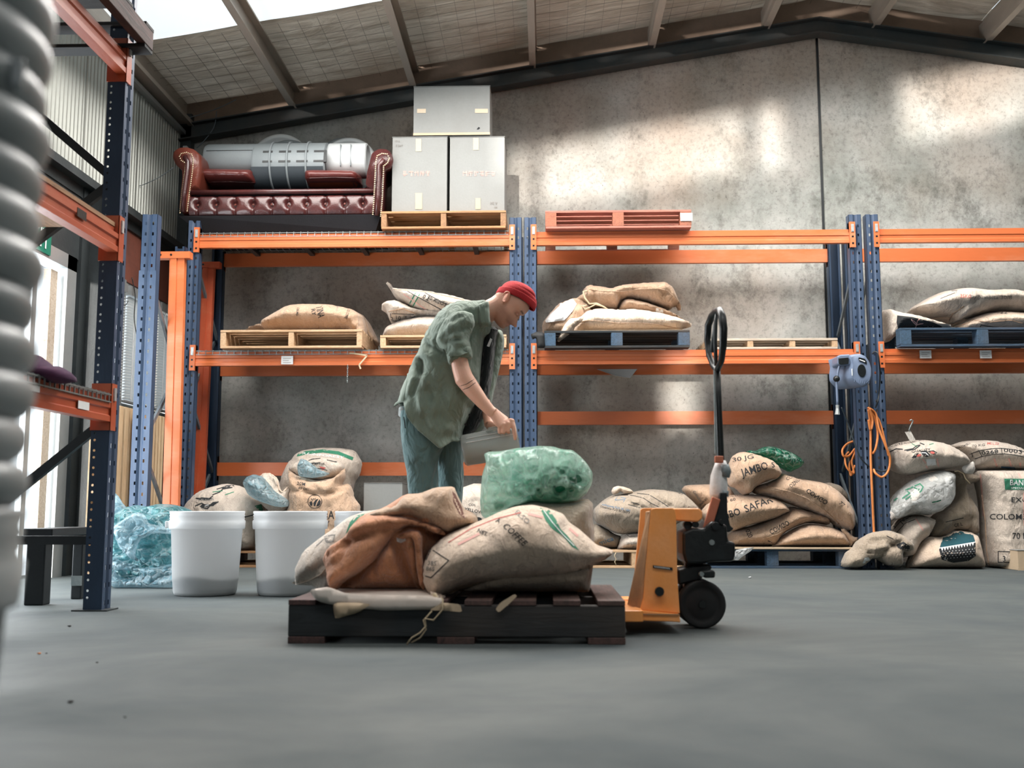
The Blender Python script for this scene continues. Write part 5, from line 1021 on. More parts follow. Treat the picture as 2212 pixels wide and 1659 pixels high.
t, b = sack('jute_sack', 'brown neck of an open sack hanging between the stacked sacks at right', V_([(1160, 610), (1260, 615), (1480, 648), (1485, 720), (1350, 765), (1380, 850), (1440, 940), (1470, 1010), (1472, 1230), (1400, 1240), (1340, 1200), (1240, 1190), (1150, 1255), (1010, 1262), (985, 1200), (1050, 1050), (1180, 960), (1235, 880), (1250, 760), (1200, 690)]), 8.56, .2, 'jute_grey', GS, R=.1, seed=64, wr=.02,
    creases=[(V_([(1290, 640), (1280, 740), (1240, 880)]), -.03, .015), (V_([(1350, 760), (1350, 900), (1360, 1200)]), -.03, .014), (V_([(1090, 1220), (1200, 1120), (1350, 1080)]), -.03, .03), (V_([(1010, 1240), (1100, 1100), (1230, 920)]), .02, .02)])
write(t, b, 'CE L', 1780+1265/4.484, 880+1160/4.484, 7, -12, w=18); mark(t, b, [V_([(1180, 1110), (1350, 1072)])], 1.6)
obj('tie_string', MB().tube([atY(x, y, 8.3) for x, y in V_([(1265, 620), (1300, 615), (1350, 640), (1370, 690), (1415, 740)])], .005, 5), 'twine', t, smooth=True)
t, b = sack('woven_sack', 'white shiny woven sack with green swirl print, squeezed in the middle of the right stack', V_([(585, 1000), (620, 960), (700, 835), (830, 720), (950, 655), (1150, 605), (1240, 640), (1235, 860), (1180, 960), (1120, 1010), (1030, 1040), (930, 1030), (850, 1035), (700, 1065), (640, 1100), (600, 1110)]), 8.38, .2, 'jute_white', GS, R=.1, seed=65, wr=.024)
cw = obj('clear_wrap', soft(V_([(590, 1000), (625, 960), (700, 830), (830, 715), (950, 652), (1150, 600), (1245, 640), (1238, 865), (1180, 965), (1030, 1045), (850, 1038), (640, 1105)]), 8.37, .215, R=.1, seed=66, wr=.026, ridge=.02), 'film_clear', t, smooth=True)
mark(t, cw, [V_([(760, 880), (830, 830), (790, 800), (860, 770), (900, 790), (850, 850), (790, 890)]), V_([(880, 760), (930, 740), (960, 770), (940, 810), (900, 840)]), V_([(680, 900), (710, 880)]), V_([(840, 880), (900, 830), (920, 790)]), V_([(1050, 920), (1100, 910), (1130, 900)])], 2.6, 'ink_green', 'green_swirl')
t, b = sack('jute_sack', 'pale round-topped sack with boxed number 0268, at the top of the right edge', V_([(1215, 370), (1350, 325), (1600, 316), (1800, 360), (1950, 430), (2090, 520), (2110, 612), (1800, 615), (1500, 612), (1400, 590), (1380, 530), (1300, 440)]), 8.56, .28, 'jute_pale', GS, R=.14, seed=67)
mark(t, b, [V_([(1410, 455), (1500, 420), (1620, 400), (1720, 395), (1850, 410), (1937, 430), (2040, 460)]), V_([(1460, 500), (1530, 475), (1640, 455), (1760, 450), (1850, 460), (1937, 480)]), V_([(1500, 420), (1530, 475)]), V_([(1718, 395), (1725, 448)])], 1.4)
write(t, b, '0268', 2121, 983, 8, -8, w=36, bold=.02); write(t, b, '0003', 2168, 976, 8, 6, w=40, bold=.02); write(t, b, '3', 2099, 988, 8, -18, bold=.02); write(t, b, '70 KG', 2100, 966, 5, -6, w=28); write(t, b, 'MILD', 2132, 960, 5, 2, w=26, mat='ink_red'); write(t, b, 'COLOMBIA', 2064, 972, 4, -22, w=36)
mark(t, b, [V_([(1650, 500), (1680, 590)]), V_([(1790, 500), (1820, 590)]), V_([(1900, 540), (1905, 600)])], 3.5, 'ink_pink'); mark(t, b, [V_([(1720, 580), (1850, 590)])], 4, 'ink_blue'); 
t, b = sack('jute_sack', 'white sack with red-berry branch print on top of the right stack', V_([(612, 470), (615, 400), (640, 372), (700, 345), (850, 318), (1000, 316), (1150, 345), (1260, 400), (1330, 450), (1392, 540), (1335, 592), (1160, 606), (1000, 622), (860, 655), (760, 655), (680, 625), (640, 565)]), 8.44, .28, 'jute_pale', GS, R=.17, seed=68)
write(t, b, 'COLOMBIAN COFFEE', 1918, 967, 6, -12, w=76, bold=.02); mark(t, b, [V_([(780, 415), (860, 400), (900, 370), (930, 365)]), V_([(800, 418), (880, 405), (925, 372)]), V_([(640, 430), (700, 400), (760, 405)]), V_([(930, 345), (970, 360)])], 2.2)
mark(t, b, [V_([(850, 350), (900, 380)]), V_([(1020, 360), (1060, 350)])], 1.6, 'ink_green'); write(t, b, 'QUALITY', 1969, 978, 4.5, -8, w=42); patch(t, b, [ell(*V_([(920, 465)])[0], 5, 2.6, 10, -20), ell(*V_([(1050, 438)])[0], 5, 2.6, 10, 10)], 'ink_red', 'berries', off=.004)
patch(t, b, [V_([(848, 490), (880, 450), (920, 440), (890, 490)]), V_([(1000, 425), (1060, 415), (1100, 440), (1060, 458)]), V_([(930, 425), (990, 415), (1030, 460), (1000, 480), (960, 470)])], 'ink_black', 'leaf_print'); mark(t, b, [V_([(945, 440), (985, 440), (1010, 465)])], 1.6, 'ink_white', off=.006); patch(t, b, [V_([(990, 500), (1080, 498), (1085, 560), (1000, 565)])], 'paper', 'faded_square')
mark(t, b, [V_([(960, 505), (985, 540)]), V_([(1095, 500), (1110, 580)]), V_([(990, 570), (1010, 600)])], 3, 'ink_pink')
obj('loose_end', soft(V_([(1330, 580), (1400, 540), (1450, 520), (1465, 600), (1440, 650), (1360, 640)]), 8.3, .04, R=.04, seed=69, step=.012), 'jute_white', t, smooth=True)
t = thing('hang_tag', 'grey metal hook with card tag stuck in the white berry-print sack', 'tag', tuple(atY(1970, 950, 8.3))); q = lambda x, y: atY(*V_([(x, y)])[0], 8.3)
obj('wire_hook', MB().tube([q(830, 130), (q(845, 120)), q(862, 130), q(850, 160), q(835, 190), q(825, 215), q(832, 232)], .006, 6), 'galvanised', t, smooth=True)
obj('tag_card', MB().add([q(783, 238), q(840, 232), q(886, 315), q(830, 325)], [(0, 1, 2, 3)]), 'jute_white', t, solid=.004)
t, b = sack('jute_sack', 'tall upright white sack with green label and the letters COLOMB at the right edge', V_([(1480, 640), (1490, 610), (1700, 603), (1937, 605), (2120, 608), (2170, 640), (2165, 1545), (1590, 1548), (1575, 1400), (1565, 1250), (1560, 1100), (1535, 850), (1500, 720)]), 8.46, .24, 'jute_pale', GS, R=.1, zmin=0, seed=70, wr=.01, pw=.4,
    creases=[(V_([(1600, y_), (1750, y_-15), (1937, y_+10)]), -.005, .012) for y_ in (1250, 1310, 1340)], seam=V_([(1530, 850), (1562, 1100), (1575, 1380), (1600, 1530)]))
patch(t, b, [V_([(1745, 690), (2060, 692), (2060, 800), (1755, 797)])], 'ink_green', 'green_label'); write(t, b, 'BANEXPORT', 2182, 1048, 12, 1, 'ink_white', bold=.03, w=86); write(t, b, 'SPECIALTY COFFEE', 2184, 1056, 4, 1, 'ink_white', w=70)
write(t, b, 'EXCELSO', 2185, 1085, 11, 0, w=80, bold=.02); write(t, b, 'COLOMBIA', 2138, 1122, 12, 0, w=100, bold=.03); write(t, b, '70 KG', 2187, 1164, 13, 0, w=46, bold=.02); mark(t, b, [V_([(1685, 1395), (2050, 1405)]), V_([(1685, 1500), (2050, 1512)]), V_([(1687, 1395), (1687, 1500)]), V_([(1840, 1400), (1840, 1505)])], 1.8); write(t, b, '3', 2166, 1213, 12, 0, bold=.03)
mark(t, b, [V_([(1515, 650), (1530, 840), (1545, 1050)]), V_([(1885, 640), (1905, 680)]), V_([(1936, 830), (1940, 1140)])], 3.2, 'ink_pink')
t, b = carton('small cardboard box corner in front of the tall white sack at the right edge', 2197, 1188, 2290, 1232, 8.1, .3, zb=.0, g_=None); b.data.materials[0] = MATS['carton_edge']
# ================================================================== FLOOR, BAY 1
W_ = lambda pts: crop(360, 900, 3.3185, pts)
t, b = sack('jute_sack', 'pale sack with leaf print behind the first white bucket', W_([(100, 960), (110, 760), (135, 650), (170, 590), (260, 520), (420, 478), (540, 498), (630, 570), (700, 640), (705, 700), (670, 800), (660, 880), (640, 960)]), 8.45, .28, 'jute_pale', GS, R=.2, zmin=.135, seed=71, snap=.06)
patch(t, b, [W_([(235, 645), (262, 622), (285, 632), (262, 655)]), W_([(300, 640), (330, 612), (372, 608), (335, 640)]), W_([(205, 588), (250, 578), (330, 584), (300, 600), (240, 598)]), W_([(380, 512), (430, 492), (500, 490), (470, 512), (420, 520)])], 'ink_black', 'leaf_print')
mark(t, b, [W_([(210, 585), (300, 590), (330, 570)]), W_([(330, 560), (380, 540), (400, 520), (470, 505)]), W_([(205, 640), (250, 620), (290, 640), (370, 610)]), W_([(250, 650), (290, 660), (310, 640)]), W_([(360, 520), (440, 495)]), W_([(560, 720), (640, 700)])], 2.2); mark(t, b, [W_([(330, 540), (400, 530)]), W_([(420, 560), (480, 540)])], 1.8, 'ink_green'); patch(t, b, [ell(*W_([(290, 637)])[0], 6, 4, 12)], 'ink_grey', 'bean_print'); mark(t, b, [W_([(275, 640), (300, 632)])], 1.2, 'ink_white', off=.006); write(t, b, 'HUILA', 429, 1083, 5, -4, w=34, mat='ink_grey')
patch(t, b, [W_([(630, 640), (700, 620), (705, 680), (690, 700)])], 'ink_green')
t, b = sack('jute_sack', 'large pale sack with printed band behind the open sack, tall curved top', W_([(800, 640), (820, 450), (870, 335), (950, 245), (1100, 222), (1250, 225), (1352, 242), (1405, 330), (1385, 420), (1350, 470), (1330, 560), (1320, 700), (1300, 960), (900, 960)]), 8.74, .22, 'jute_pale', GS, R=.16, zmin=.135, seed=72, seam=W_([(1412, 330), (1385, 420), (1350, 470)]))
mark(t, b, [W_([(935, 275), (1000, 258), (1120, 246), (1230, 260), (1330, 300)])], 7, 'ink_green'); write(t, b, 'RAINFOREST', 653, 981, 5, 6, w=90, mat='ink_white', bold=.03); mark(t, b, [W_([(955, 240), (957, 260)]), W_([(1130, 222), (1130, 240)]), W_([(1285, 235), (1287, 250)]), W_([(1345, 240), (1343, 275)])], 1.2)
obj('rim_arc', MB(), 'jute', t) if False else None
t, b = sack('jute_sack', 'open coffee sack with round bean emblem and rolled collar, standing behind the second bucket', W_([(690, 960), (880, 670), (888, 510), (880, 430), (868, 378), (940, 425), (1080, 462), (1200, 440), (1250, 400), (1278, 365), (1282, 430), (1250, 490), (1300, 480), (1325, 500), (1345, 580), (1390, 640), (1380, 960)]), 8.44, .24, 'jute', GS, R=.16, zmin=.135, seed=73, wr=.012, pw=.45,
    creases=[(W_([(900, 520), (1000, 545), (1100, 560), (1230, 555), (1330, 500)]), -.035, .018), (W_([(960, 490), (1040, 540), (1100, 560)]), -.03, .014), (W_([(1020, 460), (1150, 470), (1250, 430)]), .03, .03), (W_([(1100, 480), (1180, 520), (1250, 480)]), .035, .03)])
patch(t, b, [W_([(860, 380), (900, 330), (1000, 290), (1150, 285), (1260, 330), (1280, 370), (1230, 410), (1100, 440), (950, 425)])] and [W_([(885, 390), (945, 425), (1080, 455), (1180, 442), (1150, 452), (1060, 466), (930, 440)])], 'jute_light', 'rolled_lip')
o = obj('sack_mouth', soft(W_([(868, 380), (900, 340), (960, 310), (1080, 285), (1180, 290), (1260, 330), (1280, 368), (1240, 420), (1150, 450), (1060, 462), (950, 440)]), 8.52, .1, R=.06, seed=75, wr=.01), 'jute_pale', t, smooth=True)
mark(t, o, [W_([(1000, 320), (1040, 305), (1100, 298)]), W_([(1060, 370), (1120, 375), (1150, 385)]), W_([(1030, 335), (1100, 330)]), W_([(1150, 310), (1220, 325)])], 1.6); patch(t, o, [W_([(1090, 355), (1140, 365), (1120, 385)])], 'ink_red'); write(t, o, 'CAF 1005', 675, 1005, 4.5, -2, w=26)
obj('plastic_liner', soft(W_([(935, 350), (960, 300), (1000, 310), (1050, 345), (1090, 380), (1180, 410), (1120, 430), (1040, 440), (950, 430), (940, 400)]), 8.34, .09, R=.06, seed=76, wr=.02, ridge=.02, step=.012), 'film_blue', t, smooth=True)
cx, cy = 360+1062/3.3185, 900+608/3.3185
mark(t, b, [ell(cx, cy, 15, 14.5, 28)+[ell(cx, cy, 15, 14.5, 28)[0]]], 1.3, name='bean_emblem')
patch(t, b, [[(cx-2, cy+10), (cx-3, cy+3), (cx+2, cy-4), (cx+8, cy-6), (cx+4, cy+1), (cx+1, cy+10)], [(cx+3, cy+10), (cx+6, cy+2), (cx+10, cy-5), (cx+13, cy), (cx+12, cy+6), (cx+8, cy+10)], [(cx-12, cy+2), (cx-7, cy-1), (cx-5, cy+4), (cx-6, cy+10), (cx-10, cy+8)], [(cx-9, cy-7), (cx-5, cy-5), (cx-4, cy+0)], [(cx-4, cy-10), (cx-1, cy-6), (cx-3, cy-2)], [(cx+1, cy-9), (cx+2, cy-6), (cx-1, cy-3)]], 'ink_black', 'bean_emblem')
write(t, b, 'LATINA', 656, 1121, 18, 0, w=66, bold=.035); write(t, b, 'FAMILY', 668, 1136, 11, 0, w=44, bold=.02); write(t, b, '20M', 641, 1047, 7, 8, w=18, bold=.02); write(t, b, 'PT DEL', 645, 1057, 4.5, 5, w=22)
t, b = sack('jute_sack', 'small pale sack with curled rim wrapped around the blue plastic', W_([(650, 600), (660, 430), (700, 402), (760, 412), (800, 450), (815, 520), (830, 540), (860, 505), (885, 520), (885, 640), (860, 680), (760, 700), (680, 720), (660, 960), (860, 960), (880, 700)][:12]), 8.36, .14, 'jute_pale', GS, R=.09, seed=77, wr=.014, step=.014, creases=[(W_([(680, 440), (720, 425), (770, 470), (780, 520)]), -.05, .03)])
obj('lower_body', soft(W_([(640, 690), (880, 650), (900, 760), (890, 960), (640, 960)]), 8.4, .16, R=.12, zmin=.135, seed=79), 'jute_pale', t, smooth=True)
seam_on(t, b, W_([(665, 450), (690, 412), (740, 410), (785, 440), (805, 520), (830, 545), (865, 510)]), 4, 'jute_light')
obj('plastic_bag', soft(W_([(548, 470), (580, 430), (625, 412), (690, 430), (730, 480), (770, 530), (830, 570), (872, 600), (870, 645), (820, 650), (760, 640), (650, 602), (590, 565)]), 8.2, .16, R=.09, seed=78, wr=.03, ridge=.03, step=.013), 'film_blue', None, 'crumpled blue plastic bag between the pale sack and the open sack', 'plastic bag', smooth=True)
t, b = carton('plain cardboard box behind the person at floor level', 786, 1043, 868, 1160, 8.5, .35, zb=.135, g_=None)
t, b = sack('jute_sack', 'pale sack printed YELLOW seen between the person and the green bag', [(935, 1205), (945, 1110), (985, 1058), (1030, 1042), (1085, 1060), (1112, 1120), (1118, 1205)], 8.5, .24, 'jute_pale', GS, R=.12, zmin=.0, snap=.16, seed=80)
write(t, b, 'YELLOW', 1003, 1103, 7, 10, w=40); write(t, b, 'COL', 1012, 1092, 5, 5, w=16); patch(t, b, [ell(1032, 1122, 9, 5, 14)], 'ink_black', 'oval_print')
# ================================================================== BLUE PLASTIC HEAP (left, on the floor)
H_ = lambda pts: crop(0, 850, 3.318, pts)
def heap(px, Y, T, mat, seed, **k): return soft(px, Y, T, R=k.pop('R', .12), seed=seed, wr=.05, ridge=.11, wsc=8, fine=.02, zmin=.0, snap=.1, step=.0125, aniso=(.4, 1.0), **k)
t = thing('plastic_sheeting', 'heap of folded blue and green plastic sheeting on the floor by the pallets', 'plastic sheet', tuple(atZ(310, 1240, 0)))
obj('blue_layer', heap(H_([(800, 1300), (800, 900), (815, 800), (870, 860), (960, 800), (1000, 800), (1060, 815), (1130, 790), (1250, 795), (1330, 830), (1400, 900), (1400, 1300)]), 6.5, .36, 'film_blue', 91), 'film_teal', t, smooth=True, label='folded teal layers')
obj('pale_layer', heap(H_([(805, 960), (880, 905), (970, 850), (1040, 870), (1060, 930), (1200, 960), (1290, 930), (1290, 1010), (1100, 1000), (1000, 1050), (960, 1150), (1000, 1210), (930, 1180), (850, 1100)]), 6.15, .1, 'film_blue', 92), 'film_blue', t, smooth=True, label='pale blue film folds')
obj('pale_layer', heap(H_([(800, 1170), (900, 1210), (1050, 1245), (1290, 1215), (1290, 1290), (1150, 1320), (950, 1310), (800, 1310)]), 6.2, .16, 'film_blue', 93), 'film_blue', t, smooth=True)
obj('pale_layer', heap(H_([(800, 700), (835, 720), (890, 800), (930, 840), (880, 880), (800, 900)]), 6.4, .1, 'film_blue', 94), 'film_blue', t, smooth=True)
# ================================================================== WHITE BUCKETS
worn('bucket_white', '#d9dbdc', '#cdd0d1', .35, 0, 3, .4, .05); worn('bucket_content', '#9aa097', '#8b9088', .9, 0, 20, .6, .2)
m, nt, n, l, b = newmat('bucket_milky'); b.inputs['Base Color'].default_value = lin('#c9ccce'); b.inputs['Roughness'].default_value = .35; b.inputs['Subsurface Weight'].default_value = .0
tl = n.new('ShaderNodeBsdfTranslucent'); tl.inputs[0].default_value = lin('#d2d5d7'); mx_ = n.new('ShaderNodeMixShader'); mx_.inputs[0].default_value = .3; l.new(b.outputs[0], mx_.inputs[1]); l.new(tl.outputs[0], mx_.inputs[2])
tr = n.new('ShaderNodeBsdfTransparent'); m2_ = n.new('ShaderNodeMixShader'); m2_.inputs[0].default_value = .14; l.new(mx_.outputs[0], m2_.inputs[1]); l.new(tr.outputs[0], m2_.inputs[2]); l.new(m2_.outputs[0], n['Material Output'].inputs[0])
def bucket(label, cx, cy, Rt=.195, Rb=.172, Hh=.447, z=0, mat='bucket_milky', fill=.1, group=None, handle=True, n=48, name='plastic_bucket'):
    t = thing(name, label, 'bucket', (cx, cy, z), group); th = .004
    k = lambda q: Rb+(Rt-Rb)*q
    pr = [(.001, 0), (Rb-.02, 0), (Rb-.006, .006), (Rb, .022), (k(.16), Hh*.16), (k(.16)+.0015, Hh*.165), (k(.78), Hh*.78), (k(.78)+.010, Hh*.785), (k(.8)+.012, Hh*.80), (k(.88)+.012, Hh*.88), (k(.9)+.004, Hh*.9), (k(.92)+.007, Hh*.915), (k(.93)+.003, Hh*.93), (k(.95)+.007, Hh*.945), (k(.96)+.003, Hh*.96), (k(1)+.006, Hh*.985), (k(1)+.004, Hh), (k(1)-th, Hh), (k(.1)-th, Hh*.08), (.001, Hh*.03)]
    obj('bucket_shell', MB().lathe(pr, (cx, cy, z), (0, 0, 1), n), mat, t, smooth=True)
    if fill:
        g = MB().lathe([(.001, .012), (Rb-.012, .012), (Rb-.005, .03), (k(.2)-.005, fill), (.001, fill+.012)], (cx, cy, z), (0, 0, 1), 32)
        g.v = [(p[0], p[1], p[2]+(.012*math.sin(p[0]*19+cx*7) if p[2] > z+fill-.005 else 0)) for p in g.v]; obj('contents', g, 'bucket_content', t, smooth=True)
    if handle:
        a0 = math.radians(195); hx, hy = cx+math.cos(a0)*(Rt+.008), cy+math.sin(a0)*(Rt+.008)
        obj('handle_lug', MB().box(hx-.014, hx+.014, hy-.02, hy+.02, z+Hh*.80, z+Hh*.88), 'bucket_white', t, bev=.004)
        pts = [(cx+math.cos(a0+math.pi*q/12)*(Rt+.014), cy+math.sin(a0+math.pi*q/12)*(Rt+.014), z+Hh*.83-.10*math.sin(math.pi*q/12)) for q in range(0, 13)]
    return t
b1 = atZ(450, 1289, 0); 
bucket('white plastic bucket with grey contents, left one of the two on the floor', -1.855, 5.72, .195, .168, .452, fill=.105, group='white buckets on the floor'); bucket('white plastic bucket half hidden by the pale sack, right one of the two in front', -1.40, 5.74, .195, .168, .452, fill=.10, group='white buckets on the floor', handle=False); bucket('pale green-tinted bucket behind the slumped pale sack, rim only showing', -.955, 5.76, .195, .168, .452, fill=.1, group='white buckets on the floor', handle=False)
# nested stack close to the camera
m, nt, n, l, b = newmat('bucket_near'); v = coords(nt, 1.0); f = noise_fac(nt, v, 9.0, 3, .5, .35, .7); l.new(mix(nt, f, lin('#aeb3b4'), lin('#8e9698')), b.inputs['Base Color']); b.inputs['Roughness'].default_value = .35
cx, cy, Rs = -.703, 1.02, .165
rim_pitch = .046
ORD = 'first second third fourth fifth sixth seventh eighth ninth tenth eleventh twelfth thirteenth fourteenth fifteenth sixteenth seventeenth eighteenth nineteenth'.split()
first = bucket('lowest white bucket of the blurred nested stack at the left edge, its tapered side bare', cx, cy, Rs, Rs*.80, .47, 0, 'bucket_near', 0, 'nested bucket stack in the left foreground', False, 40)
for k in range(1, 20):
    z = .47+rim_pitch*(k-1); t = thing('plastic_bucket', 'white bucket nested in the blurred left stack, its rim the %s band from the bottom' % ORD[k-1], 'bucket', (cx, cy, z), 'nested bucket stack in the left foreground'); j = .004*math.sin(k*2.3)
    if k == 1:
        o1_ = obj('bucket_rim', MB().lathe([(Rs-.010, .0), (Rs-.001, .006), (Rs+.005, .014), (Rs+.008, .024), (Rs+.007, .034), (Rs+.002, .042), (Rs-.006, .046), (Rs-.02, .046), (Rs-.05, -.2), (.001, -.21)], (cx, cy, z), (0, 0, 1), 48), 'bucket_near', t, smooth=True)
        obj('rim_tab', MB().box(cx+Rs*.86, cx+Rs*.93, cy-Rs*.62, cy-Rs*.5, z+.008, z+.038), 'bucket_near', t, bev=.003)
        src = t
    else:
        COLt = t
        for ch in list(src.children): c = ch.copy(); COL.objects.link(c); c.parent = t
        t.location = (cx+j, cy, z); t.rotation_euler.z = k*1.3
# ================================================================== FOREGROUND PALLET, SACKS, PALLET JACK
fp = pallet('wooden_pallet', 'black-painted low pallet in the foreground, loaded on the yellow jack', -.90, .277, 3.69, 4.45, 0.0, .150, 'black_pallet', 'black_pallet_y', stringx=True, ntop=8, nbot=3)
D_ = lambda pts: crop(600, 940, 2.765, pts)
zf = .152
# torn paper / cardboard under the sacks
t = thing('paper_sheet', 'crumpled pale paper sheets hanging over the front edge of the black pallet', 'paper', tuple(atY(800, 1300, 3.75)))
def crumple(px, Y0, Y1, mat, seed, zt=.156, name='sheet', label=None):
    # sheet lying on the pallet (z=zt) whose front edge bends down over the pallet edge
    P = [atY(x, y, 3.68) for x, y in px]; g = soft(px, 3.676, .004, R=.006, seed=seed, wr=.002, wsc=9, step=.016); g2 = MB().box(min(p[0] for p in P)+.02, max(p[0] for p in P)-.02, 3.68, Y1, zt-.002, zt+.004)
    return g, g2
g, g2 = crumple(D_([(185, 925), (300, 905), (420, 950), (600, 955), (900, 960), (985, 975), (985, 1045), (900, 1042), (635, 1048), (560, 1040), (400, 1030), (230, 990)]), 3.68, 4.4, 'paper', 3); obj('front_fold', g, 'pale_paper', t, smooth=True); obj('flat_sheet', g2, 'pale_paper', t)
t = thing('cardboard_scrap', 'torn cardboard corner drooping over the left front of the black pallet', 'cardboard', tuple(atY(740, 1325, 3.66))); obj('scrap', soft(D_([(330, 1010), (360, 1000), (480, 1000), (560, 1010), (480, 1060), (345, 1098), (335, 1060)]), 3.66, .006, R=.02, wr=.004, seed=5), 'carton_edge', t, smooth=True)
t = thing('cardboard_scrap', 'torn cardboard flap under the tied sack corner', 'cardboard', tuple(atY(975, 1315, 3.66))); obj('scrap', soft(D_([(985, 1000), (1090, 1010), (1102, 1058), (1000, 1048), (900, 1046)]), 3.665, .006, R=.02, wr=.004, seed=6), 'carton_edge', t, smooth=True)
t = thing('cardboard_scrap', 'narrow splinter of cardboard sticking out below the printed sack', 'cardboard', tuple(atY(1090, 1305, 3.62))); obj('scrap', soft(D_([(1300, 1040), (1330, 1000), (1415, 948), (1430, 962), (1380, 1010), (1320, 1060)]), 3.68, .006, R=.02, wr=.003, seed=7), 'carton_edge', t, smooth=True)
obj('plastic_scrap', soft(D_([(1850, 905), (1940, 890), (2010, 930), (2040, 975), (1960, 985), (1860, 970)]), 4.5, .05, R=.04, seed=9, wr=.02, ridge=.02, step=.014, zmin=.152), 'film_clear', None, 'scrap of clear plastic on the right end of the black pallet', 'plastic', smooth=True)
obj('red_scrap', soft(D_([(1700, 975), (1760, 940), (1850, 905), (1950, 925), (1960, 965), (1800, 985)]), 4.3, .05, R=.03, seed=10, wr=.01, zmin=.152), 'red_plate', None, 'dark red printed scrap on the right end of the black pallet', 'scrap', smooth=True)
# pale sack at far left
t, b = sack('jute_sack', 'slumped pale sack with faded green print at the left end of the black pallet', D_([(80, 885), (105, 870), (110, 790), (150, 695), (250, 615), (330, 560), (420, 490), (520, 455), (700, 430), (760, 520), (740, 700), (640, 880), (560, 960), (300, 962), (215, 900), (130, 895)]), 4.3, .2, 'jute_pale', GS, R=.16, seed=101, wr=.018, step=.014, creases=[(D_([(110, 885), (200, 840), (290, 780), (330, 760)]), -.03, .014), (D_([(180, 870), (300, 855)]), -.02, .02)])
patch(t, b, [D_([(405, 590), (430, 520), (465, 480), (520, 468), (490, 520), (440, 560)])], 'ink_green'); mark(t, b, [D_([(300, 600), (340, 595), (330, 635), (290, 640)]), D_([(270, 625), (230, 660)])], 2, 'ink_grey'); write(t, b, 'E', 703, 1170, 12, -18, 'ink_grey')
seam_on(t, b, D_([(90, 895), (180, 870), (260, 830), (300, 780)]), 4, 'jute_light'); obj('sack_foot', soft(D_([(180, 850), (300, 830), (420, 840), (560, 900), (560, 960), (215, 965), (190, 930)]), 4.3, .15, R=.1, zmin=zf, snap=.06, seed=103), 'jute_pale', t, smooth=True)
# orange-brown draped sack
t, b = sack('jute_sack', 'open orange-brown sack slumped in deep folds, left of the printed sack', D_([(282, 745), (300, 672), (400, 610), (440, 540), (500, 480), (640, 430), (760, 352), (850, 348), (940, 312), (1052, 305), (1072, 355), (1112, 440), (1175, 470), (1190, 540), (1080, 610), (960, 680), (900, 760), (885, 930), (870, 948), (600, 950), (345, 945), (305, 870), (300, 800)]), 4.14, .27, 'jute_orange', GS, R=.22, seed=102, wr=.02, step=.012, zmin=zf, snap=.05,
    creases=[(D_([(330, 925), (420, 870), (520, 810), (600, 740), (640, 680), (700, 600), (790, 560)]), -.10, .028), (D_([(300, 680), (420, 600), (560, 530), (700, 500), (830, 520), (1000, 590)]), -.045, .022), (D_([(310, 720), (420, 660), (560, 590), (700, 560)]), .05, .035), (D_([(640, 520), (760, 540), (860, 560)]), .035, .025), (D_([(830, 580), (850, 700), (850, 820), (870, 900)]), .05, .018), (D_([(760, 640), (790, 760), (840, 880)]), -.06, .018), (D_([(630, 740), (620, 820)]), -.02, .012), (D_([(340, 760), (400, 740), (430, 700)]), -.04, .02), (D_([(930, 340), (1000, 330), (1060, 400), (1100, 500)]), .03, .03), (D_([(860, 560), (930, 600), (1000, 600)]), -.05, .03)])
bo = b
ff = obj('folded_flap', soft(D_([(280, 745), (298, 672), (400, 608), (440, 540), (520, 480), (640, 470), (800, 490), (960, 540), (1010, 600), (930, 585), (860, 548), (780, 545), (705, 585), (650, 670), (585, 745), (500, 815), (400, 875), (345, 935), (320, 940), (302, 860)]), 3.96, .13, R=.07, seed=112, wr=.014, step=.012, creases=[(D_([(310, 720), (420, 650), (560, 590), (690, 540)]), -.04, .018), (D_([(300, 790), (380, 760), (430, 700), (440, 640)]), -.03, .02), (D_([(340, 860), (480, 760), (600, 660)]), .025, .025), (D_([(450, 560), (620, 520), (800, 515)]), .02, .02)]), 'jute_orange', t, smooth=True)
obj('rolled_edge', soft(D_([(700, 610), (740, 580), (800, 562), (850, 572), (868, 610), (862, 700), (872, 800), (888, 900), (870, 930), (845, 890), (826, 780), (818, 680), (800, 620), (750, 622)]), 3.92, .05, R=.03, seed=113, wr=.006, step=.011), 'jute_orange', t, smooth=True)
o = obj('folded_top', soft(D_([(700, 420), (760, 355), (850, 348), (940, 312), (1052, 305), (1075, 360), (1115, 445), (1190, 480), (1200, 540), (1100, 560), (1040, 590), (930, 560), (800, 500), (560, 505), (470, 530), (520, 480), (640, 432)]), 4.06, .2, R=.1, seed=104, wr=.014, step=.014, creases=[(D_([(520, 500), (700, 480), (830, 510), (960, 570), (1050, 580)]), .02, .02), (D_([(850, 350), (900, 400), (1000, 430)]), -.02, .03)]), 'jute', t, smooth=True, label='paler folded-over top')
patch(t, o, [D_([(1042, 335), (1060, 350), (1100, 430), (1120, 500), (1085, 470), (1050, 400)])], 'rust_panel', 'painted_fold_shade'); patch(t, [bo, ff], [D_([(708, 610), (760, 605), (765, 630), (735, 645), (712, 635)])], 'paper', 'white_label'); mark(t, bo, [D_([(770, 610), (820, 615)]), D_([(775, 640), (825, 640)]), D_([(780, 665), (820, 668)])], 2.2, 'jack_tan')  # dark brown patch paints the shade inside the fold
obj('tied_knot', soft(D_([(275, 910), (300, 905), (335, 920), (330, 940), (300, 935)]), 3.86, .02, R=.02, step=.008, seed=3), 'jute_light', t, smooth=True)
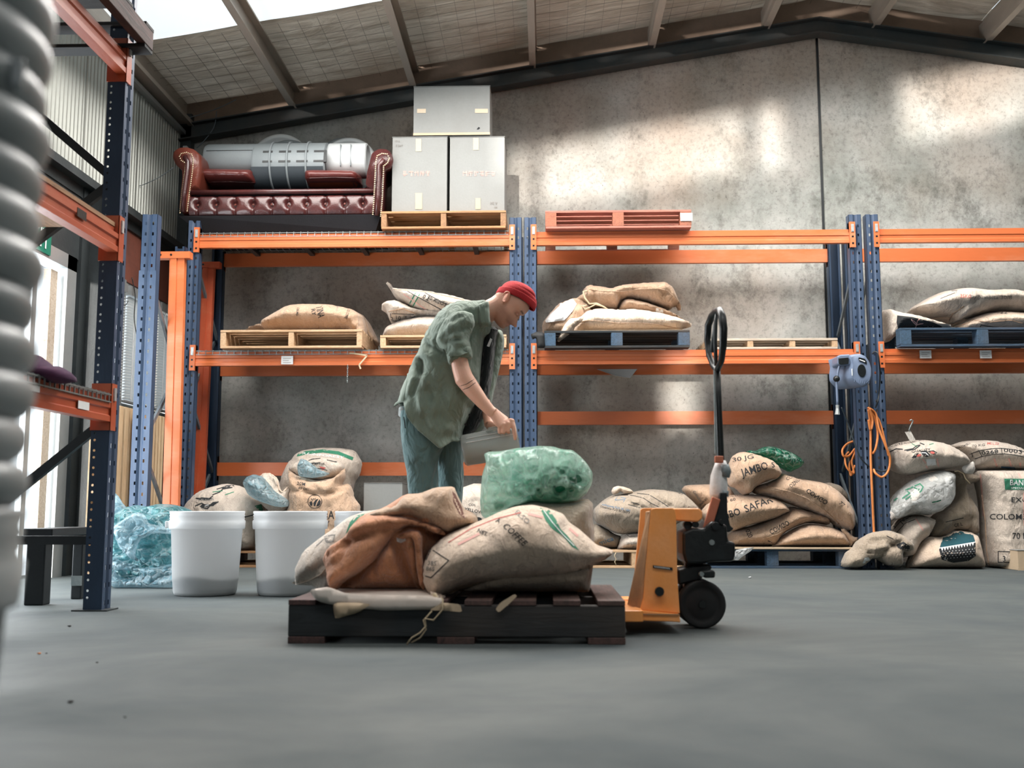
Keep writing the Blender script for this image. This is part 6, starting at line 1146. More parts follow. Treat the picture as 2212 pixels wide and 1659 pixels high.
# open sack behind, holding the green bag
t, b = sack('jute_sack', 'open brown sack behind the printed one, holding the big green plastic bag', D_([(1180, 560), (1300, 480), (1420, 415), (1530, 385), (1600, 400), (1700, 402), (1780, 395), (1850, 378), (1885, 410), (1880, 500), (1892, 580), (1885, 780), (1860, 890), (1830, 975), (1600, 985), (1300, 985), (1180, 900)]), 4.3, .24, 'jute_grey', GS, R=.14, seed=105, zmin=zf, snap=.06, wr=.014, creases=[(D_([(1810, 420), (1830, 480), (1850, 560)]), .03, .02), (D_([(1820, 860), (1830, 940)]), -.03, .015)])
seam_on(t, b, D_([(1310, 485), (1430, 410), (1530, 386), (1640, 400), (1780, 400), (1850, 382)]), 5, 'jute_light')
t, b = thing('plastic_bag', 'big crumpled green plastic bag standing open in the sack, catching the beans', 'plastic bag', tuple(atY(1160, 1090, 4.4))), None
gp = D_([(1232, 112), (1262, 98), (1330, 96), (1420, 78), (1500, 70), (1560, 64), (1640, 66), (1700, 84), (1760, 88), (1800, 120), (1845, 165), (1882, 225), (1878, 290), (1845, 350), (1785, 395), (1640, 410), (1520, 400), (1400, 440), (1330, 480), (1262, 512), (1215, 480), (1208, 400), (1212, 320), (1222, 230), (1245, 165)])
b = obj('bag_film', soft(gp, 4.3, .22, R=.13, seed=106, wr=.05, wsc=12, ridge=.09, fine=.02, step=.009, pw=.42, creases=[(D_([(1560, 260), (1620, 180), (1720, 190), (1820, 260)]), -.05, .03), (D_([(1240, 120), (1270, 250), (1250, 420)]), .03, .02)]), 'film_green', t, smooth=True)
obj('bag_inside', soft(D_([(1500, 260), (1580, 200), (1700, 180), (1820, 220), (1850, 300), (1800, 370), (1640, 400), (1540, 380), (1380, 430), (1300, 460), (1290, 400), (1420, 330)]), 4.3, .14, R=.1, seed=107, wr=.03, ridge=.03, step=.014), 'film_dark_green', t, smooth=True, label='denser green folds with beans inside')
# printed front sack
sk = D_([(985, 985), (955, 975), (905, 950), (880, 900), (866, 850), (872, 760), (905, 680), (1000, 598), (1100, 552), (1240, 498), (1330, 455), (1420, 425), (1520, 415), (1600, 432), (1660, 452), (1705, 470), (1740, 520), (1800, 560), (1850, 605), (1905, 655), (1960, 672), (2008, 690), (1985, 720), (1940, 748), (1880, 778), (1800, 812), (1740, 834), (1600, 852), (1400, 864), (1200, 884), (1080, 918), (1010, 958)])
t, b = sack('jute_sack', 'big pale printed coffee sack lying across the black pallet, fringed seam along its front', sk, 3.98, .27, 'jute_light', GS, R=.15, seed=108, wr=.012, step=.0125,
    creases=[(D_([(1700, 480), (1760, 600), (1830, 700)]), -.025, .03), (D_([(1720, 760), (1820, 720), (1950, 690)]), -.02, .03), (D_([(905, 940), (950, 960), (985, 975)]), -.02, .01)])
obj('shade_toned_underside', soft(D_([(985, 992), (1000, 960), (1060, 850), (1300, 780), (1700, 740), (1885, 770), (1880, 810), (1862, 890), (1835, 970), (1700, 985), (1300, 992)]), 4.04, .24, R=.12, seed=109, zmin=zf, snap=.06, wr=.014, step=.0135), 'jute_grey', t, smooth=True)  # underside in greyer cloth, its shade put into the colour
patch(t, b, [D_([(1015, 985), (1005, 965), (1080, 925), (1250, 888), (1500, 868), (1740, 848), (1872, 800), (1860, 890), (1830, 960), (1700, 973), (1300, 985)])], 'jute_grey', 'shaded_side_cloth', off=.0015) if False else None
se = seam_on(t, b, D_([(965, 985), (1010, 955), (1080, 915), (1200, 880), (1400, 862), (1600, 852), (1740, 832), (1850, 785), (1950, 742), (2005, 692)]), 6, 'jute_light')
write(t, b, 'COFFEE', 600+1340/2.765, 940+545/2.765, 13.5, 43, w=62, bold=.03, flipy=False, shear=.2); write(t, b, 'ELSO', 600+1415/2.765, 940+465/2.765, 11, 42, w=36, bold=.02, mat='ink_grey'); write(t, b, 'A', 600+1300/2.765, 940+515/2.765, 10, 30, bold=.02); write(t, b, 'NET', 600+1190/2.765, 940+578/2.765, 9, 25, w=22, bold=.02)
mark(t, b, [D_([(915, 680), (1020, 748), (915, 852), (870, 838)]), D_([(915, 680), (885, 745)])], 2.2); write(t, b, '385', 600+895/2.765, 940+775/2.765, 9, 6, w=18, bold=.02, mat='ink_grey'); write(t, b, '865', 600+885/2.765, 940+808/2.765, 9, 6, w=18, bold=.02, mat='ink_grey')
mark(t, b, [D_([(1020, 640), (1150, 560), (1300, 500), (1450, 462)])], 2.0, 'ink_red'); mark(t, b, [D_([(1080, 650), (1200, 590)]), D_([(1500, 470), (1580, 490)]), D_([(1745, 560), (1790, 600)])], 5, 'ink_pink')
patch(t, b, [D_([(1565, 432), (1620, 445), (1660, 500), (1690, 560), (1730, 600), (1800, 688), (1760, 668), (1700, 600), (1640, 560), (1600, 510)])], 'ink_green', 'green_stripe'); mark(t, b, [D_([(1590, 450), (1640, 520), (1700, 590), (1770, 660)])], 1.5, 'ink_white', off=.005)
obj('tie_string', MB().tube([atY(x, y, 3.655) for x, y in D_([(985, 975), (985, 1040), (960, 1070), (930, 1105), (880, 1095), (885, 1140), (850, 1180), (800, 1210), (770, 1250)])], .003, 5).tube([atY(x, y, 3.66) for x, y in D_([(920, 1050), (870, 1105), (885, 1160), (850, 1210), (795, 1240)])], .003, 5).tube([atY(x, y, 3.7) for x, y in D_([(930, 945), (960, 990), (985, 985)])], .008, 5), 'twine', t, smooth=True)
obj('tied_ear', soft(D_([(905, 930), (960, 945), (1005, 960), (990, 1000), (975, 1020), (950, 985), (915, 965)]), 3.78, .04, R=.03, seed=3, step=.01), 'jute_light', t, smooth=True)
# ---------------------------------------------------------------- pallet jack
J = lambda pts: crop(1380, 980, 4.146, pts)
jk = thing('pallet_jack', 'yellow hand pallet jack with black handle, white tape on its shaft', 'pallet jack', tuple(atY(1440, 1350, 4.27)*np.array([1, 1, 0])))
def pl(px, y0, y1, yref=None): return [tuple(atY(x, y, yref or y0)[[0, 2]]) for x, y in px], y0, y1
def jprism(name, px, y0, y1, mat, yref=None, bev=.003, parent=jk, label=None):
    P, a, b_ = pl(px, y0, y1, yref); o = obj(name, MB().prism(P, b_-a, (0, a, 0)), mat, parent, bev=bev, label=label); mesh_fix(o); return o
plate = J([(108, 505), (122, 492), (150, 487), (300, 487), (322, 498), (335, 560), (345, 1100), (368, 1432), (8, 1402), (38, 1290), (52, 1100), (78, 820)])
jprism('side_plate', plate, 4.03, 4.05, 'jack_yellow'); jprism('side_plate', plate, 4.46, 4.48, 'jack_yellow', 4.03)
# folded flange left of the near plate, and centre web, in darker tan
A0, A1 = atY(*J([(112, 500)])[0], 4.035), atY(*J([(20, 1398)])[0], 4.035); B0, B1 = atY(*J([(60, 640)])[0], 4.2), atY(1357, 1306, 4.2)
obj('folded_flange', MB().add([tuple(A0), tuple(A1), tuple(B1), tuple(B0)], [(0, 1, 2, 3)]), 'jack_tan', jk, solid=.008)
jprism('centre_web', J([(120, 520), (300, 500), (335, 1400), (60, 1390)]), 4.2, 4.3, 'jack_tan', 4.03)
jprism('top_arm', J([(305, 490), (540, 488), (572, 520), (568, 585), (530, 612), (340, 602), (320, 580)]), 4.14, 4.36, 'jack_yellow', 4.14, .006)
jprism('name_plate', J([(126, 998), (300, 1020), (302, 1045), (126, 1022)]), 4.026, 4.03, 'jack_black', 4.03, 0)
write(jk, [c for c in jk.children if c.name.startswith('name_plate')], 'SERIAL 2500KG', 1380+138/4.146, 980+1019/4.146, 3.2, 7, 'ink_white', w=36, bold=.01) if False else mark(jk, [c for c in jk.children if c.name.startswith('name_plate')], [J([(140+i*13, 1006+i*1.6), (145+i*13, 1018+i*1.6)]) for i in range(11)], 1.2, 'ink_white', 'worn_digits')
c = atY(*J([(182, 1232)])[0], 4.03); obj('pivot_bolt', MB().disc((c[0], 4.012, c[2]), (0, 1, 0), .017, 20, .02), 'jack_black', jk)
# base bar and forks
jprism('base_frame', J([(0, 1405), (366, 1440), (372, 1512), (290, 1505), (100, 1500), (-110, 1490), (-110, 1400)]), 4.0, 4.5, 'jack_yellow', 4.0, .003)
jprism('base_shadow_strip', J([(-100, 1428), (362, 1436), (362, 1446), (-100, 1440)]), 3.996, 4.0, 'jack_tan', 4.0, 0)  # thin solid strip paints the shadow line along the base
xr = float(atY(1352, 1330, 4.0)[0])+.06
for y in (3.945, 4.425):
    obj('fork', MB().prism([(-.86, .045), (-.84, .085), (xr, .092), (xr, .05)], .15, (0, y, 0)), 'jack_yellow', jk, bev=.004); obj('load_roller', MB().lathe([(.001, 0), (.036, 0), (.036, .08), (.001, .08)], (-.72, y+.035, .037), (0, 1, 0), 18), 'rubber', jk)
# steer wheels
wc = atY(1515, 1309, 4.2); rw = .093; wz = rw+.001
for y in (4.17, 4.30):
    t_ = obj('steer_wheel', MB().lathe([(.001, .008), (.03, 0), (.055, .012), (.07, .012), (rw-.008, 0), (rw, .008), (rw, .052), (rw-.008, .06), (.07, .048), (.03, .058), (.001, .052)], (wc[0], y, wz), (0, 1, 0), 40), 'rubber', jk, smooth=True); obj('hub', MB().disc((wc[0], y-.006, wz), (0, 1, 0), .014, 14, .012), 'jack_black', t_)
obj('axle_yoke', MB().bar((wc[0]-.03, 4.265, wz), (wc[0]-.015, 4.265, .3), .07, .05, (0, 1, 0)).tube([(wc[0], 4.17, wz), (wc[0], 4.36, wz)], .014, 10), 'jack_black', jk, bev=.004)
jprism('pump_body', J([(392, 705), (480, 668), (585, 672), (660, 600), (790, 640), (800, 780), (865, 795), (866, 905), (850, 965), (640, 975), (560, 990), (420, 985), (395, 900)]), 4.15, 4.4, 'jack_black', 4.15, .01)
jprism('pump_linkage', J([(345, 1040), (500, 1000), (640, 990), (660, 1030), (560, 1100), (570, 1140), (480, 1150), (355, 1180)]), 4.2, 4.34, 'jack_black', 4.2, .008)
jprism('foot_pedal', J([(560, 1050), (660, 1040), (680, 1060), (675, 1110), (580, 1112)]), 4.08, 4.16, 'jack_black', 4.1, .01)
for (x, y, r, yy) in ((655, 795, 22, 4.14), (565, 1080, 18, 4.075), (750, 610, 22, 4.14), (690, 650, 30, 4.13), (440, 640, 34, 4.2), (510, 635, 26, 4.16)): c = atY(*J([(x, y)])[0], yy); obj('bolt', MB().disc((c[0], yy, c[2]), (0, 1, 0), r/4.146/FPX*yy*1.1, 14, .03), 'galvanised' if r < 20 or y == 795 else 'jack_black', jk)
def q_(x, y, Y=4.27): return tuple(atY(x, y, Y))
jprism('handle_foot', [(1556, 1064), (1571, 1064), (1572, 1110), (1578, 1136), (1586, 1142), (1576, 1150), (1540, 1146), (1534, 1140), (1548, 1110)], 4.2, 4.34, 'jack_black', 4.2, .005)
obj('handle_shaft', MB().tube([q_(1564, 1120), q_(1559, 1060), q_(1556, 980), q_(1552, 880), q_(1549, 795)], [.015, .0155, .015, .014, .014], 14), 'jack_black', jk, smooth=True)
lp = [(1549, 800, 4.27), (1558, 780, 4.2), (1562, 745, 4.16), (1563, 710, 4.15), (1560, 684, 4.16), (1555, 670, 4.2), (1547, 672, 4.27), (1538, 682, 4.33), (1530, 702, 4.37), (1528, 735, 4.38), (1532, 768, 4.35), (1541, 790, 4.3)]
obj('grip_loop', MB().tube([q_(*p) for p in lp], [.013, .013, .015, .016, .016, .015, .013, .015, .015, .014, .013, .013], 12, closed=True), 'jack_black', jk, smooth=True); obj('release_lever', MB().tube([q_(1547, 790, 4.26), q_(1545, 740, 4.24), q_(1546, 695, 4.25), q_(1549, 676, 4.26)], .008, 8).tube([q_(1538, 760, 4.26), q_(1544, 700, 4.3)], .009, 8), 'dark_steel', jk, smooth=True)
obj('control_rod', MB().tube([q_(1543, 800, 4.24), q_(1546, 980, 4.24)], .004, 6), 'galvanised', jk)
tq = [(1557, 995), (1556, 1010), (1554, 1030), (1553, 1050), (1550, 1068), (1550, 1082)]
g = MB().tube([q_(x+2*math.sin(i*2), y, 4.26) for i, (x, y) in enumerate(tq)], [.020, .030, .033, .036, .036, .026], 14); obj('tape_wrap', g, 'tape_white', jk, smooth=True, label='white tape wrap')
obj('tape_wrap', MB().tube([q_(1563, 1004, 4.25), q_(1565, 1018, 4.25), q_(1563, 1030, 4.25)], [.022, .027, .024], 12), 'tape_grey', jk, smooth=True, label='grey tape wrap'); obj('tape_wrap', MB().tube([q_(1566, 1060, 4.24), q_(1565, 1072, 4.24)], [.018, .016], 10), 'tape_grey', jk, smooth=True)
obj('splint', MB().bar(q_(1553, 985, 4.22), q_(1553, 1000, 4.22), .034, .02, (0, 1, 0)), 'wood_red', jk, bev=.004, label='reddish wooden splint'); obj('splint', MB().bar(q_(1547, 1076, 4.2), q_(1526, 1148, 4.2), .034, .02, (0, 1, 0)), 'wood_red', jk, bev=.004, label='reddish wooden splint')
# ================================================================== HOSE REEL AND CORDS
hr = thing('hose_reel', 'blue-grey retractable hose reel mounted on the rack frame', 'hose reel', tuple(atY(1848, 838, 8.1)), None); R_ = lambda pts: crop(1780, 740, 8.294, pts)
fc_ = R_([(680, 500)])[0]; fc = atY(*fc_, 8.02); y0 = 8.02
face = R_([(560, 205), (650, 205), (740, 245), (810, 340), (850, 470), (850, 600), (815, 710), (740, 785), (680, 800), (600, 760), (540, 700), (490, 640), (480, 520), (500, 380), (460, 230)])
P = chaikin([atY(x, y, y0)[[0, 2]] for x, y in face], 1); n = len(P); off = np.array([-.11, 0, -.004]); V = []
cc = np.mean(P, 0)
for s_, dx, dy in ((.90, 0, -.012), (1, 0, 0), (1.0, -.06, .11), (.96, -.115, .2)):
    for p in P: q = cc+(p-cc)*s_; V.append((q[0]+dx, y0+dy, q[1]))
F2 = [tuple(range(n))]+[(k*n+i, (k+1)*n+i, (k+1)*n+(i+1) % n, k*n+(i+1) % n) for k in range(3) for i in range(n)]+[tuple(range(4*n-1, 3*n-1, -1))]
o = obj('reel_case', MB().add(V, F2), 'reel_blue', hr, smooth=True); mesh_fix(o); md = o.modifiers.new('e', 'EDGE_SPLIT'); md.split_angle = .8
jprism('hose_outlet', R_([(240, 240), (300, 215), (470, 205), (480, 400), (290, 410), (245, 390)]), 8.03, 8.2, 'reel_blue', 8.03, .01, hr); jprism('outlet_opening', R_([(255, 285), (430, 268), (442, 300), (436, 385), (300, 398), (262, 380)]), 8.022, 8.032, 'jack_black', 8.03, .002, hr)
jprism('hub_cap', [(x, y) for x, y in ell(fc_[0], fc_[1], 9, 14, 24, -8)], 8.0, 8.03, 'jack_black', 8.0, .004, hr)
jprism('label_plate', R_([(620, 270), (640, 265), (730, 290), (765, 340), (770, 385), (700, 345), (635, 325)]), 8.0, 8.008, 'jack_black', 8.0, 0, hr); mark(hr, [c_ for c_ in hr.children if c_.name.startswith('label_plate')], [R_([(640, 305), (730, 340)])], 2.0, 'ink_white', 'label_mark')
obj('moulded_rib', MB().bar(tuple(atY(*R_([(500, 470)])[0], 8.005)), tuple(atY(*R_([(505, 590)])[0], 8.005)), .006, .006, (0, 1, 0)), 'bin_pale', hr)
for k in range(8): a = R_([(560+k*35, 640+k*8+(20 if k > 4 else 0)), (545+k*35, 700+k*9-(30 if k > 5 else 0))]); obj('moulded_rib', MB().bar(tuple(atY(*a[0], 8.008)), tuple(atY(*a[1], 8.008)), .005, .004, (0, 1, 0)), 'reel_blue', hr)
obj('mount_bracket', MB().box(fc[0]-.08, fc[0]-.02, 8.2, 8.3, fc[2]-.05, fc[2]+.05), 'dark_steel', hr)
obj('hose_end', MB().tube([tuple(atY(*p, 8.06)) for p in R_([(330, 345), (290, 390), (260, 470), (238, 600), (225, 720), (232, 900), (240, 1040), (240, 1120)])], .009, 8), 'reel_blue', hr, smooth=True); obj('hose_stop', MB().ico(tuple(atY(*R_([(225, 650)])[0], 8.06)), .026, 2), 'jack_black', hr, smooth=True); obj('nozzle', MB().tube([tuple(atY(*p, 8.06)) for p in R_([(240, 1120), (240, 1180), (238, 1290)])], [.014, .012, .02], 8), 'pin_steel', hr)
C_ = lambda pts: crop(1780, 880, 4.484, pts)
cd = thing('extension_cord', 'orange extension cord looped over the rack frame and hanging to the floor', 'cord', tuple(atY(1885, 1150, 8.2)))
def cord(name, pts, Y, r, mat, par):
    P = [np.array(atY(x, y, Y+.015*math.sin(i*1.7))) for i, (x, y) in enumerate(pts)]
    Q = []
    for i in range(len(P)-1):
        p0, p1, p2, p3 = P[max(i-1, 0)], P[i], P[i+1], P[min(i+2, len(P)-1)]
        for k in range(8): s_ = k/8; Q.append(.5*((2*p1)+(-p0+p2)*s_+(2*p0-5*p1+4*p2-p3)*s_**2+(-p0+3*p1-3*p2+p3)*s_**3))
    Q.append(P[-1]); return obj(name, MB().tube([tuple(q) for q in Q], r, 7), mat, par, smooth=True)
cord('hanging_run', C_([(430, 20), (450, 200), (452, 500), (465, 800), (478, 1100), (485, 1225)]), 8.24, .009, 'cord_orange', cd)
cord('loop', C_([(440, 10), (500, 60), (530, 200), (600, 380), (640, 500), (620, 620), (560, 675), (500, 640), (480, 600)]), 8.23, .009, 'cord_orange', cd); cord('loop', C_([(425, 0), (490, 100), (520, 260), (500, 400), (470, 450)]), 8.24, .009, 'cord_orange', cd); cord('loop', C_([(440, 15), (470, 130), (450, 220), (430, 120)]), 8.22, .009, 'cord_orange', cd)
cord('loop', C_([(430, 10), (530, 120), (590, 330), (625, 470)]), 8.25, .008, 'cord_orange', cd)
cord('loop', C_([(310, 320), (230, 350), (180, 410), (190, 470), (240, 470), (300, 400)]), 8.5, .009, 'cord_orange', cd); cord('loop', C_([(310, 420), (270, 520), (290, 640), (220, 580), (205, 480), (240, 430)]), 8.5, .008, 'cord_orange', cd); cord('loop', C_([(315, 470), (250, 540), (262, 660), (300, 560)]), 8.52, .008, 'cord_orange', cd)
cb = thing('hanging_cable', 'dark thin cable strung across the lower part of the frame beside the orange cord', 'cable', tuple(atY(1870, 1000, 8.24))); cord('cable_run', C_([(170, 0), (230, 150), (290, 330), (350, 480), (440, 575), (560, 620), (640, 590)]), 8.25, .006, 'cord_dark', cb)
cb = thing('hanging_cable', 'black cable hanging down the frame to the right of the hose reel', 'cable', tuple(atY(1896, 860, 8.24))); cord('cable_run', R_([(870, 200), (900, 165), (960, 190), (990, 350), (1005, 600), (985, 900), (960, 1060), (920, 1170)]), 8.24, .006, 'jack_black', cb)
# thin wires near the ceiling corner and at the blinds
cb = thing('ceiling_cable', 'pale thin cable dangling from the rafter corner above the sofa', 'cable', tuple(atY(440, 300, 9.2))); cord('cable_run', [(395, 258), (440, 245), (480, 230), (510, 215)], 9.1, .004, 'brace_grey', cb); cord('cable_run', [(468, 240), (462, 275), (440, 305), (425, 320)], 9.15, .004, 'brace_grey', cb)
cb = thing('wall_cable', 'thin wire sagging across the corrugated wall to the sofa arm', 'cable', tuple(atY(330, 400, 8.5))); cord('cable_run', [(270, 404), (300, 402), (340, 385), (375, 362)], 8.3, .003, 'brace_grey', cb)
cb = thing('blind_cable', 'loose dark wires hanging in front of the middle blind', 'cable', tuple(atY(285, 700, 7.6))); cord('cable_run', [(262, 605), (268, 615), (262, 650), (270, 660), (277, 650)], 7.86, .003, 'jack_black', cb); cord('cable_run', [(285, 600), (292, 640), (290, 690), (298, 740), (300, 780)], 8.1, .004, 'jack_black', cb); cord('cable_run', [(212, 545), (218, 575), (205, 640), (212, 700), (203, 760), (210, 800)], 7.42, .003, 'twine', cb)
obj('corner_sensor', MB().box(-3.32, -3.28, 9.16, 9.24, 3.66, 3.78), 'paper', None, label='small white fitting hanging in the corner above the sofa', cat='fitting', bev=.005)
# small litter on the floor
for i, (x, y, s_, mt, lb) in enumerate([(152, 1518, 13, 'rubber', 'dark pebble of dirt on the near floor at the left'), (85, 1413, 9, 'cord_orange', 'small orange scrap on the floor at the left'), (100, 1412, 5, 'rubber', 'tiny dark crumb beside the orange scrap'), (150, 1354, 9, 'rubber', 'tiny dark flake on the floor below the near post'), (1620, 1249, 8, 'paper', 'small pale flake on the floor right of the jack wheel'), (210, 1432, 6, 'rubber', 'tiny dark crumb on the floor right of the orange scrap'), (270, 1550, 7, 'rubber', 'small dark crumb on the near floor right of the pebble')]):
    c = atZ(x, y, 0); r = s_/2/FPX*c[1]*.9; g = MB().ico((c[0], c[1], r*.45), r, 1, (1.2, 1, .5)); g.v = [(p[0]+.3*r*math.sin(p[2]*900+p[1]*300), p[1], max(0, p[2])) for p in g.v]; obj('floor_litter', g, mt, None, lb, 'litter', smooth=True)
# ================================================================== THE PERSON
YM = 5.15
M = lambda pts: crop(820, 580, 3.0725, pts)
HC = lambda x, y: (1040+x/11.057, 590+y/11.057)
N = lambda x, y: (980+x/8.295, 860+y/8.295)
man = thing('person', 'person in a red beanie and green shirt bending over the sacks, tipping a clear jug', 'person', (-.72, YM, 0))
worn('skin', '#e6b49d', '#d49c82', .5, 0, 9, .4, .1, fine=200); cloth('shirt_green', '#78867a', '#69766d'); cloth('trouser_blue', '#5f7b7d', '#4e676a', 9.0, .03, .8); cloth('dark_cloth', '#161c1e', '#1f2628'); worn('tee_white', '#b9c0bf', '#a4abaa', .85); worn('beanie_red', '#b8272c', '#98161f', .9, 0, 8, .5, .3, fine=140); worn('boot', '#2c2723', '#1a1715', .6)
m, nt, n, l, b = MATS['skin'], MATS['skin'].node_tree, MATS['skin'].node_tree.nodes, MATS['skin'].node_tree.links, MATS['skin'].node_tree.nodes['Principled BSDF']
ca = n.new('ShaderNodeVertexColor'); ca.layer_name = 'tint'; mm = n.new('ShaderNodeMix'); mm.data_type = 'RGBA'; mm.blend_type = 'MULTIPLY'; mm.inputs[0].default_value = 1; src_ = b.inputs['Base Color'].links[0].from_socket; l.new(src_, mm.inputs[6]); l.new(ca.outputs[0], mm.inputs[7]); l.new(mm.outputs[2], b.inputs['Base Color']); b.inputs['Subsurface Weight'].default_value = .12; b.inputs['Subsurface Radius'].default_value = (.02, .008, .004)
# head frame
CHD = np.array(atY(*HC(679, 724), YM)); fF = np.array([.577, 0, -.816]); fU = np.array([.816, 0, .577]); fS = np.array([0, -1.0, 0])   # forward, up, towards the camera (the head's right)
tw = math.radians(1); fF2 = fF*math.cos(tw)+fS*math.sin(tw); fS2 = fS*math.cos(tw)-fF*math.sin(tw); fF, fS = fF2, fS2
def hw(f, s, u): return CHD+f*fF+s*fS+u*fU
Uk = [-.113, -.108, -.095, -.08, -.062, -.045, -.028, -.010, .005, .022, .045, .07, .095, .115, .125]
Fk = [.050, .076, .087, .084, .086, .083, .080, .076, .077, .088, .086, .078, .056, .028, .002]
Bk = [.030, .015, -.010, -.035, -.055, -.070, -.082, -.090, -.095, -.098, -.097, -.090, -.072, -.045, -.002]
Wk = [.020, .033, .047, .056, .062, .066, .069, .071, .073, .075, .076, .072, .058, .034, .002]
nu, na = 90, 84; V = []
for i in range(nu+1):
    tt = i/nu; u = -.113+(.238)*(.5-.5*math.cos(math.pi*tt)) if False else -.113+.238*tt
    f_, b__, w__ = (float(np.interp(u, Uk, q)) for q in (Fk, Bk, Wk)); cx_, ax = (f_+b__)/2, (f_-b__)/2
    for k in range(na):
        a = 2*math.pi*k/na; c_, s_ = math.cos(a), math.sin(a); ff = cx_+ax*math.copysign(abs(c_)**(.56 if c_ > 0 else .9), c_); ss = w__*math.copysign(abs(s_)**.88, s_)*(1-.10*max(0, c_)**2)
        if c_ > 0:
            G = lambda v, m_, sg: math.exp(-((v-m_)/sg)**2)
            nose = float(np.interp(u, [-.062, -.057, -.050, -.044, -.030, -.012, .004, .014], [0, .010, .033, .040, .027, .013, .004, 0])); sg = float(np.interp(u, [-.055, -.04, .0], [.0145, .011, .008])); ff += nose*G(ss, 0, sg)
            ff += .006*G(u, -.068, .004)*G(ss, 0, .02)+.006*G(u, -.079, .004)*G(ss, 0, .018)-.007*G(u, -.0735, .0022)*G(ss, 0, .022)+.004*G(u, -.1, .01)*G(ss, 0, .02)-.004*G(u, -.088, .005)*G(ss, 0, .02)
            ff -= .010*G(u, -.004, .012)*(G(ss, .031, .014)+G(ss, -.031, .014)); ff += .004*G(u, .020, .006)*(G(ss, .028, .018)+G(ss, -.028, .018)); ff -= .004*G(u, -.045, .018)*(G(ss, .045, .012)+G(ss, -.045, .012))
        hn = (ff-.011)*-.4986+(u-.024)*.867-.016*min(1, (ss/.075)**2)
        if hn > -.004: kq = 1-.10*min(1, (hn+.004)/.02); ff = .011+(ff-.011)*kq; ss *= kq; u2 = .024+(u-.024)*kq
        else: u2 = u
        V.append(tuple(hw(ff, ss, u2)))
Fh = [(i*na+k, i*na+(k+1) % na, (i+1)*na+(k+1) % na, (i+1)*na+k) for i in range(nu) for k in range(na)]+[tuple(range(na))[::-1], tuple(range(nu*na, (nu+1)*na))]
body = MB().add(V, Fh)
for sd in (1, -1):
    c = hw(.0735, .031*sd, -.006); body.ico(c, .0118, 2)
    e = [hw(-.022+.0155*math.cos(a)-.010*math.sin(a), (.077+.011*(1-.6*math.cos(a)))*sd, -.005+.026*math.sin(a)+.004*math.cos(a)) for a in np.linspace(-1.9, 3.4, 16)]
    body.tube([tuple(p) for p in e], [.003, .0035, .004]+[.0045]*10+[.004, .0035, .003], 8)
    body.tube([tuple(hw(-.012, .072*sd, -.026)), tuple(hw(-.020, .080*sd, -.005)), tuple(hw(-.028, .083*sd, .014))], [(.005, .009), (.005, .014), (.0045, .011)], 10)
    body.tube([tuple(hw(-.006, .070*sd, -.024)), tuple(hw(-.007, .075*sd, -.031))], [.006, .0055], 8)
def P3(x, y, Y): return tuple(atY(x, y, Y))
def mp(x, y, Y): return tuple(atY(820+x/3.0725, 580+y/3.0725, Y))
def np_(x, y, Y): return tuple(atY(980+x/8.295, 860+y/8.295, Y))
# neck
body.tube([tuple(hw(-.02, 0, .0)), P3(*HC(380, 830), YM), P3(*HC(180, 905), YM), mp(640, 330, YM), mp(560, 400, YM)], [.062, .060, .055, .062, .09], 24)
# trunk, pelvis, legs (mostly under the clothes)
body.tube([mp(600, 330, YM), mp(520, 440, YM), mp(440, 600, YM), mp(360, 760, YM), mp(320, 900, YM), mp(330, 1000, YM)], [(.075, .08), (.10, .12), (.10, .12), (.10, .12), (.09, .10), (.08, .09)], 24)
def leg(xk, Yc): body.tube([mp(330, 1040, Yc), mp(xk, 1200, Yc), mp(xk+5, 1500, Yc), P3(820+(xk+25)/3.0725, 1130, Yc), P3(820+(xk+30)/3.0725, 1200, Yc), P3(820+(xk+20)/3.0725, 1275, Yc)], [.07, .058, .048, .044, .04, .034], 18)
leg(275, 5.08); leg(460, 5.26)
# near arm (right), far arm (left)
YA = 4.925
body.tube([mp(560, 350, 5.02), mp(520, 440, YA), mp(520, 560, YA), mp(538, 660, YA), mp(560, 730, YA), mp(620, 810, YA), mp(680, 885, YA), mp(735, 945, YA), np_(720, 270, YA)], [.045, .045, .040, .042, .046, .040, .032, .0265, .026], 20)
YH = 4.93
# palm (slab) then fingers
body.tube([np_(700, 240, YH), np_(770, 320, YH), np_(840, 400, YH), np_(900, 450, YH)], [(.027, .019), (.034, .018), (.042, .017), (.043, .015)], 16)
body.tube([np_(790, 400, YH), np_(850, 500, YH-.005), np_(900, 440, YH-.005), np_(960, 430, YH-.004), np_(1040, 400, YH)], .0135, 12)
fing = [([(838, 500), (822, 560), (822, 610), (850, 625)], -.012), ([(900, 475), (890, 540), (885, 605), (905, 628)], -.016), ([(968, 450), (975, 520), (970, 590), (985, 618)], -.014)]
for pts, dy in fing: body.tube([np_(x, y, YH+dy+(.02 if i == 3 else 0)) for i, (x, y) in enumerate(pts)], [.0115, .0108, .010, .008], 12); c = np_(*pts[0], YH+dy); body.ico(c, .0122, 2)
body.tube([np_(1045, 400, YH), np_(1068, 500, YH-.012), np_(1088, 610, YH-.012), np_(1100, 700, YH-.008), np_(1102, 752, YH-.004)], [.012, .0108, .0100, .0092, .0065], 12); body.ico(np_(1050, 410, YH-.004), .0125, 2)
body.tube([np_(790, 430, YH+.02), np_(840, 520, YH+.045), np_(910, 570, YH+.05), np_(980, 580, YH+.045)], [.014, .012, .0105, .009], 12)   # thumb round the far side of the jug handle
YL = 5.36
body.tube([mp(560, 350, 5.26), mp(560, 460, YL), mp(590, 620, YL), mp(625, 740, YL), mp(680, 860, 5.30), mp(715, 950, 5.2), np_(640, 480, 5.14)], [.06, .058, .048, .045, .036, .028, .026], 18)
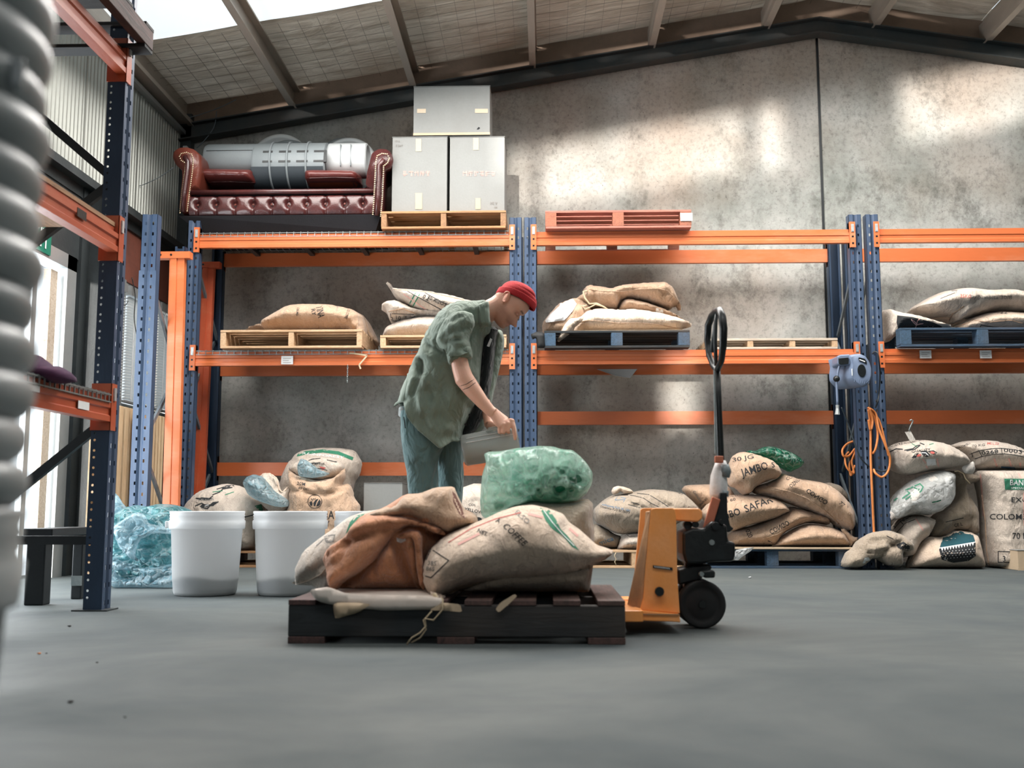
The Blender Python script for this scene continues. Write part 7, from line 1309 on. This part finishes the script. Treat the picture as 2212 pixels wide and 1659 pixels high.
body.tube([np_(640, 480, 5.14), np_(760, 570, 5.12), np_(860, 600, 5.11)], [(.024, .03), (.018, .04), (.015, .04)], 14)
for i, (x, y) in enumerate([(1010, 560), (1060, 590), (1050, 640), (1010, 690)]): body.tube([np_(860, 560+i*35, 5.11), np_(940, 565+i*38, 5.105), np_(x, y, 5.09)], [.0105, .010, .008], 10)
body.tube([np_(700, 520, 5.12), np_(780, 500, 5.08), np_(850, 520, 5.06)], [.013, .011, .009], 10)
bo_ = obj('body', body, 'skin', man)
md = bo_.modifiers.new('r', 'REMESH'); md.mode = 'VOXEL'; md.voxel_size = .0034; md.use_smooth_shade = True
sm_ = bo_.modifiers.new('s', 'SMOOTH'); sm_.iterations = 2; sm_.factor = .5
dg = bpy.context.evaluated_depsgraph_get(); dg.update(); me = bpy.data.meshes.new_from_object(bo_.evaluated_get(dg)); bo_.modifiers.clear(); bo_.data = me
me.polygons.foreach_set('use_smooth', [True]*len(me.polygons))
co = np.empty(len(me.vertices)*3); me.vertices.foreach_get('co', co); co = co.reshape(-1, 3)+np.array(ploc(man)); rel = co-CHD; hf, hs, hu = rel @ fF, rel @ fS, rel @ fU
col = np.ones((len(co), 4)); inhead = (np.linalg.norm(rel, axis=1) < .16)
def paint(mask, c, k=1.0): 
    kk = (mask*k)[:, None]; col[:, :3] = col[:, :3]*(1-kk)+np.array(c)*kk
sm = lambda x, a, b_: np.clip((x-a)/(b_-a), 0, 1)
stub = sm(-hu, .022, .05)*sm(hf, -.03, .02)*inhead; paint(stub, (.52, .44, .41), .8); paint(sm(-hu, .052, .062)*sm(hu, -.074, -.066)*sm(hf, .06, .075)*inhead, (.42, .32, .3), .8)
hairm = sm(-hf, .015, .05)*sm(hu, -.07, -.02)*inhead; paint(hairm, (.80, .72, .68), .55)
paint(np.exp(-((hu-.020)/.0045)**2)*sm(hf, .055, .07)*(np.abs(hs) > .010)*(np.abs(hs) < .05)*inhead, (.2, .13, .1), .95)
paint(np.exp(-((hu+.011)/.003)**2)*np.exp(-((np.abs(hs)-.031)/.013)**2)*(hf > .05)*inhead, (.12, .08, .07), .95)
paint(np.exp(-((hu+.074)/.007)**2)*np.exp(-(hs/.024)**2)*(hf > .06)*inhead, (.85, .5, .48), .8)
paint(sm(np.abs(hs), .074, .08)*(np.abs(hu) < .04)*inhead, (1.05, .8, .72), .7); paint(np.exp(-((hu+.044)/.012)**2)*sm(hf, .1, .118)*inhead, (1.1, .8, .72), .6)
paint(np.exp(-((hu+.004)/.011)**2)*np.exp(-((np.abs(hs)-.031)/.015)**2)*(hf > .05)*inhead, (.62, .45, .4), .85)  # eye sockets darkened in the tint, shade painted into the skin
at_ = me.color_attributes.new('tint', 'FLOAT_COLOR', 'POINT'); at_.data.foreach_set('color', col.ravel())
_BV.pop(bo_.name, None)
mark(man, bo_, [M([(530, 782), (575, 768), (612, 745), (640, 728)]), M([(552, 805), (592, 790), (625, 765), (650, 750)])], 1.1, 'ink_black', 'forearm_tattoo_band', off=.001)
mark(man, bo_, [[HC(985, 955), HC(1035, 1000), HC(1062, 1055), HC(1055, 1080)]], 3.0, 'boot', 'eyebrow', off=.001); mark(man, bo_, [[HC(860, 1050), HC(895, 1078), HC(945, 1080), HC(975, 1060)]], 2.6, 'boot', 'eyelash', off=.001)
# beanie
rc = (.011, .024); nF, nU = -.4986, .867; mF, mU = .867, .4986; V = []; nh, nb = 30, 72
for i in range(nh+1):
    h = .103*(i/nh)**.85; rr = max(0.0, 1-(h/.101)**2.5)**(1/2.5)
    for k in range(nb):
        a = 2*math.pi*k/nb; th = .006 if h < .036 else .001; ed = -.004 if i == 0 else 0
        A_, B_ = (.100+th+ed)*rr, (.083+th+ed)*rr; x = A_*math.cos(a); s_ = B_*math.sin(a)
        w_ = .0016*math.sin(k*math.pi)*0+.003*math.sin(3*a+h*60)*(h > .036)*rr; fo_ = -.006*math.exp(-((h-.062)/.006)**2)*max(0, math.cos(a-.4)); q = x*(1+(w_+fo_)/.1)
        V.append(tuple(hw(rc[0]+mF*q+nF*(h+.016*math.sin(a)**2*(1-h/.103)), s_*(1+(w_+fo_)/.1), rc[1]+mU*q+nU*(h+.016*math.sin(a)**2*(1-h/.103)))))
Fb = [(i*nb+k, i*nb+(k+1) % nb, (i+1)*nb+(k+1) % nb, (i+1)*nb+k) for i in range(nh) for k in range(nb)]
bn = obj('beanie', MB().add(V, Fb), 'beanie_red', man, smooth=True, solid=.004); mesh_fix(bn)
# clothes -------------------------------------------------------------
sh = soft(M([(700, 214), (660, 224), (590, 222), (520, 222), (450, 255), (395, 300), (345, 370), (312, 430), (278, 500), (252, 565), (215, 640), (183, 720), (150, 800), (130, 860), (116, 938), (150, 908), (185, 905), (200, 960), (225, 1022), (275, 1082), (345, 1142), (430, 1214), (470, 1182), (500, 1158), (545, 1158), (548, 1080), (590, 985), (640, 885), (662, 780), (674, 600), (690, 460), (735, 430), (740, 380), (735, 300), (728, 230)]), YM, .215, R=.13, seed=201, wr=.016, wsc=8, step=.0125, ridge=.02, open_=M([(116, 938), (150, 908), (185, 905), (200, 960), (225, 1022), (275, 1082), (345, 1142), (430, 1214), (470, 1182), (500, 1158), (545, 1158)]),
    creases=[(M([(260, 560), (300, 640), (290, 760), (240, 860), (200, 900)]), -.03, .016), (M([(300, 640), (360, 760), (350, 900)]), -.018, .018), (M([(420, 640), (440, 800), (420, 1000)]), -.016, .022), (M([(270, 480), (380, 560), (440, 600)]), -.02, .014), (M([(480, 700), (560, 850), (600, 940)]), -.022, .02), (M([(220, 660), (270, 690), (300, 720)]), -.02, .012), (M([(640, 260), (640, 420), (640, 640), (620, 860), (560, 1020)]), -.012, .008), (M([(250, 760), (230, 840), (210, 900)]), .015, .012), (M([(330, 450), (400, 520)]), -.015, .01), (M([(520, 640), (540, 760), (500, 900), (470, 1080)]), .014, .02), (M([(340, 420), (360, 500), (350, 600)]), -.014, .010), (M([(280, 820), (300, 930), (380, 1080)]), .012, .012), (M([(380, 700), (390, 860), (330, 1000)]), -.012, .014), (M([(560, 620), (600, 720), (590, 860)]), .012, .014), (M([(240, 620), (290, 600), (340, 620)]), .014, .010), (M([(700, 470), (690, 600), (668, 760), (640, 900)]), .012, .006)])
so = obj('shirt', sh, 'shirt_green', man, smooth=True, solid=.004)
sl = soft(M([(620, 300), (560, 280), (490, 290), (430, 340), (392, 410), (372, 480), (395, 522), (440, 548), (460, 600), (540, 600), (600, 570), (606, 520), (594, 470), (612, 420), (635, 370)]), YA+.015, .10, R=.07, seed=202, wr=.012, wsc=9, step=.0115, ridge=.02, open_=M([(440, 560), (460, 600), (540, 600), (600, 570)]), creases=[(M([(600, 400), (520, 440), (430, 470)]), -.016, .010), (M([(590, 470), (520, 490), (450, 500)]), -.016, .009), (M([(560, 330), (470, 380), (400, 440)]), -.014, .012), (M([(560, 520), (470, 530)]), .01, .008)])
sv = obj('sleeve', sl, 'shirt_green', so, smooth=True)
obj('rolled_cuff', soft(M([(442, 548), (460, 538), (530, 530), (604, 512), (618, 560), (616, 600), (560, 606), (470, 642), (455, 628), (446, 590)]), YA+.005, .075, R=.035, seed=203, wr=.005, step=.0115, pw=.4, creases=[(M([(450, 600), (540, 580), (612, 562)]), -.008, .006)]), 'shirt_green', so, smooth=True)
obj('collar', soft(M([(655, 236), (690, 222), (724, 216), (728, 260), (732, 330), (738, 375), (750, 404), (726, 384), (668, 398), (655, 350), (650, 290)]), 5.0, .03, R=.025, seed=204, wr=.004, step=.0115), 'shirt_green', so, smooth=True)
obj('shirt_inside_shade', soft(M([(690, 380), (740, 380), (790, 398), (775, 460), (765, 560), (752, 700), (725, 850), (690, 980), (640, 1080), (560, 1130), (530, 1080), (600, 930), (655, 760), (670, 560)]), 5.22, .1, R=.06, seed=205, wr=.01), 'dark_cloth', man, smooth=True)  # dark sheet stands in for the shaded inside of the open shirt
obj('shirt_front', soft(M([(770, 400), (812, 412), (828, 460), (826, 530), (806, 620), (790, 690), (768, 780), (750, 860), (735, 950), (700, 1050), (640, 1120), (600, 1130), (650, 980), (700, 820), (735, 640), (748, 500)]), 5.3, .09, R=.05, seed=206, wr=.012, step=.0125, creases=[(M([(800, 480), (780, 640), (740, 840)]), -.012, .008)]), 'shirt_green', so, smooth=True)
for (x, y) in ((1008, 918), (1017, 897), (993, 948)): c = atY(x-2, y, 5.02); obj('button', MB().disc((c[0], float(surf(so).ray_cast(Vector(O), Vector(ray(x-3, y)).normalized())[0].y if surf(so).ray_cast(Vector(O), Vector(ray(x-3, y)).normalized())[0] else 5.0)-.004, c[2]), (0, 1, 0), .005, 10, .004), 'dark_cloth', so)
cl = thing('clip', 'x', 'x') if False else obj('pocket_tag', MB().add([mp(712, 515, 5.1), mp(728, 520, 5.1), mp(748, 470, 5.1), mp(735, 462, 5.1)], [(0, 1, 2, 3)]), 'paper', so, solid=.003, label='white tag clipped at the shirt opening')
obj('undershirt_hem', soft(M([(128, 915), (200, 910), (300, 940), (300, 1000), (200, 992), (124, 985)]), 5.15, .17, R=.06, seed=207), 'tee_white', man, smooth=True)
def loft(secs, Yc, n=36, seed=0, fold=.006):
    g = MB(); V = []
    for i, (xl, xr_, y, b_) in enumerate(secs):
        p, q = atY(xl, y, Yc), atY(xr_, y, Yc); c = (p+q)/2; a = (q[0]-p[0])/2
        for k in range(n):
            an = 2*math.pi*k/n; V.append((c[0]+a*math.cos(an), Yc+b_*math.sin(an), c[2]))
    V = np.array(V); dn = fbm(V*np.array([16, 16, 7]), seed, 3)*fold; cxy = np.repeat(V.reshape(-1, n, 3).mean(1), n, 0); d = V-cxy; L = np.linalg.norm(d, axis=1)[:, None]+1e-6; V = V+d/L*dn[:, None]
    m_ = len(secs); return g.add(V, [(i*n+k, (i+1)*n+k, (i+1)*n+(k+1) % n, i*n+(k+1) % n) for i in range(m_-1) for k in range(n)]+[tuple(range(n)), tuple(range((m_-1)*n, m_*n))[::-1]])
def interp_secs(S, k=4):
    out = []; S = np.array(S, float); ys = np.linspace(S[0, 2], S[-1, 2], (len(S)-1)*k+1)
    return [(float(np.interp(y, S[:, 2], S[:, 0])), float(np.interp(y, S[:, 2], S[:, 1])), float(y), float(np.interp(y, S[:, 2], S[:, 3]))) for y in ys]
tr = loft(interp_secs([(868, 960, 880, .09), (864, 966, 900, .10), (863, 970, 935, .11), (866, 960, 965, .11), (871, 948, 1000, .10), (878, 946, 1040, .09), (882, 944, 1080, .088), (886, 943, 1150, .08), (888, 940, 1230, .075), (886, 940, 1284, .075)], 5), 5.08, seed=5, fold=.012)
tr2 = loft(interp_secs([(870, 985, 880, .13), (870, 992, 900, .14), (900, 1001, 940, .13), (930, 1002, 975, .11), (944, 1002, 1010, .10), (946, 1000, 1050, .09), (947, 998, 1090, .088), (948, 994, 1150, .08), (946, 988, 1220, .075), (944, 988, 1276, .075)], 5), 5.26, seed=6, fold=.012)
tr.add(tr2.v, tr2.f); to = obj('trousers', tr, 'trouser_blue', man, smooth=True); mesh_fix(to)
obj('pocket_seam', MB().tube([mp(160, 985, 4.93), mp(165, 1020, 4.925), mp(170, 1060, 4.925)], .0025, 5), 'dark_cloth', to)
for xs_, Yc in ((912, 5.05), (966, 5.27)):
    a = atY(xs_, 1290, Yc); X0 = a[0]-.07
    g = MB(); V = []; secs = [(0, .038, .10, 0), (.03, .042, .11, 0), (.08, .045, .11, 0), (.13, .047, .085, 0), (.18, .050, .068, 0), (.23, .048, .055, 0), (.27, .034, .04, 0), (.285, .012, .02, 0)]
    for dx, w_, h_, _ in secs:
        for k in range(16): an = 2*math.pi*k/16; V.append((X0+dx-.02, Yc+w_*math.cos(an), max(0.0, h_/2+h_/2*math.sin(an)*1.05)))
    g.add(V, [(i*16+k, i*16+(k+1) % 16, (i+1)*16+(k+1) % 16, (i+1)*16+k) for i in range(7) for k in range(16)]+[tuple(range(16))[::-1], tuple(range(112, 128))])
    o = obj('boot', g, 'boot', man, smooth=True); mesh_fix(o)
# ------------------------------------------------------------------ jug
m, nt, n, l, b = newmat('jug_plastic'); b.inputs['Base Color'].default_value = lin('#b9bfbc'); b.inputs['Roughness'].default_value = .22; tr_ = n.new('ShaderNodeBsdfTransparent'); tr_.inputs[0].default_value = (.85, .88, .87, 1); m_ = n.new('ShaderNodeMixShader'); m_.inputs[0].default_value = .5; l.new(b.outputs[0], m_.inputs[1]); l.new(tr_.outputs[0], m_.inputs[2]); l.new(m_.outputs[0], n['Material Output'].inputs[0])
worn('beans', '#8b7f6c', '#5d5548', .8, 0, 90, .8, .5, fine=120)
jc0, jc1 = Vector(np_(165, 945, 5.03)), Vector(np_(1165, 760, 5.03)); ax = (jc1-jc0).normalized(); L = (jc1-jc0).length
jg = thing('measuring_jug', 'clear plastic jug of beans tipped sideways in the hands of the person', 'jug', tuple((jc0+jc1)/2))
obj('jug_shell', MB().lathe([(.001, 0), (.068, 0), (.076, .010), (.0765, .04), (.080, L*.9), (.086, L-.006), (.087, L), (.079, L-.002), (.0735, .03), (.001, .006)], tuple(jc0), tuple(ax), 48), 'jug_plastic', jg, smooth=True)
g = MB().lathe([(.001, .010), (.066, .010), (.0725, .03), (.074, L*.45), (.074, L*.62), (.001, L*.66)], tuple(jc0), tuple(ax), 40)
V = np.array(g.v); k = (V-np.array(jc0)) @ np.array(ax); top = np.array(jc0)[2]+.035-.35*np.clip(k-.03, 0, None)+.004*np.sin(V[:, 0]*90); V[:, 2] = np.minimum(V[:, 2], top); g.v = [tuple(p) for p in V]; obj('beans', g, 'beans', jg, smooth=True)
for s_ in (.052, .03): z_ = s_; yv = -math.sqrt(.079**2-z_**2); obj('moulded_line', MB().tube([tuple(jc0+ax*.02+Vector((0, yv, z_))), tuple(jc0+ax*(L-.02)+Vector((0, yv-.002, z_)))], .0014, 5), 'ink_white', jg)
obj('handle', MB().tube([np_(600, 640, 5.0), np_(640, 560, 4.985), np_(760, 545, 4.965), np_(900, 560, 4.96), np_(1000, 575, 4.965), np_(1040, 640, 4.98), np_(1040, 680, 4.99)], [.010, .011, .011, .011, .011, .011, .009], 12), 'jug_plastic', jg, smooth=True)
